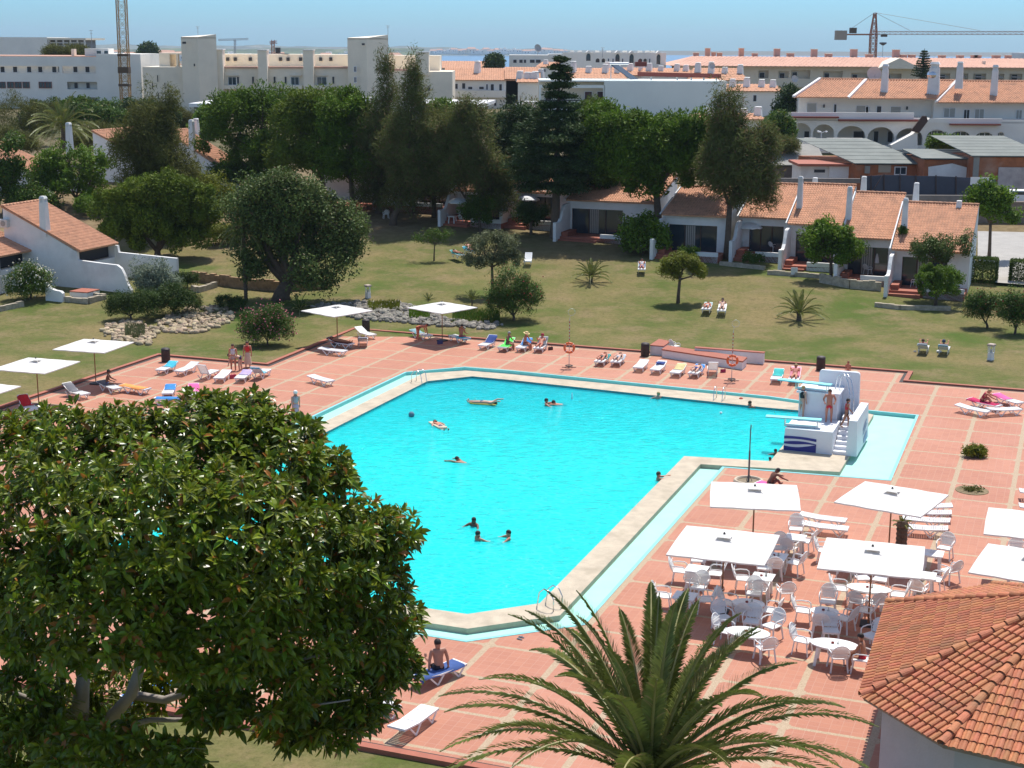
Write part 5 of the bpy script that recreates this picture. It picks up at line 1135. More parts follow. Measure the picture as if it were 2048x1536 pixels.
# dead plant bed in the terrace
p=G(1944,981,.035); o=MB().lathe((0,0,0),[(.75,0),(.74,.02),(.4,.03)],24).build('planting_bed',mat('dry_bed',(.20,.15,.08),.95,var=.4,scale=5)); o.location=p; tag(o,'round bare planting bed in the terrace tiles','planting bed')
C=rng.normal(size=(260,3))*np.array([.22,.22,.05])+np.array([p.x,p.y,.10]); V,F=leafquads(C,.18,.3); o=npmesh('dry_plant',V,F,LM['casu2']); tag(o,'withered low plant in the round bed','plant')
# foreground rubber fig
def rubber_fig():
    Y=27.; base=PY(165,1490,Y); t=thing('rubber_fig_tree','large glossy leaved rubber fig tree filling the lower left foreground','tree',(base.x,base.y,0)); k=Y/FPX; B=Vector((base.x,base.y,0))
    L=[(250,858,80,55,.6),(30,876,85,58,1.),(130,866,90,58,.8),(480,838,90,60,.5),(570,868,75,55,.3),(400,828,90,55,1),(640,930,70,55,0),(240,1400,110,80,.5),(110,1430,110,80,0),(790,1240,55,60,0),(640,1440,110,60,-.5),(40,930,110,110,1.5),(150,900,110,100,0),(290,900,130,100,1),(430,890,90,85,0),(490,880,80,80,0),(560,940,100,90,-.5),(640,1000,85,80,0),(90,1060,180,160,-1.5),(300,1040,200,160,-2),(480,1080,170,150,-2),(620,1110,130,130,-1),(730,1080,90,85,0),(790,1060,50,55,0),(750,1180,75,85,-.5),
     (200,1220,190,120,-2.5),(420,1240,170,120,-2),(600,1270,130,110,-1),(735,1300,80,80,0),(800,1330,45,40,0),(520,1370,130,80,-1),(660,1410,90,55,0),(740,1405,50,40,0),(40,1200,130,120,-1),(30,1400,110,90,-1),(60,1490,120,60,-2),(580,1440,70,40,0),(350,1340,90,50,1),(430,1400,70,50,-1),(200,1500,120,40,-3.),(330,1520,90,30,-3)]
    LB=[]
    for l in L:
        c=PY(l[0],l[1],Y+l[4])-B; LB.append((c.x,c.y,c.z,l[2]*k*.93,max(.7,l[2]*k*.8),l[3]*k*.93))
    A=np.array(LB); nR=3700
    vol=(A[:,3]*A[:,4]*A[:,5])**(2/3); idx=rng.choice(len(LB),nR,p=vol/vol.sum()); q=A[idx]; d=rng.normal(size=(nR,3)); d/=np.linalg.norm(d,axis=1)[:,None]
    rr=rng.uniform(.66,1.12,nR)[:,None]; C=q[:,:3]+d*q[:,3:6]*rr
    # rosette axis: outward from the overall crown centre + up
    cc=np.array([(PY(360,1250,Y+1)-B)[i] for i in range(3)]); ax=(C-cc); ax/=np.linalg.norm(ax,axis=1)[:,None]; ax=ax*.9+np.array([0,-.15,.55])+rng.normal(size=(nR,3))*.35; ax/=np.linalg.norm(ax,axis=1)[:,None]
    nl=13; Vs=[];Fs=[]; tw=MB()
    for i in range(nR):
        a=ax[i]; r=np.cross(a,[.3,.1,1]); r/=np.linalg.norm(r); s=np.cross(a,r); o=C[i]
        for j in range(nl):
            ph=j*2.4+rng.random()*.5; f=j/nl; tilt=1.4-1.05*f+rng.normal()*.12   # outer leaves open, inner upright
            rad=r*math.cos(ph)+s*math.sin(ph); dirn=a*math.cos(tilt)+rad*math.sin(tilt); dirn[2]-=.16*(1-f); dirn/=np.linalg.norm(dirn)
            wd=np.cross(dirn,a); wd/=np.linalg.norm(wd)+1e-9; nrm=np.cross(wd,dirn); Ln=.285*rng.uniform(.75,1.15)*(1-.35*f); W=Ln*.18
            st=o-a*(.10*(1-f)); p0=st+dirn*.03; b=len(Vs); dr=np.array([0,0,-1.])*Ln
            # midrib points with gentle arch and two blade halves folded up
            m1=p0+dirn*Ln*.35+nrm*Ln*.05; m2=p0+dirn*Ln*.7+nrm*Ln*.03+dr*.05; tp=p0+dirn*Ln+dr*.16
            up_=nrm*W*.35
            Vs+=[p0,m1,m2,tp,m1+wd*W+up_,m2+wd*W*.82+up_,m1-wd*W+up_,m2-wd*W*.82+up_]
            Fs+=[(b,b+1,b+4,b+4),(b+1,b+2,b+5,b+4),(b+2,b+3,b+5,b+5),(b,b+6,b+1,b+1),(b+6,b+7,b+2,b+1),(b+7,b+3,b+2,b+2)]
        if i%2==0: tw.tube([o-a*.55-np.array([0,0,.1]),o-a*.2,o+a*.02],[.014,.011,.007],4)
    Fq=[f for f in Fs]; V=np.array(Vs,np.float32)
    me=bpy.data.meshes.new('crown'); me.from_pydata([tuple(v) for v in V],[],[tuple(dict.fromkeys(f)) for f in Fq]); me.materials.append(LM['fig']); me.polygons.foreach_set('use_smooth',[False]*len(me.polygons)); link('crown',me,t)
    tw.build('twigs',mat('green_twig',(.16,.17,.05),.7),t)
    b=MB(); f=Vector((0,0,PY(165,1480,Y).z)); b.tube([(0,.2,-.2),(0,.1,3.5),(0,0,f.z*.7),f],[.45,.36,.30,.26],12)
    def P(x,y,dy=0): return PY(x,y,Y+dy)-B
    for pth,r0 in(([(165,1490),(160,1420),(165,1370),(180,1280),(150,1120)],.22),([(180,1490),(215,1445),(262,1390),(285,1320),(330,1200),(420,1050)],.17),([(262,1390),(330,1400),(420,1370),(560,1330),(680,1300)],.10),([(190,1470),(300,1440),(420,1440),(560,1420),(700,1400)],.07),([(160,1440),(60,1400),(-60,1350)],.12),([(180,1280),(260,1150),(300,980)],.10),([(160,1200),(80,1050),(60,930)],.09),([(330,1200),(520,1120),(650,1090)],.08),([(420,1050),(480,950),(520,900)],.06),([(420,1370),(520,1200),(640,1100)],.06)):
        n=len(pth); b.tube([P(x,y,-.3*i if i else 0) for i,(x,y) in enumerate(pth)],[r0*(1-.8*i/(n-1)) for i in range(n)],8)
    b.build('trunk',mat('fig_bark',(.30,.26,.22),.9,var=.2,scale=2,bump=.4,bscale=9),t,smooth=True)
rubber_fig()
# rockery: individual boulders merged as an uncountable rock band + low herbs
def rocks(name,poly,n,smin,smax,lab,m,zoff=0):
    V=[];F=[]
    xs_=[p[0] for p in poly]; ys_=[p[1] for p in poly]; c=0
    while c<n:
        x=random.uniform(min(xs_),max(xs_)); y=random.uniform(min(ys_),max(ys_))
        if not inpoly(x,y,poly): continue
        p=T(x,y); s=random.uniform(smin,smax); b=len(V); q=MB().ell((0,0,0),(s*random.uniform(.7,1.2),s*random.uniform(.7,1.1),s*random.uniform(.5,.8)),6,4); rz=Matrix.Rotation(random.random()*6,3,'Z')@Matrix.Rotation(random.uniform(-.4,.4),3,'X')
        for v in q.v: w=rz@(Vector(v)*random.uniform(.8,1.15)); V.append((p.x+w.x,p.y+w.y,p.z+w.z+s*.25+zoff))
        F+=[tuple(i+b for i in f) for f in q.f]; c+=1
    o=npmesh(name,V,F,m); tag(o,lab,'rocks',kind='stuff'); return o
rocks('rockery',[(205,655),(215,650),(260,640),(320,660),(300,690),(245,688),(208,672)],260,.12,.30,'tumbled cream rocks of the rockery left of the dark shrubs',ROCK)
rocks('rockery',[(310,645),(380,615),(450,612),(470,640),(400,670),(330,665)],330,.12,.32,'cream rocks between the dark shrubs and the pink oleander',ROCK)
RK2=mat('grey_rock',(.28,.255,.21),.95,var=.25,scale=1.6,bump=.8,bscale=5,island=.3)
rocks('rockery',[(610,612),(720,604),(810,607),(905,640),(1010,650),(985,660),(900,655),(820,648),(720,640),(640,618)],760,.10,.30,'grey rock garden band behind the pool parasols',RK2)
for i,(pl,n,lf,lab) in enumerate((([(745,608),(800,612),(790,622),(735,620)],160,'yel','low grassy plants among the grey rocks'),([(818,625),(860,622),(855,640),(822,638)],200,'bright','bright green ground cover before the bending person'),([(925,625),(1000,630),(990,645),(905,640)],260,'mid','leafy plants at the right end of the rock garden'),([(250,660),(280,655),(290,672),(258,676)],160,'olive','low herbs in the left rockery'))):
    C=[]
    while len(C)<n*9:
        x=random.uniform(min(q[0] for q in pl),max(q[0] for q in pl)); y=random.uniform(min(q[1] for q in pl),max(q[1] for q in pl)); p=T(x,y); C.append((p.x,p.y,p.z+random.random()*.35))
    V,F=leafquads(np.array(C),.28,.18,ob=.8,outdir=np.repeat([[0,0,1.]],len(C),0)); o=npmesh('ground_cover',V,F,LM[lf]); tag(o,lab,'ground cover',kind='stuff')
# ---------------------------------------------------------------- buildings
def OP(px,py,P,d):
    r=ray(px,py); A=np.array([[r.x,-d.x],[r.y,-d.y]]); t,q=np.linalg.solve(A,[P.x,P.y]); return Vector((r.x*t,r.y*t,CH+r.z*t))
def corr(EL,ER,RR,RL,name,m,parent,pitch=.23,course=.38,amp=.045,thick=.12,step=.03):
    EL,ER,RR,RL=map(Vector,(EL,ER,RR,RL)); W=((ER-EL).length+(RR-RL).length)/2; Dp=((RL-EL).length+(RR-ER).length)/2
    nc=max(2,int(W/pitch))*4; nr=max(1,int(Dp/course)); N=(ER-EL).cross(RL-EL).normalized()
    if N.z<0: N=-N
    V=[];F=[]
    for r in range(nr):
        for e,(s,o) in enumerate(((r/nr,step),((r+1)/nr,0.))):
            for c in range(nc+1):
                w=c/nc; p=EL.lerp(ER,w).lerp(RL.lerp(RR,w),s)
                V.append(p+N*(o+amp*math.cos(2*PI*c/4)))
    k=nc+1
    for r in range(2*nr-1):
        for c in range(nc): F.append((r*k+c,r*k+c+1,(r+1)*k+c+1,(r+1)*k+c))
    b=MB().add(V,F)
    b.add([EL+N*.03,ER+N*.03,RR+N*.0,RL+N*.0,EL-N*thick,ER-N*thick,RR-N*thick,RL-N*thick],[(0,4,5,1),(1,5,6,2),(2,6,7,3),(3,7,4,0),(7,6,5,4)])
    return b.build(name,m,parent)
def ridgecap(a,b,m,parent,r=.12,name='ridge_tiles',seg=.4):
    a,b=Vector(a),Vector(b); n=max(2,int((b-a).length/seg)); g=MB()
    for i in range(n): g.tube([a.lerp(b,i/n),a.lerp(b,(i+1.05)/n)],[r*1.12,r*.92],8)
    return g.build(name,m,parent,smooth=True)
def chimney(p,h,parent,m=WALLW,w=.42):
    c=MB(); p=Vector(p); q=[(-w/2,-w/2),(w/2,-w/2),(w/2,w/2),(-w/2,w/2)]; rot=lambda P,k:[(p.x+EU.x*x*k+EV.x*y*k,p.y+EU.y*x*k+EV.y*y*k) for x,y in P]
    c.prism(rot(q,1.25),p.z-.6,p.z+h*.82,rot(q,.95)); 
    for i in(-1,1):
        for j in(-1,1): c.prism(rot([(i*w*.35-.05,j*w*.35-.05),(i*w*.35+.05,j*w*.35-.05),(i*w*.35+.05,j*w*.35+.05),(i*w*.35-.05,j*w*.35+.05)],1),p.z+h*.82,p.z+h*.93)
    o=c.build('chimney',m,parent)
    MB().prism(rot(q,1.0),p.z+h*.93,p.z+h,rot(q,.7)).prism(rot(q,.55),p.z+h*.8,p.z+h*.935).build('chimney_cap',m,o); return o
def vwall(pts,th,name,m,parent,side):
    """vertical polygon (world points, coplanar) extruded along side vector"""
    n=len(pts); vs=[Vector(p) for p in pts]+[Vector(p)+side*th for p in pts]
    return MB().add(vs,[tuple(range(n)),tuple(range(2*n-1,n-1,-1))]+[(i,n+i,n+(i+1)%n,(i+1)%n) for i in range(n)]).build(name,m,parent)
TOPW=mat('whitewash_top',(.78,.78,.77),.85,var=.04)
def patio_wall(P,parent,L=4.2,h0=2.1,rise=0.,name='party_wall'):
    prof=[(0,h0)]+[(L*.30*i/4,h0) for i in range(1,5)]+[(L*.42,h0*.97),(L*.52,h0*.78),(L*.60,h0*.60),(L*.70,h0*.50),(L*.85,h0*.46),(L*.88,h0*.50),(L,h0*.50)]
    pts=[P-EV*a+Vector((0,0,b)) for a,b in prof]+[P-EV*L+Vector((0,0,-1.2)),P+Vector((0,0,-1.2))]
    return vwall(pts,.28,name,WALLW,parent,EU)
def bungalow(lab,xl,xr,yb,ye,yr,D=6.8,chim=None,door=(.25,.75),patio=True,pw=True,zoff=0,rsub=0,base=None):
    P=T(xl,yb) if base is None else base; t=thing('bungalow',lab,'bungalow',(0,0,0),0,'white bungalows with tiled roofs behind the lawn')
    FP=P; EP=P-EV*.55
    el=OP(xl,ye,EP,EU); er=OP(xr,ye+(xr-xl)*.03,EP,EU); er=Vector((er.x,er.y,el.z)); W=(er-el).length
    zr=PY(xl,yr,(P+EV*D).y).z; rl=el+EV*(D+.55); rr=er+EV*(D+.55); rl.z=rr.z=zr
    corr(el,er,rr,rl,'roof',RT,t); ridgecap(rl+Vector((0,0,.03)),rr+Vector((0,0,.03)),RT,t)
    f0=Vector((el.x,el.y,P.z))+EV*.55; f1=f0+EU*W; z1=el.z+.12; th=.25
    # front wall with openings
    d0,d1=door; zt=min(z1-.35,P.z+2.35)
    fr=MB()
    def seg(a,b,za,zb): q=[f0+EU*W*a,f0+EU*W*b,f0+EU*W*b+EV*th,f0+EU*W*a+EV*th]; fr.prism([x[:2] for x in q],za,zb)
    seg(0,d0,P.z-1,z1); seg(d1,1,P.z-1,z1); seg(d0,d1,zt,z1); fr.build('front_wall',WALLW,t)
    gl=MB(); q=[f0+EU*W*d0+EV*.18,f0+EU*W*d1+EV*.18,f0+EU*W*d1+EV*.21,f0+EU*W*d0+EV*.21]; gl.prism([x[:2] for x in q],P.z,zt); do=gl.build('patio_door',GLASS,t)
    fm=MB(); 
    for s in(0,.33,.66,1.): c=f0+EU*(W*(d0+(d1-d0)*s))+EV*.12; fm.bar((c.x,c.y,P.z),(c.x,c.y,zt),.08,.08)
    fm.build('door_frame',BROWNW,do)
    cu=MB(); c0=f0+EU*(W*(d0+(d1-d0)*.36))+EV*.165
    if rsub==0:
        for i in range(5): c=c0+EU*i*.18; cu.bar((c.x,c.y,P.z+.1),(c.x,c.y,zt-.05),.13,.03)
        cu.build('curtain',mat('curtain',(.35,.32,.28),.9,var=.1),do)
    # side and back walls follow the roof slope
    for s,nm in((0,'left_wall'),(1,'right_wall')):
        a=f0+EU*(W*s)-EU*(th*s); b=a+EV*D; pts=[Vector((a.x,a.y,P.z-1))+EV*th,Vector((b.x,b.y,P.z-1)),Vector((b.x,b.y,zr-.1)),Vector((a.x,a.y,el.z+.1))+EV*th]; vwall(pts,th,nm,WALLW,t,EU)
    b0=f0+EV*D; q=[b0,b0+EU*W,b0+EU*W+EV*th,b0+EV*th]; MB().prism([x[:2] for x in q],P.z-1,zr-.12).build('back_wall',WALLW,t)
    # white verge strip
    MB().bar(el+EU*.0+Vector((0,0,.02))-EU*.13,rl+Vector((0,0,.02))-EU*.13,.10,.10).build('verge',TOPW,t)
    if chim:
        for cx,cy,hh in chim:
            s=(cx-xl)/(xr-xl); 
            # find point on the roof plane below pixel
            best=None
            for k in range(0,41):
                w=k/40; p=(el.lerp(rl,w))+EU*0; q_=OP(cx,cy,p,EU)
                if best is None or abs(q_.z-p.z)<best[0]: best=(abs(q_.z-p.z),Vector((q_.x,q_.y,p.z)))
            chimney(best[1],hh,t)
    if patio:
        pl=3.1; a=f0-EV*pl; q=[a+EU*.3,a+EU*(W-.02),f0+EU*(W-.02),f0+EU*.3]; MB().prism([x[:2] for x in q],P.z-1.2,P.z+.06).build('patio_floor',TERRA,t)
        lw=MB(); q=[a+EU*(W*.48),a+EU*(W-.05),a+EU*(W-.05)+EV*.25,a+EU*(W*.48)+EV*.25]; lw.prism([x[:2] for x in q],P.z-.9,P.z+.42); lw.build('low_wall',WALLW,t)
        st=MB(); q=[a+EU*.3-EV*.5,a+EU*(W*.45)-EV*.5,a+EU*(W*.45),a+EU*.3]; st.prism([x[:2] for x in q],P.z-1.2,P.z-.14); st.build('step',TERRA,t)
        be=MB(); q=[a+EU*.35+EV*.3,a+EU*.95+EV*.3,f0+EU*.95-EV*.2,f0+EU*.35-EV*.2]; be.prism([x[:2] for x in q],P.z+.06,P.z+.45); be.build('bench',TERRA,t)
    if pw: patio_wall(f0-EU*.0,t,4.2,h0=el.z-P.z-.35)
    return dict(t=t,f0=f0,W=W,P=P,el=el,er=er,rl=rl,rr=rr)
BG={}
BG[8]=bungalow('rightmost bungalow beside the clipped hedges with a dark open patio',1783,1940,570,498,404,chim=[(1808,462,2.7),(1918,412,.5)],door=(.14,.72))
BG[7]=bungalow('second bungalow from the right, closed parasol on its patio',1684,1787,548,474,384,chim=[(1697,438,2.7),(1832,390,1.1)],door=(.12,.9))
BG[6]=bungalow('third bungalow from the right, behind the lemon tree',1575,1684,522,447,367,chim=[(1599,414,2.7),(1727,378,1.1)],door=(.15,.85))
BG[5]=bungalow('fourth bungalow from the right with white umbrella and table outside',1478,1576,502,433,366,chim=[(1630,366,.7)],door=(.2,.9),rsub=1)
BG[4]=bungalow('low roofed bungalow in tree shade with a pale blue umbrella',1323,1452,500,428,372,door=(.1,.85))
BG[3]=bungalow('bungalow with wide curtained patio doors left of the blue umbrella one',1132,1312,466,399,345,door=(.05,.62))
BG[2]=bungalow('bungalow behind the trunk of the tall conifer',1026,1132,440,383,348,door=(.1,.8),rsub=1)
BG[1]=bungalow('bungalow behind the wide feathery tree with a white umbrella outside',905,1022,436,380,340,door=(.2,.8))
BG[0]=bungalow('pinkish bungalow in shade below the umbrella pines with a raised terrace',640,905,398,338,305,door=(.75,.95),pw=False)
# left bungalows (roofs falling to the right)
def bungalow_left(lab,near_eave,far_eave,near_ridge,ybase,chim=None,zg=None,front=2.2,ac=False):
    B=T(near_eave[0],ybase); t=thing('bungalow',lab,'bungalow',(0,0,0),0,'white bungalows on the left with roofs falling to the right')
    E0=PY(near_eave[0],near_eave[1],B.y); 
    E1=OP(far_eave[0],far_eave[1],E0,EV); W=(Vector((E1.x,E1.y))-Vector((E0.x,E0.y))).length; E1=Vector((E1.x,E1.y,E0.z))
    R0=OP(near_ridge[0],near_ridge[1],E0,EU); R1=R0+(E1-E0)
    corr(E0,E1,R1,R0,'roof',RT,t); ridgecap(R0,R1,RT,t)
    g=B.z-1.0; i=.35
    a=E0-EU*i+EV*.1; r=R0+EV*.1; pts=[Vector((a.x,a.y,g)),Vector((a.x,a.y,E0.z-.1)),Vector((r.x,r.y,R0.z-.1)),Vector((r.x,r.y,g))]; vwall(pts,.25,'near_wall',WALLW,t,EV)
    q=E1-E0; pts=[p+q*.97 for p in pts]; vwall([Vector((p.x,p.y,z.z)) for p,z in zip(pts,pts)],.25,'far_wall',WALLW,t,EV)
    fa=[a+EV*.2,a+EV*(W-.2),a+EV*(W-.2)-EU*.25,a+EV*.2-EU*.25]; MB().prism([p[:2] for p in fa],g,E0.z-1.15).build('front_wall',WALLW,t)
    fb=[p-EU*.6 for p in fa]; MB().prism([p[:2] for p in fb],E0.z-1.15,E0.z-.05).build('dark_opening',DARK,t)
    # garden wall continuing from the near wall with curved end
    if front:
        L=front*2.2; h=E0.z-g; 
        pts=[Vector((a.x,a.y,E0.z-.75))]+[a+EU*(L*s)+Vector((0,0,E0.z-a.z-.75-dz)) for s,dz in((.0,0),(.4,.12),(.75,.2),(.83,.45),(.88,.9),(.93,1.6),(1.,2.1))]
        pts+=[Vector(((a+EU*L).x,(a+EU*L).y,g)),Vector((a.x,a.y,g))]; vwall(pts,.28,'garden_wall',WALLW,t,EV)
        b=a+EV*(W-.1); pts=[Vector((b.x,b.y,E0.z-.2)),Vector((b.x,b.y,E0.z-.2))+EU*.2,b+EU*.3+Vector((0,0,E0.z-b.z-.75)),b+EU*L*1.2+Vector((0,0,E0.z-b.z-.95)),Vector(((b+EU*L*1.2).x,(b+EU*L*1.2).y,g)),Vector((b.x,b.y,g))]; vwall(pts,.28,'garden_wall',WALLW,t,EV)
    if chim:
        for (cx,cy,h) in chim:
            best=None
            for k in range(41):
                p=E0.lerp(R0,k/40); q_=OP(cx,cy,p,EV)
                if best is None or abs(q_.z-p.z)<best[0]: best=(abs(q_.z-p.z),Vector((q_.x,q_.y,p.z)))
            chimney(best[1],h,t,w=.5)
    if ac:
        p=OP(10,446,a,EU); c=MB().box((0,0,0),(.9,.35,.62)); o=c.build('air_conditioner_case',mat('ac_white',(.6,.6,.56),.5)); 
        o.name='air_conditioner'; o.location=p-EV*.2; o.rotation_euler=(0,0,GA); tag(o,'white air conditioner box on the left garden wall','air conditioner')
        g2=MB().lathe((0,0,0),[(.22,0),(.22,.02)],16); f=g2.build('fan_grille',mat('grille',(.3,.3,.28),.5),o); f.rotation_euler=(PI/2,0,0); f.location=(.1,-.18,0)
    return t
bungalow_left('big left bungalow with orange roof and tall white chimney',(160,502),(237,489),(3,412),580,chim=[(90,457,2.6)],ac=True)
bungalow_left('low roofed annex cut by the left picture edge below the big left bungalow',(0,513),(75,497),(-150,440),590,front=0)
bungalow_left('left bungalow with gabled roof seen through the feathery tree',(320,335),(400,322),(184,262),372,chim=[(140,300,2.9)],front=1.2)
bungalow_left('left bungalow with two white chimneys left of the stone pines',(434,328),(476,322),(330,262),372,chim=[(385,297,3.1),(393,266,1.6)],front=1.4)
bungalow_left('rear left bungalow with its roof end behind the green fruit tree',(55,342),(115,316),(-60,290),395,front=1.5)
# small patio things
PU=[None]
def patio_umbrella(px,py,lab,col=(.8,.8,.78),h=2.1):
    p=T(px,py); p.z+=.12
    t=thing('patio_umbrella',lab,'umbrella',p); MB().tube([(0,0,0),(0,0,h+.1)],.02,6).build('pole',METAL,t)
    c=MB(); n=16; pr_=[(.02,h+.42),(.35,h+.38),(.75,h+.24),(1.12,h+.0),(1.13,h-.13)]; vs=[]
    for r,z in pr_:
        for k in range(n): a=2*PI*k/n; rr=r*(1-.05*(k%2)) ; vs.append((rr*math.cos(a),rr*math.sin(a),z+(.05*(k%2) if r>1 and z<h-.05 else 0)))
    c.add(vs,[(i*n+k,i*n+(k+1)%n,(i+1)*n+(k+1)%n,(i+1)*n+k) for i in range(4) for k in range(n)]); c.build('canopy',clothmat(col),t)
    MB().lathe((0,0,0),[(.22,0),(.2,.08)],12).build('base',mat('base_dark',(.05,.05,.05),.7),t)
patio_umbrella(919,450,'white patio umbrella in front of the leftmost centre bungalow'); patio_umbrella(1056,444,'white patio umbrella behind the dark round shrub tree'); patio_umbrella(1256,461,'white patio umbrella left above the fig bush'); patio_umbrella(1368,492,'pale blue patio umbrella in the shaded patio right of the fig bush',(.30,.42,.52)); patio_umbrella(1499,503,'white patio umbrella right of the curved white wall')
p=T(1752,552); p.z+=.3; t=thing('closed_umbrella','folded white umbrella on the dark patio','umbrella',p); MB().tube([(0,0,0),(0,0,1.0)],.02,6).build('pole',METAL,t); MB().lathe((0,0,.8),[(.24,0),(.16,.5),(.06,1.1),(.02,1.3)],12).build('folded_canopy',clothmat((.6,.55,.52)),t)
def pchair(px,py,rz,lab,scale=1): p=T(px,py); return dup(CHP[0],(p.x,p.y,p.z+.14),rz,lab,group='patio chairs')
pchair(1175,452,.5,'chair left of the table before the curtained doors'); pchair(1222,456,-.6,'chair right of the table before the curtained doors'); pchair(888,447,1.,'white chair on the patio left of the umbrella of the leftmost centre bungalow'); pchair(925,450,-.8,'white chair under the umbrella of the leftmost centre bungalow'); pchair(1345,492,.4,'shaded chair under the pale blue umbrella, left'); pchair(1388,492,-.4,'shaded chair under the pale blue umbrella, right'); pchair(1488,502,.3,'chair in front of the table right of the curved white wall'); pchair(1522,500,-1.2,'white chair right of the patio umbrella by the curved wall'); pchair(1545,506,-.9,'white chair beside the low white pillar'); pchair(1586,510,.2,'white chair on the patio behind the lemon tree'); pchair(1735,552,-1.,'wooden looking chair beside the folded umbrella'); pchair(1829,578,.9,'white chair half hidden by the mushroom shaped tree'); pchair(772,440,.3,'pale chair in the deep tree shade')
def ptable(px,py,lab): p=T(px,py); o=dup(TBP[('square',(.8,.8))],(p.x,p.y,p.z+.14),GA,lab); o['group']='patio tables'
ptable(1198,452,'table before the curtained patio doors'); ptable(1368,494,'table under the pale blue umbrella'); ptable(1512,500,'white table right of the curved white wall'); ptable(905,450,'white patio table of the leftmost centre bungalow')
# low stone walls and beds
def stonewall(pts,h,lab,w=.35,m=STONE):
    b=MB(); P=[T(x,y) for x,y in pts]
    for a,c in zip(P,P[1:]):
        n=max(1,int((c-a).length/.45))
        for i in range(n):
            q=a.lerp(c,(i+.5)/n); d=c-a; z=TZ(q.x,q.y); hh=h*random.uniform(.88,1.1); b.box((q.x,q.y,z+hh/2-.1),((c-a).length/n*1.02,w*random.uniform(.85,1.1),hh+.2),rz=math.atan2(d.y,d.x))
    o=b.build('stone_wall',m); tag(o,lab,'stone wall')
stonewall([(385,560),(470,572),(560,580),(655,576)],.75,'curved dry stone retaining wall left of the carob tree',m=mat('ochre_stone',(.30,.19,.10),.95,var=.35,scale=2.5,bump=.8,bscale=6))
stonewall([(132,605),(178,608),(210,600),(170,592)],.45,'low stone bed edge at the end of the left garden wall'); stonewall([(0,622),(46,612)],.4,'low stone bed edge at the left picture edge')
stonewall([(385,578),(395,583),(432,572)],.35,'short stone bed edge behind the silvery shrub')
stonewall([(1535,548),(1640,556)],.35,'low stone edge below the patio left of the lemon tree'); stonewall([(1640,565),(1700,576),(1762,580)],.7,'stone bed wall below the lemon tree'); stonewall([(1750,612),(1800,618),(1900,620)],.3,'thin stone edge in front of the rightmost bungalow'); stonewall([(1440,528),(1530,538)],.25,'thin stone edge below the curved white wall')
# steps / pillar at the left wall
p=T(118,606); t=thing('garden_wall_end','curved white wall end and red topped bench beside the white oleander','garden wall',(0,0,0))
a=p; pts=[a+EU*x+Vector((0,0,z)) for x,z in((-1.2,1.5),(-1.1,1.45),(-.8,1.1),(-.3,.95),(.2,.9),(.35,.75),(.35,-.3),(-1.2,-.3))]; vwall(pts,.3,'wall_end',WALLW,t,EV)
b_=T(140,598); q=[b_,b_+EU*1.6,b_+EU*1.6+EV*1.6,b_+EV*1.6]; MB().prism([x[:2] for x in q],b_.z-.2,b_.z+.55).build('bench_block',WALLW,t); q=[b_-EU*.02-EV*.02,b_+EU*1.62-EV*.02,b_+EU*1.62+EV*1.62,b_-EU*.02+EV*1.62]; MB().prism([x[:2] for x in q],b_.z+.55,b_.z+.62).build('bench_top',TERRA,t)
# pedestals
def pedestal(x,y,lab,h=1.15):
    p=T(x,y); t=thing('garden_lamp',lab,'garden lamp',p); MB().lathe((0,0,0),[(.24,0),(.24,.12),(.22,.14),(.22,.5)],4).build('plinth',WALLW,t)
    g=MB()
    for i in(-1,1):
        for j in(-1,1): g.box((i*.15,j*.0+.15*j,.72),(.05,.05,.44))
    g.build('post',WALLW,t); MB().lathe((0,0,.94),[(.3,0),(.3,.1),(.24,.14)],4).build('cap',mat('lamp_cap',(.45,.36,.30),.8),t); MB().lathe((0,0,.5),[(.08,0),(.08,.2)],8).build('lamp',mat('lamp_glass',(.5,.5,.45),.3),t)
pedestal(736,597,'white lamp pedestal with flat cap on the lawn behind the rock garden'); pedestal(1981,720,'white lamp pedestal with flat cap on the right lawn')
p=T(1588,553); t=thing('garden_sign','small blank whitish board on the bed edge left of the lemon tree','sign',p); MB().box((0,0,.45),(.55,.04,.6)).build('board',WALLW,t); MB().box((0,0,.1),(.05,.05,.3)).build('stake',BROWNW,t)
for x,y,l in((1656,440,'thin white street lamp rising behind the third bungalow'),):
    P0=PY(1656,455,150); t=thing('street_lamp',l,'street lamp',P0); MB().tube([(0,0,-3),(0,0,3.0)],.05,6).build('post',TOPW,t); MB().tube([(0,0,3.0),(-.15,0,3.15),(-.5,0,3.15)],.04,6).build('arm',TOPW,t); MB().ell((-.55,0,3.1),(.22,.12,.08),8,5).build('lamp_head',TOPW,t)
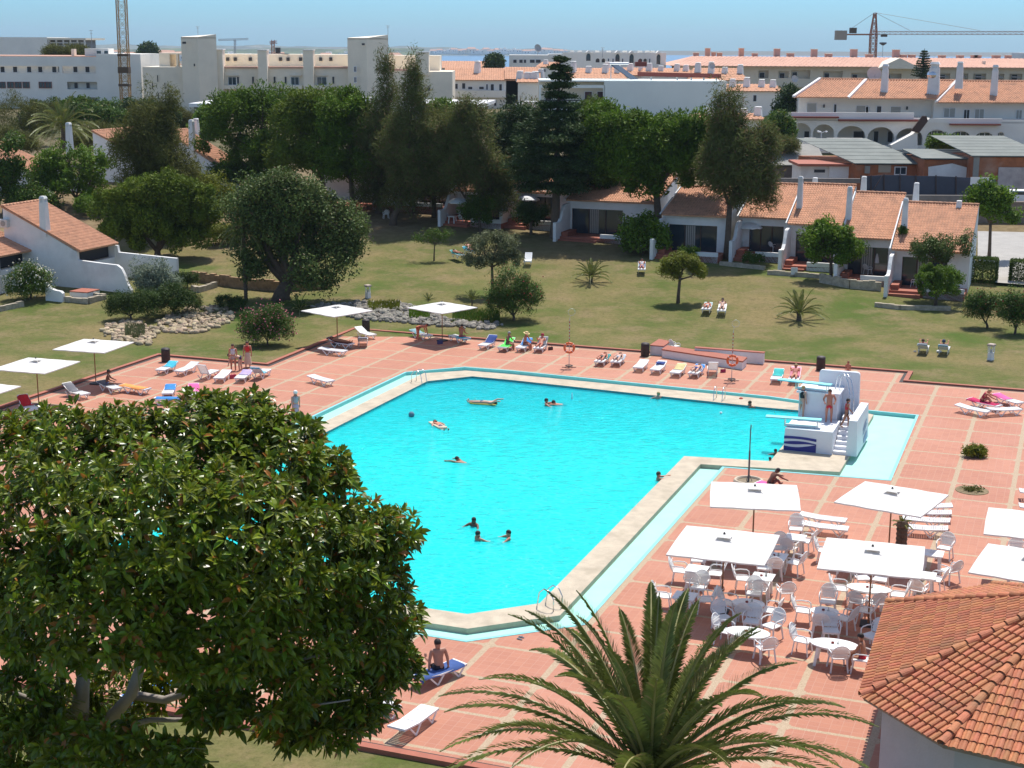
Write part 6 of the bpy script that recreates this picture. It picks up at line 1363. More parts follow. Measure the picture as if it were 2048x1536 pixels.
# octagonal pavilion with barrel tiles
def pavilion():
    t=thing('pavilion','octagonal pavilion with barrel tiled roof at the lower right corner','pavilion',(0,0,0)); ze=3.0
    K=[G(1885,1488,ze),G(1725,1392,ze),G(1778,1206,ze),G(1989,1171,ze)]; A=G(2145,1188,5.35)
    c=Vector((A.x,A.y,0)); rest=[Vector((2*c.x-k.x,2*c.y-k.y,ze)) for k in K]; ring=K+rest
    tiles=MB(); caps=MB(); under=MB()
    n=len(ring)
    for i in range(n):
        a,b=ring[i],ring[(i+1)%n]; vis=i in(0,1,2,3,7)
        ctr=(a+b)/2; N=(b-a).cross(A-a).normalized(); 
        if N.z<0: N=-N
        under.add([a-N*.03,b-N*.03,A-N*.03],[(0,1,2)]); under.add([a-N*.15,b-N*.15,A-N*.15],[(2,1,0)]); under.add([a-N*.03,b-N*.03,b-N*.15,a-N*.15],[(0,1,2,3)])
        e=(b-a).normalized(); up=N.cross(e); 
        if (A-a).dot(up)<0: up=-up
        W=(b-a).length; xa=(A-a).dot(e); H=(A-a).dot(up); p=.21; m=int(W/p)
        for k in range(m+1):
            x=(k+.5)*W/(m+1); Lm=H*(x/xa if x<xa else (W-x)/(W-xa)); s0=-.10; cs=.36; j=0
            while s0<Lm-.08:
                s1=min(s0+cs+.05,Lm+.02); r=.078; q=a+e*x
                P0=q+up*s0+N*.035; P1=q+up*s1+N*.012
                vs=[]; sd=5
                for (Pc,rr) in((P0,r),(P1,r*.84)):
                    for g_ in range(sd+1): an=PI*g_/sd; vs.append(Pc+e*rr*math.cos(an)+N*(rr*math.sin(an)*.85))
                for g_ in range(sd+1): an=PI*g_/sd; vs.append(P0+e*(r-.014)*math.cos(an)+N*((r-.014)*math.sin(an)*.85))
                fs=[(g_,g_+1,sd+2+g_,sd+1+g_) for g_ in range(sd)]+[(g_,2*sd+2+g_,2*sd+3+g_,g_+1) for g_ in range(sd)]
                tiles.add(vs,fs); s0+=cs; j+=1
            # channel tiles between
            x2=k*W/(m+1)
            if 0<x2:
                Lm2=H*(x2/xa if x2<xa else (W-x2)/(W-xa)); s0=-.05
                while s0<Lm2-.05:
                    s1=min(s0+cs,Lm2); q=a+e*x2; vs=[]
                    for Pc,dz in((q+up*s0,.02),(q+up*s1,.0)):
                        for g_ in range(4): w_=(-1+2*g_/3)*.055; vs.append(Pc+e*w_+N*(dz+ .02*(abs(w_)/.055)**2))
                    tiles.add(vs,[(g_,g_+1,5+g_,4+g_) for g_ in range(3)]); s0+=cs
        # hip caps
        L=(A-a).length; d=(A-a).normalized(); mm=int(L/.40); sx=d.cross(Vector((0,0,1))).normalized(); sz=sx.cross(d)
        for k in range(mm):
            P0=a+d*(L*k/mm-.04)+sz*.10; P1=a+d*(L*(k+1)/mm+.03)+sz*.07; vs=[]; sd=7
            for Pc,rr in((P0,.135),(P1,.108)):
                for g_ in range(sd+1): an=PI*g_/sd; vs.append(Pc+sx*rr*math.cos(an)+sz*rr*math.sin(an)*.9-sz*.05)
            for g_ in range(sd+1): an=PI*g_/sd; vs.append(P0+sx*.115*math.cos(an)+sz*.115*math.sin(an)*.9-sz*.05)
            caps.add(vs,[(g_,g_+1,sd+2+g_,sd+1+g_) for g_ in range(sd)]+[(g_,2*sd+2+g_,2*sd+3+g_,g_+1) for g_ in range(sd)])
    tiles.build('roof_tiles',RTN,t); caps.build('hip_tiles',RTN,t); under.build('roof_boarding',mat('mortar',(.30,.25,.21),.95,var=.2,scale=4),t)
    w=[Vector((c.x,c.y,0))+(Vector((k.x,k.y,0))-Vector((c.x,c.y,0)))*.90 for k in ring]
    MB().prism([q[:2] for q in w],0,ze+.1).build('wall',mat('pavilion_wall',(.50,.48,.47),.9,var=.06,scale=1.5,bump=.3,bscale=14),t)
pavilion()
# ---- background town -------------------------------------------------
def X(px,Y): return PY(px,200,Y).x
def Z(py,Y,px=1024): return PY(px,py,Y).z
class Bld:
    def __init__(s,name,label,cat,Y,wm,group=None): s.t=thing(name,label,cat,(0,0,0),0,group); s.Y=Y; s.wm=wm
    def box(s,x0,x1,y0,y1,name='wall',m=None,dy=0,dep=8,z0=None,parent=None):
        Y=s.Y+dy; xm=(x0+x1)/2; a,b=X(x0,Y),X(x1,Y); zt=Z(y0,Y,xm); zb=Z(y1,Y,xm) if z0 is None else z0
        q=[(a,Y),(b,Y),(b*(1),Y+dep),(a,Y+dep)]; return MB().prism(q,zb,zt).build(name,m or s.wm,parent or s.t)
    def holes(s,x0,x1,y0,y1,H,name='facade',m=None,dy=0,th=.35,arch=()):
        Y=s.Y+dy; tilt=ROLL
        def pt(px,py): p=PY(px,py,Y); return p
        xs_=sorted({x0,x1}|{h[0] for h in H}|{h[1] for h in H}); ys_=sorted({y0,y1}|{h[2] for h in H}|{h[3] for h in H}); b=MB(); zz={y:Z(y,Y,(x0+x1)/2) for y in ys_}
        for i in range(len(xs_)-1):
            j=0
            while j<len(ys_)-1:
                def isin(j): 
                    cx=(xs_[i]+xs_[i+1])/2; cy=(ys_[j]+ys_[j+1])/2; return any(h[0]<cx<h[1] and h[2]<cy<h[3] for h in H)
                if isin(j): j+=1; continue
                k=j
                while k<len(ys_)-1 and not isin(k): k+=1
                a,c=X(xs_[i],Y),X(xs_[i+1],Y); b.prism([(a,Y),(c,Y),(c,Y+th),(a,Y+th)],zz[ys_[k]],zz[ys_[j]]); j=k
        for h in arch:
            a,c=X(h[0],Y),X(h[1],Y); zt=zz[h[2]]; w=(c-a)/2; hh=min(w,(zt-zz[h[3]])*.6)*h[4] if len(h)>4 else min(w,(zt-zz[h[3]])*.6); cx=(a+c)/2; n=10
            for sg in(-1,1):
                pts=[(cx+sg*w,zt)]+[(cx+sg*w*math.cos(PI/2*q/n),zt-hh+hh*math.sin(PI/2*q/n)) for q in range(n+1)]
                vs=[(x,Y+.001,z) for x,z in pts]+[(x,Y+th,z) for x,z in pts]; m_=len(pts); b.add(vs,[tuple(range(m_)),tuple(range(2*m_-1,m_-1,-1))]+[(q,q+1,m_+q+1,m_+q) for q in range(m_-1)])
        return b.build(name,m or s.wm,s.t)
    def win(s,x0,x1,y0,y1,dy=0,m=None,fm=None,name='window',mull=1):
        Y=s.Y+dy; a,b=X(x0,Y),X(x1,Y); zt,zb=Z(y0,Y,(x0+x1)/2),Z(y1,Y,(x0+x1)/2); f=MB(); w=.09
        for p,q in(((a,zb),(b,zb)),((a,zt),(b,zt))): f.box(((a+b)/2,Y-.03,p[1]),(b-a+w,.12,w))
        for x in [a,b]+[a+(b-a)*(i+1)/(mull+1) for i in range(mull)]: f.box((x,Y-.03,(zt+zb)/2),(w if x in(a,b) else .06,.10,zt-zb))
        o=f.build(name,fm or TOPW,s.t); MB().box(((a+b)/2,Y+.0,(zt+zb)/2),(b-a,.06,zt-zb)).build('pane',m or GLASS,o); return o
WB=mat('town_white',(.84,.80,.72),.9,var=.05,scale=.3,dirt=((.45,.45,.45),.12,.35)); WB2=mat('town_bluewhite',(.78,.82,.76),.9,var=.04,scale=.2); PINKR=mat('pinkish_roof',(.62,.36,.26),.9,var=.12,scale=.4); PB=mat('pale_beige',(.76,.68,.54),.9,var=.06,scale=.3)
SHUT=mat('roller_shutter',(.38,.37,.33),.6,var=.05); MAR=mat('maroon_shutter',(.06,.015,.02),.5); REDT=mat('red_trim',(.22,.05,.035),.7)
# B1 left apartment block
B=Bld('apartment_block','white balconied apartment block at the far left','apartment block',290,WB); gz=4
B.box(-160,196,113,240,dy=1.6,dep=14,z0=gz,name='rear_wall')
H=[(-150,122,132,146),(128,195,132,146),(-150,-10,164,177),(136,196,163,178),(172,197,194,208)]
B.holes(-160,197,113,235,H,th=.3)
B.box(197,285,108,240,dep=16,z0=gz,name='gable_wall'); B.box(-160,197,146,149,dep=1.6,dy=.3,name='balcony_slab',m=PB); B.box(-160,197,178,181,dep=1.6,dy=.3,name='balcony_slab',m=PB)
for x in(5,30,58,80,108,120,150,174): B.win(x,x+9,133,145,dy=1.55,m=DARK,mull=0)
for x in(150,174): B.win(x,x+8,165,177,dy=1.55,m=DARK,mull=0)
for x in(0,17,32,48,80,92): B.win(x,x+13,164,176,dy=-.05,fm=REDT)
B.win(178,194,198,207,dy=1.55,m=DARK,mull=0)
B.box(175,197,97,113,dep=4,name='stair_tower',dy=2); B.box(197,222,97,110,dep=4,name='roof_parapet',dy=2); B.win(198,208,101,109,dy=1.9,mull=0); B.win(213,222,101,109,dy=1.9,mull=0)
B.box(148,154,98,114,dep=1.5,name='chimney',dy=3,m=PB); B.box(-160,197,111,113.5,dep=14,name='roof_edge',m=PINKR,dy=1)
B=Bld('hillside_block','wide pale block with glazed grid behind the far left apartments','apartment block',380,WB)
B.box(-160,102,74,125,dep=20,z0=6); B.box(102,178,76,80,dep=18,name='roof_slab',m=PB)
B.box(104,176,80,100,dep=10,dy=3,name='recess_wall',m=mat('recess_grey',(.20,.21,.22),.8))
for x in range(104,180,14): B.box(x,x+1.6,79,100,dep=.8,name='pier')
for y in(85,91,97): B.box(103,177,y,y+1.3,dep=.6,name='rail')
# antennas
def antenna(px,y0,y1,Y,lab):
    p=PY(px,y1,Y); q=PY(px,y0,Y); t=thing('antenna',lab,'antenna',p); h=q.z-p.z; k=Y/FPX; MB().tube([(0,0,0),(0,0,h)],.045*Y/280,5).build('mast',mat('mast_grey',(.30,.32,.34),.5,metal=.5),t)
    g=MB(); [g.tube([(-w*k,0,h*f),(w*k,0,h*f)],.03*Y/280,4) for w,f in((4,.97),(2.5,.8))]; g.build('crossbar',mat('mast_grey',(.3,.3,.3)),t)
antenna(184,60,97,290,'thin antenna on the far left apartment block'); antenna(396,53,70,282,'antenna on the left beige tower'); antenna(776,51,70,282,'antenna on the right beige tower'); antenna(1205,95,115,330,'antenna above the arched white houses')
# B2 beige building
B=Bld('beige_apartments','long beige apartment building with two square towers','apartment block',280,BEIGE); gz=4
B.box(288,385,134,240,z0=gz,dep=14,name='left_wing'); B.box(322,343,107,134,dep=6,dy=4,name='roof_block'); B.box(322,372,106,109,dep=6,dy=4.2,name='roof_beam'); B.box(356,360,108,134,dep=1,dy=4,name='roof_post')
B.box(385,702,136,240,z0=gz,dep=14,name='main_wing',dy=.5); B.box(372,700,108.5,132,dep=8,dy=9,name='rear_parapet'); B.box(778,905,143,240,z0=gz,dep=13,name='right_wing',dy=-.5); B.box(775,880,111,143,dep=8,dy=8,name='rear_parapet')
for x0,x1 in((385,431),(449,517),(537,607),(629,697)): B.box(x0,x1,133,136.5,dep=3,dy=.2,name='roof_edge',m=PINKR); 
B.box(734,845,138,142,dep=3,dy=-.8,name='roof_edge',m=PINKR)
for x0,x1,yt in((433,448,100),(518,536,101),(608,628,101),(832,858,105)):
    B.box(x0,x1,yt,195 if x0<800 else 150,dep=2.4,dy=-1.2,name='chimney_pier'); B.box(x0-1,x1+1,yt-2,yt,dep=2.8,dy=-1.4,name='pier_cap',m=TOPW)
for x0,x1,lab in((367,437,'l'),(697,778,'r')):
    Yt=277; xm=x0+(x1-x0)*.47; q=[(X(x0,Yt+1.5),Yt+1.5),(X(xm,Yt-1.2),Yt-1.2),(X(x1,Yt+1),Yt+1),(X(x1-4,Yt+9),Yt+9),(X(x0+3,Yt+9),Yt+9)]; b=MB().prism(q,gz,Z(74 if x0<500 else 76,Yt,x0)); o=b.build('tower',BEIGE,B.t)
    z=Z(74 if x0<500 else 76,Yt,x0); q2=[q[0],q[1],q[2],q[3],q[4]]; z2=Z(68 if x0<500 else 69,Yt,x0)
    vs=[(*q[0],z+.02),(*q[1],z+.02),(*q[2],z2),(*q[3],z2),(*q[4],z+.1)]; n_=5; MB().add([(x,y,z-.25) for x,y,_ in vs]+vs,[(5,6,7,8,9),(4,3,2,1,0)]+[(i,(i+1)%5,5+(i+1)%5,5+i) for i in range(5)]).build('tower_cap',BEIGE,B.t)
for x,y0,y1 in((369,83,88),(390,127,133)): B.win(x,x+9 if x==369 else x+4,y0,y1,dy=-3.6,m=DARK,fm=BEIGE,mull=0)
B.win(725,737,86,91,dy=-3.9,m=DARK,fm=BEIGE,mull=0)
for y in(133,154,175): B.win(709,714,y,y+11,dy=-3.6,m=DARK,mull=1)
for x in(413,458,583,635): B.win(x,x+(16 if x<600 else 19),154,170,dy=.4,mull=1,m=GLASS); B.box(x-15,x+22,171,178,dep=1.6,dy=-1.0,name='balcony')
for x in(413,458,583,635): B.box(x-2,x+20,150,152,dep=.8,dy=-.2,name='awning_box',m=PB)
for x in(399,475,570,505,548,665): B.win(x,x+5,153,168,dy=.4,m=DARK,fm=BEIGE,mull=0)
for x,y in((316,150),(305,165),(330,165),(316,185),(303,190),(330,190)): B.win(x,x+3,y,y+14,dy=-.1,m=DARK,fm=BEIGE,mull=0)
for x in(560,620,688,745): B.box(x,x+5,180,184,dep=.8,dy=-.6,name='flower_box',m=REDT)
B.win(853,861,174,182,dy=-.7,m=DARK,fm=BEIGE,mull=0)
for x in(455,470,500,560,575,600,640,660): B.box(x,x+6,115,122,dep=.6,dy=8.6,name='parapet_opening',m=DARK)
o=thing('solar_array','dark tilted panel on the beige building roof','solar panel',PY(550,107,290)); MB().bar((-2.6,0,.2),(2.6,0,-.1),1.6,.12).build('panel',DARK,o); MB().box((.6,0,.6),(.9,.9,1.0)).build('tank',DARK,o)
# white canopies and low roofs behind the pines
def canopy(x0,x1,y0,y1,Y,lab,m=None):
    B=Bld('white_canopy',lab,'canopy',Y,TOPW); zt=Z(y1,Y); a,b=X(x0,Y),X(x1,Y); yb=Y+18*(y1-y0)/20; zb=zt+.3
    MB().prism([(a,Y),(b,Y),(b+2,yb+8),(a+1,yb+8)],zt-.5,zt).build('roof',TOPW,B.t); MB().prism([(a+.5,Y+1),(b-.5,Y+1),(b,Y+8),(a+.5,Y+8)],zt-4,zt-.5).build('wall',mat('store_grey',(.20,.21,.21),.8),B.t)
canopy(377,416,197,210,215,'white flat canopy roof left of the stone pines'); canopy(608,702,193,203,240,'white flat roof peeping above the stone pines'); canopy(818,962,195,210,235,'broad white flat roof behind the feathery trees')
# gabled/hipped roof house helper
def house(lab,x0,x1,yr,ye,yb,Y,wm=WB,rm=RT,dep=9,hip=.0,wins=(),name='town_house',pitch=.5,group=None,shut=DARK,chims=()):
    B=Bld(name,lab,'house',Y,wm,group); a,b=X(x0,Y),X(x1,Y); xm=(x0+x1)/2; ze=Z(ye,Y,xm); zr=Z(yr,Y+dep/2,xm); zb=min(TZ(a,Y),Z(yb,Y,xm))-1
    MB().prism([(a,Y),(b,Y),(b,Y+dep),(a,Y+dep)],zb,ze-.05).build('wall',wm,B.t); h=(b-a)*hip
    corr((a-.3,Y-.5,ze),(b+.3,Y-.5,ze),(b+.3-h,Y+dep/2,zr),(a-.3+h,Y+dep/2,zr),'roof',rm,B.t,pitch=pitch,course=pitch*1.6,amp=.05)
    MB().add([(a-.3,Y+dep+.5,ze),(b+.3,Y+dep+.5,ze),(b+.3-h,Y+dep/2,zr),(a-.3+h,Y+dep/2,zr),(a-.3,Y-.5,ze-.1),(b+.3,Y-.5,ze-.1)],[(1,0,3,2),(0,4,3),(1,2,5)]).build('rear_roof',rm if hip else wm,B.t)
    for w in wins: B.win(*w[:4],dy=-.04,m=shut,mull=0 if len(w)<5 else w[4])
    for cx,cy,h_ in chims: chimney(PY(cx,cy,Y+dep*.3),h_,B.t,w=1.0)
    return B
B=house('white house with wide orange roof right of the beige building',890,1040,136,160,215,300,dep=16,pitch=.45,wins=[(908,916,167,178),(924,931,166,178),(936,945,173,179),(958,968,173,179),(972,976,168,180),(981,988,168,182),(998,1004,168,182),(988,993,200,212)],chims=[(955,152,3.)])
B.box(905,1010,181,195,dep=1.4,dy=-1.2,name='balcony')
house('orange roof farther back left of the dish house',868,990,122,136,150,420,dep=18,pitch=.7,rm=RT)
house('orange hipped roof behind the beige building corner',262,330,115,131,155,360,dep=18,pitch=.7,hip=.1,wm=WB)
house('low orange roofed house between the crane and the beige wing',258,300,136,140,160,330,dep=6,pitch=.6,wins=[(272,278,138,150),(284,288,140,152)])
house('white house with orange roof left of the tall conifer',1012,1078,134,158,215,300,dep=12,pitch=.5,wins=[(1050,1060,184,190)],chims=[(1082,150,1.2)])
# B5 white block with big blank wall
B=Bld('white_block','white block with big blank bluish wall behind the wide stone pine','apartment block',255,WB2); gz=5
B.box(1208,1440,163,250,z0=gz,dep=12,name='blank_wall'); B.box(1436,1452,162,250,z0=gz,dep=12,dy=1,name='side_wall',m=WB)
B.holes(1078,1209,170,245,[(1082,1206,176,202)],th=.3,name='front_wall'); B.box(1078,1209,164,250,z0=gz,dep=10,dy=2,name='recess_wall',m=PB); B.box(1078,1440,161,164,dep=12,name='parapet',dy=.2)
for x0,x1 in((1090,1103),(1117,1130),(1169,1184),(1194,1210)): B.win(x0,x1 if x1<1209 else 1208,183,201,dy=1.9,m=MAR,mull=0)
B.box(1080,1208,200,202,dep=.2,dy=-.05,name='rail',m=DARK)
a,b=PY(1275,148,260),PY(1442,152,260); MB().bar(a,b,.5,.7).build('red_beam',REDT,B.t)
for x in(1300,1352,1380,1405,1430): B.box(x,x+3,153,163,dep=.4,dy=5,name='beam_post')
t=thing('solar_array','tilted solar collector on the white block roof','solar panel',PY(1245,161,262)); MB().add([(-2.,0,2.6),(1.6,0,.1),(3.,2,.1),(-.6,2,2.6),(-2.,0,2.5),(1.6,0,0),(3.,2,0),(-.6,2,2.5)],[(0,1,2,3),(7,6,5,4),(0,4,5,1),(1,5,6,2),(2,6,7,3),(3,7,4,0)]).build('panel',mat('solar_glass',(.05,.07,.09),.15),t); MB().tube([(-2,0,0),(-2,0,2.5)],.08,5).tube([(-2.2,.3,2.8),(1,.3,2.8)],.25,8).build('frame_tank',METAL,t)
# patchwork of orange roofs in front of the sea
hs=[('orange roof patch right of the tall conifer top',1075,1200,124,134,150,380,.1),('long orange roof with pale dormers above the white block',1130,1250,136,157,170,300,.12),('orange roof above the left end of the red beam',1200,1290,135,150,166,310,.1),('orange roof above the middle of the red beam',1285,1385,136,150,166,305,.08),('orange hipped roof right above the red beam end',1380,1492,136,160,176,300,.14),('small orange roof between conifer and white block',1036,1078,152,164,178,275,.1),('distant orange roof by the sea left of the arched houses',1040,1100,122,130,145,480,.1),('low orange roof right of the blank wall, upper',1452,1562,168,182,232,275,.05),('low orange roof right of the blank wall, lower',1400,1530,226,238,262,225,.1),('orange roof bit under the white block corner',1030,1075,217,228,245,235,.1)]
for i,(lab,x0,x1,yr,ye,yb,Y,hp) in enumerate(hs): house(lab,x0,x1,yr,ye,yb,Y,dep=12,hip=hp,pitch=.6,wins=[(x0+10,x0+16,ye+4,ye+10)] if i in(0,4) else ([(1506,1513,190,203)] if i==7 else ()),group='orange roofed houses in front of the sea',chims=[(x0+(x1-x0)*q+random.uniform(-4,4),yr+random.uniform(2,(ye-yr)*.6),random.uniform(1.0,1.8)) for q in(.15,.4,.65,.88)])
# dish and its house
B=Bld('white_house','flat white house with windows below the big roof dish','house',420,WB); B.box(1018,1096,110,150,z0=5,dep=12,name='wall'); B.box(1096,1132,108,150,z0=5,dep=10,dy=2,name='side_wall')
for x0,x1 in((1026,1033),(1038,1045),(1047,1052),(1059,1069),(1071,1081)): B.win(x0,x1,119,126,dy=-.1,m=DARK,mull=0)
def dish(px,py,r,Y,lab,az=0.):
    p=PY(px,py,Y); t=thing('satellite_dish',lab,'satellite dish',p); b=MB(); n=18; vs=[];k=r*Y/FPX
    for i in range(6):
        rr=k*i/5
        for j in range(n): a=2*PI*j/n; vs.append((rr*math.cos(a),-k*.25*(i/5)**2,rr*math.sin(a)))
    fs=[(i*n+j,i*n+(j+1)%n,(i+1)*n+(j+1)%n,(i+1)*n+j) for i in range(5) for j in range(n)]; b.add(vs,fs); q=[(x,y+k*.05,z) for x,y,z in vs]; b.add(q,[tuple(reversed(f)) for f in fs]); o=b.build('reflector',mat('dish_grey',(.45,.44,.42),.5,var=.05),t); o.rotation_euler=(R(-18),0,az)
    MB().tube([(0,.1,0),(0,.2,-k*1.5)],k*.06,6).build('mount',METAL,t); MB().tube([(0,0,-k*.6),(0,-k*.7,-.05)],k*.03,4).build('feed_arm',METAL,t)
dish(1075,97,8,415,'big pale satellite dish on the flat white house by the sea',.6); dish(1748,148,14,215,'big satellite dish behind the villa roof ridge',-.1); dish(1589,158,7,230,'small dish left of the villa roof',.2); dish(1424,132,6,290,'small dish on an orange roof above the red beam',.2); dish(1862,153,8,214,'dish behind the ornate villa chimney',.5)
# B7 arched houses
B=Bld('arched_houses','row of white houses with tall pointed arches near the sea','house',340,WB); B.box(1125,1330,107,150,z0=6,dep=10,dy=1.2,name='rear_wall')
AR=[(1171,1180,107,122),(1229,1238,108,126),(1257,1266,108,128),(1311,1319,108,128)]
low=[(1190,1198,117,125),(1202,1209,117,125),(1275,1283,117,126),(1285,1292,117,126)]
B.holes(1125,1330,105,140,AR+low,th=.4,arch=[(*a,1.6) for a in AR]+low)
for a in AR:
    for q in(a,): MB().add([(X(q[0]-2,339.8),339.7,Z(106,340)),(X(q[1]+2,339.8),339.7,Z(106,340)),(X((q[0]+q[1])/2,339.8),339.7,Z(100,340)),(X(q[0]-2,339.8),343,Z(106,340)),(X(q[1]+2,339.8),343,Z(106,340)),(X((q[0]+q[1])/2,339.8),343,Z(100,340))],[(0,1,2),(5,4,3),(0,2,5,3),(1,4,5,2)]).build('gable',WB,B.t)
    MB().box((X((q[0]+q[1])/2,340),340.9,Z(117,340)),((q[1]-q[0])*.113,.1,2.3)).build('arch_glazing',GLASS,B.t)
for q in low: MB().box((X((q[0]+q[1])/2,340),340.9,Z(121,340)),((q[1]-q[0])*.113,.1,1.1)).build('arch_glazing',DARK,B.t)
for x in(1216,1225,1244,1298): B.win(x-2,x+1,117,126,dy=-.02,m=DARK,mull=0)
for x in(1140,1155,1190,1213,1245,1275,1290,1300): B.box(x,x+7,101.5,105,dep=3,dy=4,name='roof_box')
B=Bld('maroon_box','dark maroon rooftop box before the arched houses','box',300,REDT); B.box(1270,1292,124,133,dep=3,name='box'); B.box(1275,1280,120,124,dep=1,name='flue',dy=1)
# B8 long pinkish roofed building
B=Bld('long_hotel','very long beige building with faded pink roof and many chimneys','apartment block',330,PB); gz=6
B.box(1355,2120,131,190,z0=gz,dep=14,dy=1.5,name='rear_wall')
Hs=[(1515,1535,142,157),(1555,1575,143,157),(1580,1618,141,158),(1644,1683,143,158),(1700,1738,146,158),(1765,1800,147,158)]+[(x,x+26,146,160) for x in range(1835,2060,36)]
B.holes(1355,2100,132,175,Hs,th=.3)
for h in Hs[:6]: B.win(h[0]+2,h[0]+12,h[2]+3,h[3],dy=1.4,m=DARK,mull=0)
for h in Hs[6:]: 
    B.win(h[0]+4,h[0]+16,h[2]+3,h[3],dy=1.4,m=DARK,mull=0); MB().add([(X(h[0]+2,329.8),328.2,Z(150,329)),(X(h[1]-6,329.8),328.2,Z(150,329)),(X(h[1]-6,329.8),330,Z(147.5,330)),(X(h[0]+2,329.8),330,Z(147.5,330))],[(0,1,2,3),(3,2,1,0)]).build('awning',TOPW,B.t)
a,b=PY(1340,131,328.5),PY(2160,136,328.5); e0=Vector((a.x,327.5,a.z)); e1=Vector((b.x,327.5,b.z)); r0=Vector((PY(1385,112,340).x,340,PY(1385,112,340).z)); r1=Vector((PY(2160,118,340).x,340,PY(2160,118,340).z)); corr(e0,e1,r1,r0,'roof',PINKR,B.t,pitch=1.0,course=1.2,amp=.05)
MB().add([r0,r1,(e1.x,353,e1.z),(e0.x,353,e0.z),e0],[(0,1,2,3),(4,0,3)]).build('rear_roof',PINKR,B.t)
p=[PY(1755,137,326),PY(1845,138,326),PY(1800,116,326)]; vwall([p[0],p[1],p[2]],8,'gable',PB,B.t,Vector((0,1,0)))
for i,(x,yt,yb,w) in enumerate([(1413,97,112,9),(1425,105,113,7),(1390,106,112,10),(1437,106,113,9),(1480,97,113,9),(1507,107,114,10),(1551,98,113,11),(1578,107,115,13),(1625,99,114,11),(1654,108,116,13),(1704,99,115,12),(1735,109,117,13),(1788,100,116,12),(1803,110,120,12),(1820,110,118,12),(1880,111,120,12),(1916,111,121,12),(1944,111,120,10),(1950,111,121,14),(1988,111,121,14),(2012,111,119,10)]):
    B.box(x-w/2,x+w/2,yt,yb+2,dep=1.6,dy=11,name='chimney',m=PINKR if w<=9 else mat('chimney_pink',(.50,.33,.28),.9)); B.box(x-w/2-1,x+w/2+1,yt-1,yt,dep=2,dy=10.8,name='chimney_cap',m=PB)
B.box(1961,1966,122,137,dep=1,dy=2,name='chimney')
B=Bld('white_corner_house','white house corner at the right edge of the horizon','house',420,TOPW); B.box(2035,2100,106,125,dep=8,z0=8,name='wall')
# B9 villa
Y=200
B=Bld('white_villa','long white villa with arcades and tiled roof on the right','villa',Y,WB); gz=5.5
def ypx(x,y): return y+(x-1598)*.018
# roof sections separated by white verges
sec=[(1587,1697,1640,1732,195,158),(1697,1872,1732,1914,196,160),(1872,2110,1914,2150,202,162)]
for (e0x,e1x,r0x,r1x,ye,yr) in sec:
    a=PY(e0x,ye-1+(e0x-1587)*.012,Y-1); b=PY(e1x,ye-1+(e1x-1587)*.012+ (2 if e1x>1800 else 0),Y-1); a=Vector((a.x,Y-1,a.z)); b=Vector((b.x,Y-1,a.z)); c=PY(r1x,yr,Y+7); d=PY(r0x,yr,Y+7); d=Vector((d.x,Y+7,d.z)); c=Vector((c.x,Y+7,d.z)); corr(a,b,c,d,'roof',RT,B.t,pitch=.34,course=.5,amp=.055); ridgecap(d,c,RT,B.t,r=.16); MB().bar(a+Vector((0,0,.08)),d+Vector((0,0,.08)),.35,.25).build('verge',TOPW,B.t)
    MB().add([d,c,(c.x,Y+14,a.z),(d.x,Y+14,a.z)],[(0,1,2,3)]).build('rear_roof',RT,B.t)
B.box(1598,1868,194,300,dep=12,dy=2,z0=gz,name='upper_wall'); B.box(1868,2110,200,305,dep=12,dy=1,z0=gz,name='upper_wall')
# ground floor arcade
A1=[(1583,1625,247,276),(1629,1672,249,281),(1678,1735,252,290),(1739,1793,254,290),(1797,1850,256,290)]
B.holes(1578,1856,240,308,A1,dy=-2.6,th=.4,arch=A1,name='arcade'); B.box(1578,1856,236,241,dep=4.4,dy=-2.6,name='terrace_slab'); B.box(1578,1830,225,236,dep=.3,dy=-2.6,name='balcony_parapet'); B.box(1580,1680,233,236.5,dep=1,dy=-3.5,name='tile_skirt',m=REDT); B.box(1680,1840,239,243,dep=.7,dy=-3.2,name='tile_skirt',m=REDT)
A2=[(1857,1899,260,290),(1903,1948,262,292),(1952,1996,264,295),(2000,2014,264,294)]
B.holes(1852,2110,245,310,A2,dy=-2.2,th=.4,arch=A2,name='glazed_arcade'); B.box(1852,2110,240,246,dep=3.4,dy=-2.2,name='terrace_slab'); B.box(1856,2008,237,247,dep=.3,dy=-2.3,name='balcony_parapet'); B.box(1905,2006,248,251,dep=.7,dy=-3.0,name='tile_skirt',m=REDT)
for q in A2:
    o=B.win(q[0],q[1],q[2]+1,q[3],dy=-1.7,mull=3); B.box(q[0],q[1],q[2]+10,q[2]+11,dep=.1,dy=-1.75,name='transom')
for x0,x1,y0,y1,m_ in((1614,1634,206,225,SHUT),(1668,1674,208,226,DARK),(1713,1738,211,228,SHUT),(1732,1740,213,228,DARK),(1754,1764,212,230,DARK),(1782,1803,213,229,SHUT)): B.win(x0,x1,y0,y1,dy=1.95,m=m_,mull=0)
for x0,x1,y0,y1,m_ in((1889,1912,216,235,SHUT),(1929,1941,219,238,DARK),(1951,1970,218,238,SHUT),(2034,2046,220,238,SHUT)): B.win(x0,x1,y0,y1,dy=.95,m=m_,mull=1)
for x0,x1 in((1611,1622),(1710,1732),(1751,1761),(1779,1790)): B.win(x0,x1,262,285,dy=1.95,m=DARK,mull=0)
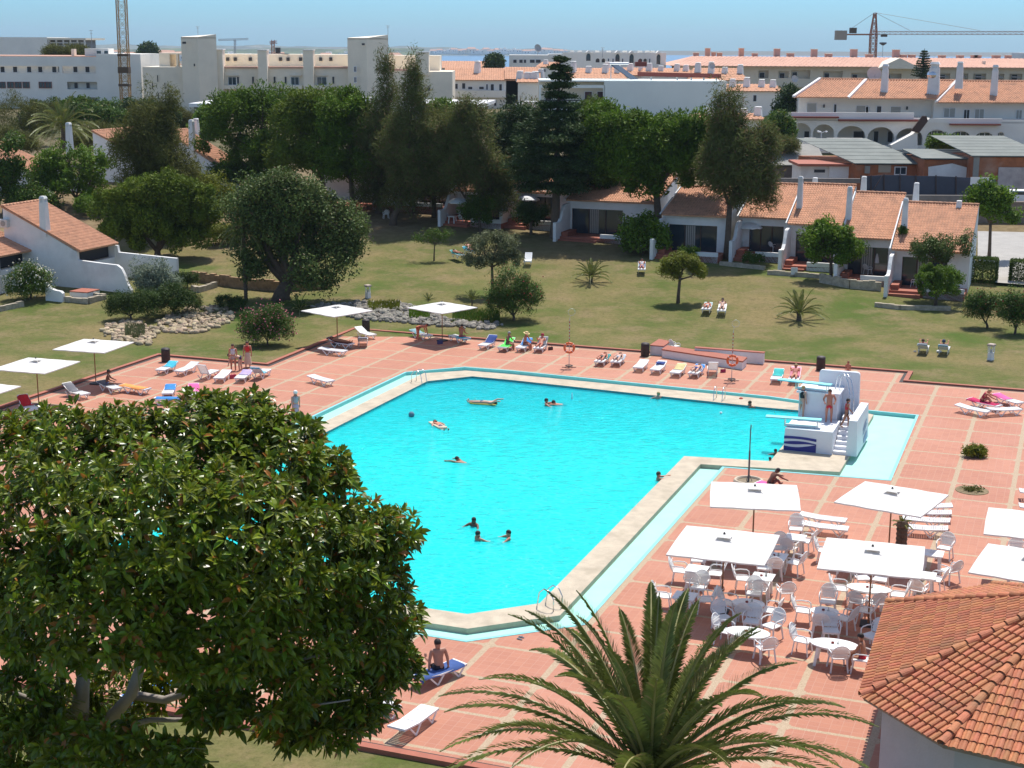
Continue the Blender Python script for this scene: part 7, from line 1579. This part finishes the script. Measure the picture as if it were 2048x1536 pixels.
# outside stair
st=MB(); 
p0=PY(1826,268,Y-5);p1=PY(1856,238,Y-5); vwall([PY(1783,290,Y-5.5),PY(1826,268,Y-5.5),PY(1860,236,Y-5.5),PY(1862,242,Y-5.5),PY(1835,268,Y-5.5),PY(1835,300,Y-5.5),PY(1783,300,Y-5.5)],1.8,'stair_wall',WB,B.t,Vector((0,1,0)))
vwall([PY(1822,262,Y-5.8),PY(1845,232,Y-5.8),PY(1853,232,Y-5.8),PY(1856,242,Y-5.8),PY(1838,266,Y-5.8)],.3,'stair_tiles',BROWNW,B.t,Vector((0,1,0)))
for x,y,h in((1768,190,4.0),(1918,168,2.9),(1987,193,4.1)): chimney(PY(x,y,Y+2),h,B.t,w=.8)
chimney(PY(1866,192,Y+1.5),4.4,B.t,w=1.3); p=PY(1866,150,Y+1.5); MB().ell(p,(.8,.8,.7),12,8).build('cowl',METAL,B.t)
for x,y in((1648,212),(1814,216),(1917,220),(1995,223)): p=PY(x,y,Y+1.7); MB().box(p,(.18,.3,.4)).build('wall_lamp',DARK,B.t)
B=Bld('garden_wall','white curved garden wall at the foot of the villa arcade','garden wall',190,WB); B.holes(1586,1730,276,306,[(1592,1612,276,286),(1636,1658,276,288)],th=.3,name='wall_panel'); B.box(1690,1712,283,298,dep=2,dy=-2,name='pillar',m=TOPW); B.box(1625,1660,291,302,dep=2,dy=-3,name='bench',m=TOPW)
p=PY(1642,284,187); t=thing('street_lamp','three armed white lamp in front of the villa arcade','lamp',p); MB().tube([(0,0,-2),(0,0,1.2)],.06,6).build('post',TOPW,t)
for a in(0,2.1,4.2): MB().tube([(0,0,1.1),(.5*math.cos(a),.5*math.sin(a),1.3)],.04,5).ell((.6*math.cos(a),.6*math.sin(a),1.25),(.16,.16,.12),8,5).build('lamp_head',TOPW,t)
# sheds
def shed(lab,x0,x1,yt,yb,Y,dep,wm,rm,slope=1.5,wins=(),strips=True,xo=0):
    B=Bld('shed',lab,'shed',Y,wm); a,b=X(x0,Y),X(x1,Y); zf=Z(yt,Y,(x0+x1)/2); zb=TZ(a,Y)-1.5; k=xo*Y/FPX
    q=[(a,Y),(b,Y),(b+k,Y+dep),(a+k,Y+dep)]; MB().prism(q,zb,zf-.1).build('wall',wm,B.t); n=7 if strips else 1
    for i in range(n):
        w0,w1=i/n,(i+1)/n-.015; e=[(a-.3+k*0+(b-a+.6)*0,0)]
        A=Vector((a-.4,Y-.4,zf)); Bq=Vector((b+.4,Y-.4,zf)); C=Vector((b+.4+k,Y+dep,zf+slope)); Dq=Vector((a-.4+k,Y+dep,zf+slope)); l0=A.lerp(Dq,w0);l1=A.lerp(Dq,w1);r0=Bq.lerp(C,w0);r1=Bq.lerp(C,w1)
        u=Vector((0,0,.10-.012*i)); MB().add([l0+u,r0+u,r1+u,l1+u,l0,r0,r1,l1],[(0,1,2,3),(7,6,5,4),(0,4,5,1),(1,5,6,2),(2,6,7,3),(3,7,4,0)]).build('roof_sheet',rm,B.t)
    for w in wins: B.win(*w[:4],dy=-.04,m=GLASS,mull=1)
    return B
CR=mat('cement_sheet',(.17,.185,.165),.85,var=.15,scale=.5,dirt=((.25,.25,.22),.4,.5)); CG=mat('concrete_grey',(.30,.29,.26),.95,var=.15,scale=.5,bump=.4)
B=shed('long grey concrete roofed shed left of the corrugated one',1543,1652,331,352,172,6,mat('shed_dark',(.16,.14,.13),.9),CG,slope=2.0,strips=False)
B=shed('brick shed with wide striped corrugated roof',1722,1858,328,385,160,13,BRICK,CR,slope=1.9,xo=-72,wins=[(1798,1821,334,349)])
B.box(1765,1790,330,345,dep=.1,dy=-.1,name='plaster_patch',m=mat('plaster',(.42,.36,.28),.9)); B.box(1738,1748,332,347,dep=.3,dy=-.3,name='vent_box',m=CG)
B=shed('brick shed with whitewashed patch and two windows at the right',1857,1960,318,390,157,8,BRICK,CR,slope=.4,strips=False,wins=[(1888,1908,341,355),(1925,1940,339,355)])
vwall([PY(1857,357,156.8),PY(1857,334,156.8),PY(1905,327,156.8),PY(1952,340,156.8),PY(1952,357,156.8)],.15,'whitewashed_patch',WALLW,B.t,Vector((0,1,0)))
B=shed('tall brick shed cut by the right picture edge',1957,2100,313,392,155,12,BRICK,CR,slope=1.4,xo=-20); B.box(1957,1968,314,380,dep=.2,dy=-.2,name='concrete_pillar',m=CG); B.box(2008,2100,335,392,dep=.2,dy=-.15,name='plaster_patch',m=mat('plaster_pale',(.42,.37,.36),.95,var=.3,scale=.8))
B=Bld('flat_hut','small pinkish white hut with flat terracotta roof','hut',162,WALLW); B.box(1608,1668,333,375,dep=5,dy=0,z0=3,name='wall'); B.box(1666,1718,333,375,dep=5,dy=-.3,z0=3,name='side_wall',m=TOPW); B.box(1603,1724,328,333,dep=6,dy=-.7,name='flat_roof',m=TERRA); B.win(1634,1658,338,346,dy=-.04,m=DARK,fm=WALLW,mull=0)
# fence of dark panels
t=thing('panel_fence','dark blue grey metal panel fence before the brick sheds','fence',(0,0,0)); FM=mat('fence_blue',(.035,.045,.075),.5,var=.15,scale=1)
pf=[(1722,352,385),(1742,352,387),(1768,350,388),(1800,350,390),(1832,352,391),(1872,352,392),(1912,354,393),(1950,356,394),(1992,357,396)]
for (a,ya,ba),(b,yb,bb) in zip(pf,pf[1:]):
    P=[PY(a,ba,152),PY(b,bb,152),PY(b,yb,152),PY(a,ya,152)]; vwall([P[0],P[1],P[2],P[3]],.05,'panel',FM,t,Vector((0,1,0))); MB().bar(PY(a,ba+2,151.9),PY(a,ya-2,151.9),.1).build('post',mat('fence_post',(.05,.03,.03),.6),t)
MB().bar(PY(1742,387,151.5),PY(1766,350,151.5),.08).build('brace',mat('fence_post',(.05,.03,.03),.6),t)
B=Bld('boundary_wall','long low grey wall behind the bungalow roofs','wall',150,mat('grey_wall',(.22,.20,.18),.95,var=.2,scale=.8,bump=.4,bscale=8)); B.box(1540,1962,390,420,dep=.4,name='wall'); B.box(1540,1735,357,366,dep=.4,dy=5,name='rear_wall')
B=Bld('retaining_wall','stone retaining wall beside the road at the right edge','wall',146,mat('retaining_stone',(.22,.17,.13),.95,var=.35,scale=1.2,bump=.8,bscale=4)); B.box(1955,2110,404,475,dep=.6,name='wall')
t=thing('white_lorry','white vehicle roof glimpsed behind the retaining wall','vehicle',PY(2035,392,150)); MB().box((0,0,-.4),(3.4,1.8,1.2)).build('body',WHITE,t); MB().box((.2,0,.35),(2.4,1.7,.5)).build('cab',WHITE,t); MB().box((0.2,-.87,.35),(2.2,.04,.3)).build('window',GLASS,t)
p=PY(1962,362,150); t=thing('white_sheet','white square board above the fence corner','board',p); MB().box((0,0,0),(2.1,.06,.75)).build('panel',TOPW,t)
# cranes
CY=mat('crane_yellow',(.36,.19,.035),.6,var=.15,scale=1); CRD=mat('crane_rust',(.42,.16,.08),.6,var=.2,scale=1)
def lattice(P0,P1,w,seg,m,name,parent,side=Vector((1,0,0)),th=.12,w1=None):
    P0,P1=Vector(P0),Vector(P1); d=(P1-P0); n=max(2,int(d.length/seg)); dn=d.normalized(); a=(side-dn*side.dot(dn)).normalized(); b=dn.cross(a); g=MB(); w1=w1 or w
    def c(i,k): s=i/n; ww=(w+(w1-w)*s)/2; sx,sy=((-1,-1),(1,-1),(1,1),(-1,1))[k%4]; return P0+d*s+a*ww*sx+b*ww*sy
    for k in range(4): g.bar(c(0,k),c(n,k),th)
    for i in range(n):
        for k in range(4): g.bar(c(i,k),c(i,k+1),th*.5); g.bar(c(i,k),c(i+1,k+1),th*.5); g.bar(c(i,k+1),c(i+1,k),th*.5) if w>1.2 else None
    return g.build(name,m,parent)
t=thing('tower_crane','yellow lattice mast of the tower crane at the left','crane',(0,0,0)); Yc=262
b0=PY(253,232,Yc); b1=PY(242,-14,Yc); lattice(b0,b1,1.5,1.4,CY,'mast',t,th=.13)
for y in(140,170,110): p=PY(247.5+(y-110)*.04,y,Yc); MB().box(p,(1.8,1.8,.4 if y!=140 else 1.0)).build('mast_collar',mat('collar',(.10,.06,.03),.6),t)
t=thing('tower_crane','distant tower crane with long jib and counterweight on the right','crane',(0,0,0)); Yc=520; k=Yc/FPX
m0=PY(1745,116,Yc); m1=PY(1747,70,Yc); lattice(m0,m1,12*k,1.8,CRD,'mast',t,th=.28); lattice(PY(1747,70,Yc),PY(1750,26,Yc),12*k,2.,CRD,'tower_head',t,th=.28,w1=4*k)
lattice(PY(1747,66,Yc),PY(2120,66,Yc),6*k,1.8,CRD,'jib',t,side=Vector((0,1,0)),th=.16); MB().bar(PY(1690,69,Yc),PY(1747,69,Yc),1.,.5).build('counter_jib',CRD,t)
a=PY(1671,61,Yc);b=PY(1692,80,Yc); MB().box((a+b)/2,(abs(a.x-b.x),2.4,abs(a.z-b.z))).build('counterweight',mat('crane_weight',(.42,.33,.26),.8),t); MB().box(PY(1706,61,Yc),(2.2,1.6,1.8)).build('winch',mat('collar',(.10,.06,.03),.6),t); MB().box(PY(1768,71,Yc),(2.0,1.2,.9)).build('cabin',mat('collar',(.10,.06,.03),.6),t)
g=MB(); top=PY(1750,25,Yc)
for x,y in((1698,60),(1820,61),(1960,61)): g.tube([top,PY(x,y,Yc)],.07,4)
g.build('stay_cable',mat('mast_grey',(.3,.3,.3)),t)
p=PY(1766,87,400); t=thing('lamp_mast','tall mushroom headed lamp mast under the distant crane','lamp mast',p); MB().tube([(0,0,-4),(0,0,-.4)],.1,6).build('mast',METAL,t); MB().lathe((0,0,-.5),[(.2,0),(1.0,.5),(.9,.8)],12).build('lamp_head',mat('lamp_dark',(.10,.10,.12),.5),t)
t=thing('tower_crane','tiny far crane above the horizon left of the right beige tower','crane',(0,0,0)); lattice(PY(546,108,900),PY(546,80,900),1.6,2,CRD,'mast',t,th=.25); lattice(PY(540,86,900),PY(554,84,900),1.4,2,CRD,'jib',t,side=Vector((0,1,0)),th=.25)
t=thing('tower_crane','pale crane jib far away right of the left beige tower','crane',(0,0,0)); lattice(PY(437,80,1300),PY(497,78,1300),1.4,2.5,mat('far_crane',(.5,.5,.5),.6),'jib',t,side=Vector((0,1,0)),th=.25); lattice(PY(470,110,1300),PY(470,79,1300),1.4,2.5,mat('far_crane',(.5,.5,.5)),'mast',t,th=.25)
# distant coastal town: small houses
hp=[]
for i,(wm,rm) in enumerate(((WB,RT),(PB,RT),(WB,WB))):
    t=thing('distant_house','x','house',(0,-500,0)); MB().box((0,0,2.5),(16,12,9)).build('wall',wm,t)
    if i<2: MB().add([(-8.5,-6.5,7),(8.5,-6.5,7),(8.5,6.5,7),(-8.5,6.5,7),(-6,0,10),(6,0,10)],[(0,1,5,4),(2,3,4,5),(1,2,5),(3,0,4),(3,2,1,0)]).build('roof',rm,t)
    else: MB().box((2,0,8.5),(6,6,3)).build('roof_room',wm,t)
    MB().box((-3,-6.05,4),(2,.15,2.2)).box((3,-6.05,4),(2,.15,2.2)).build('windows',DARK,t); hp.append(t)
used=[False]*3; cnt=0
while cnt<190:
    px=random.uniform(225,1130); py=random.uniform(97,119) if px<860 else random.uniform(101,106)
    if px<860:
        zt_=-20; p=G(px,py,zt_); Yh=p.y
        if not 900<Yh<5200: continue
        p=Vector((X(px,Yh),Yh,TZ(X(px,Yh),Yh)))
        sc=random.uniform(.7,1.3)*(1+Yh/5200)
    else: Yh=7150; p=PY(px,py+3,Yh); p.z-=2; sc=random.uniform(1.,2.6)
    k=random.choice((0,1,2,2)); lab='tiny pale house of the distant coastal town'; r=random.uniform(-.5,.5)
    if not used[k]: o=hp[k]; used[k]=True; o.location=p; o.rotation_euler=(0,0,r); o.scale=(sc,)*3; o['label']=lab; o['group']='distant coastal town'
    else: dup(hp[k],p,r,lab,sc,group='distant coastal town')
    cnt+=1
# distant tree belt
C=[]
while len(C)<9000:
    px=random.uniform(150,900); py=random.uniform(99,117); p=G(px,py,-20)
    if 700<p.y<4500 and math.sin(px*.05+py*.9)+random.random()>.7: 
        z=TZ(p.x,p.y); C.append((p.x+random.gauss(0,6),p.y+random.gauss(0,6),z+random.random()*7))
V,F=leafquads(np.array(C),7.,.7); o=npmesh('far_trees',V,F,LM['shrub']); tag(o,'dark belts of trees between the houses of the far town','trees',kind='stuff')
# thin sea haze
m=bpy.data.materials.new('haze_air'); m.use_nodes=True; N=m.node_tree.nodes; L=m.node_tree.links; N.remove(N['Principled BSDF']); pv=N.new('ShaderNodeVolumePrincipled'); pv.inputs['Color'].default_value=(.62,.78,.95,1); pv.inputs['Density'].default_value=.00007; pv.inputs['Anisotropy'].default_value=.2; L.new(pv.outputs[0],N['Material Output'].inputs['Volume'])
hz=MB().box((0,4400,20),(18600,9400,146)).build('haze',m); hz['kind']='stuff'; hz['label']='thin bluish sea haze over the far coast'; hz['category']='haze'
# ---------------------------------------------------------------- light, sky, camera
SUN_EL=R(64); SUN_AZ=R(20)
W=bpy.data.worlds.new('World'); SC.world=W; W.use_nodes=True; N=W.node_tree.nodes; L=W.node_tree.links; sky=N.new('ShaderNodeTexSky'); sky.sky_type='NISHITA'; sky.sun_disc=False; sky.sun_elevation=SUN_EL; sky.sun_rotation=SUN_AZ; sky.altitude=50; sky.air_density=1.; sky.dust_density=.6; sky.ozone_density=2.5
tn=N.new('ShaderNodeMix'); tn.data_type='RGBA'; tn.blend_type='MULTIPLY'; tn.inputs[0].default_value=1; L.new(sky.outputs[0],tn.inputs[6]); tc=N.new('ShaderNodeTexCoord'); sx=N.new('ShaderNodeSeparateXYZ'); L.new(tc.outputs['Generated'],sx.inputs[0]); mr=N.new('ShaderNodeMapRange'); mr.inputs[1].default_value=.05; mr.inputs[2].default_value=.3; L.new(sx.outputs['Z'],mr.inputs[0]); cm=N.new('ShaderNodeMix'); cm.data_type='RGBA'; L.new(mr.outputs[0],cm.inputs[0]); cm.inputs[6].default_value=(.48,.90,1.42,1); cm.inputs[7].default_value=(1.55,1.42,1.35,1); L.new(cm.outputs[2],tn.inputs[7])  # unseen upper dome tinted brighter than the horizon band, added fill for shaded walls
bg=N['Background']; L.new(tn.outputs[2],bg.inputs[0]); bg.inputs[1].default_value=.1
sl=bpy.data.lights.new('sun','SUN'); sl.energy=4.6; sl.angle=R(.5); sl.color=(1,.96,.90); so=bpy.data.objects.new('sun',sl); COL.objects.link(so)
sd=Vector((math.sin(SUN_AZ)*math.cos(SUN_EL),math.cos(SUN_AZ)*math.cos(SUN_EL),math.sin(SUN_EL))); so.rotation_euler=sd.to_track_quat('Z','Y').to_euler()
cam=bpy.data.cameras.new('camera'); co=bpy.data.objects.new('camera',cam); COL.objects.link(co); SC.camera=co; cam.sensor_width=36; cam.lens=FPX/2048*36; cam.clip_end=30000; cam.clip_start=.5
co.location=(0,0,CH); co.matrix_world=Matrix.Translation((0,0,CH))@Matrix.Rotation(PI/2-PITCH,4,'X')@Matrix.Rotation(ROLL,4,'Z')
SC.view_settings.view_transform='Standard'; SC.view_settings.look='None'; SC.view_settings.exposure=.25; SC.view_settings.gamma=1
SC.render.engine='CYCLES'; SC.cycles.transparent_max_bounces=12
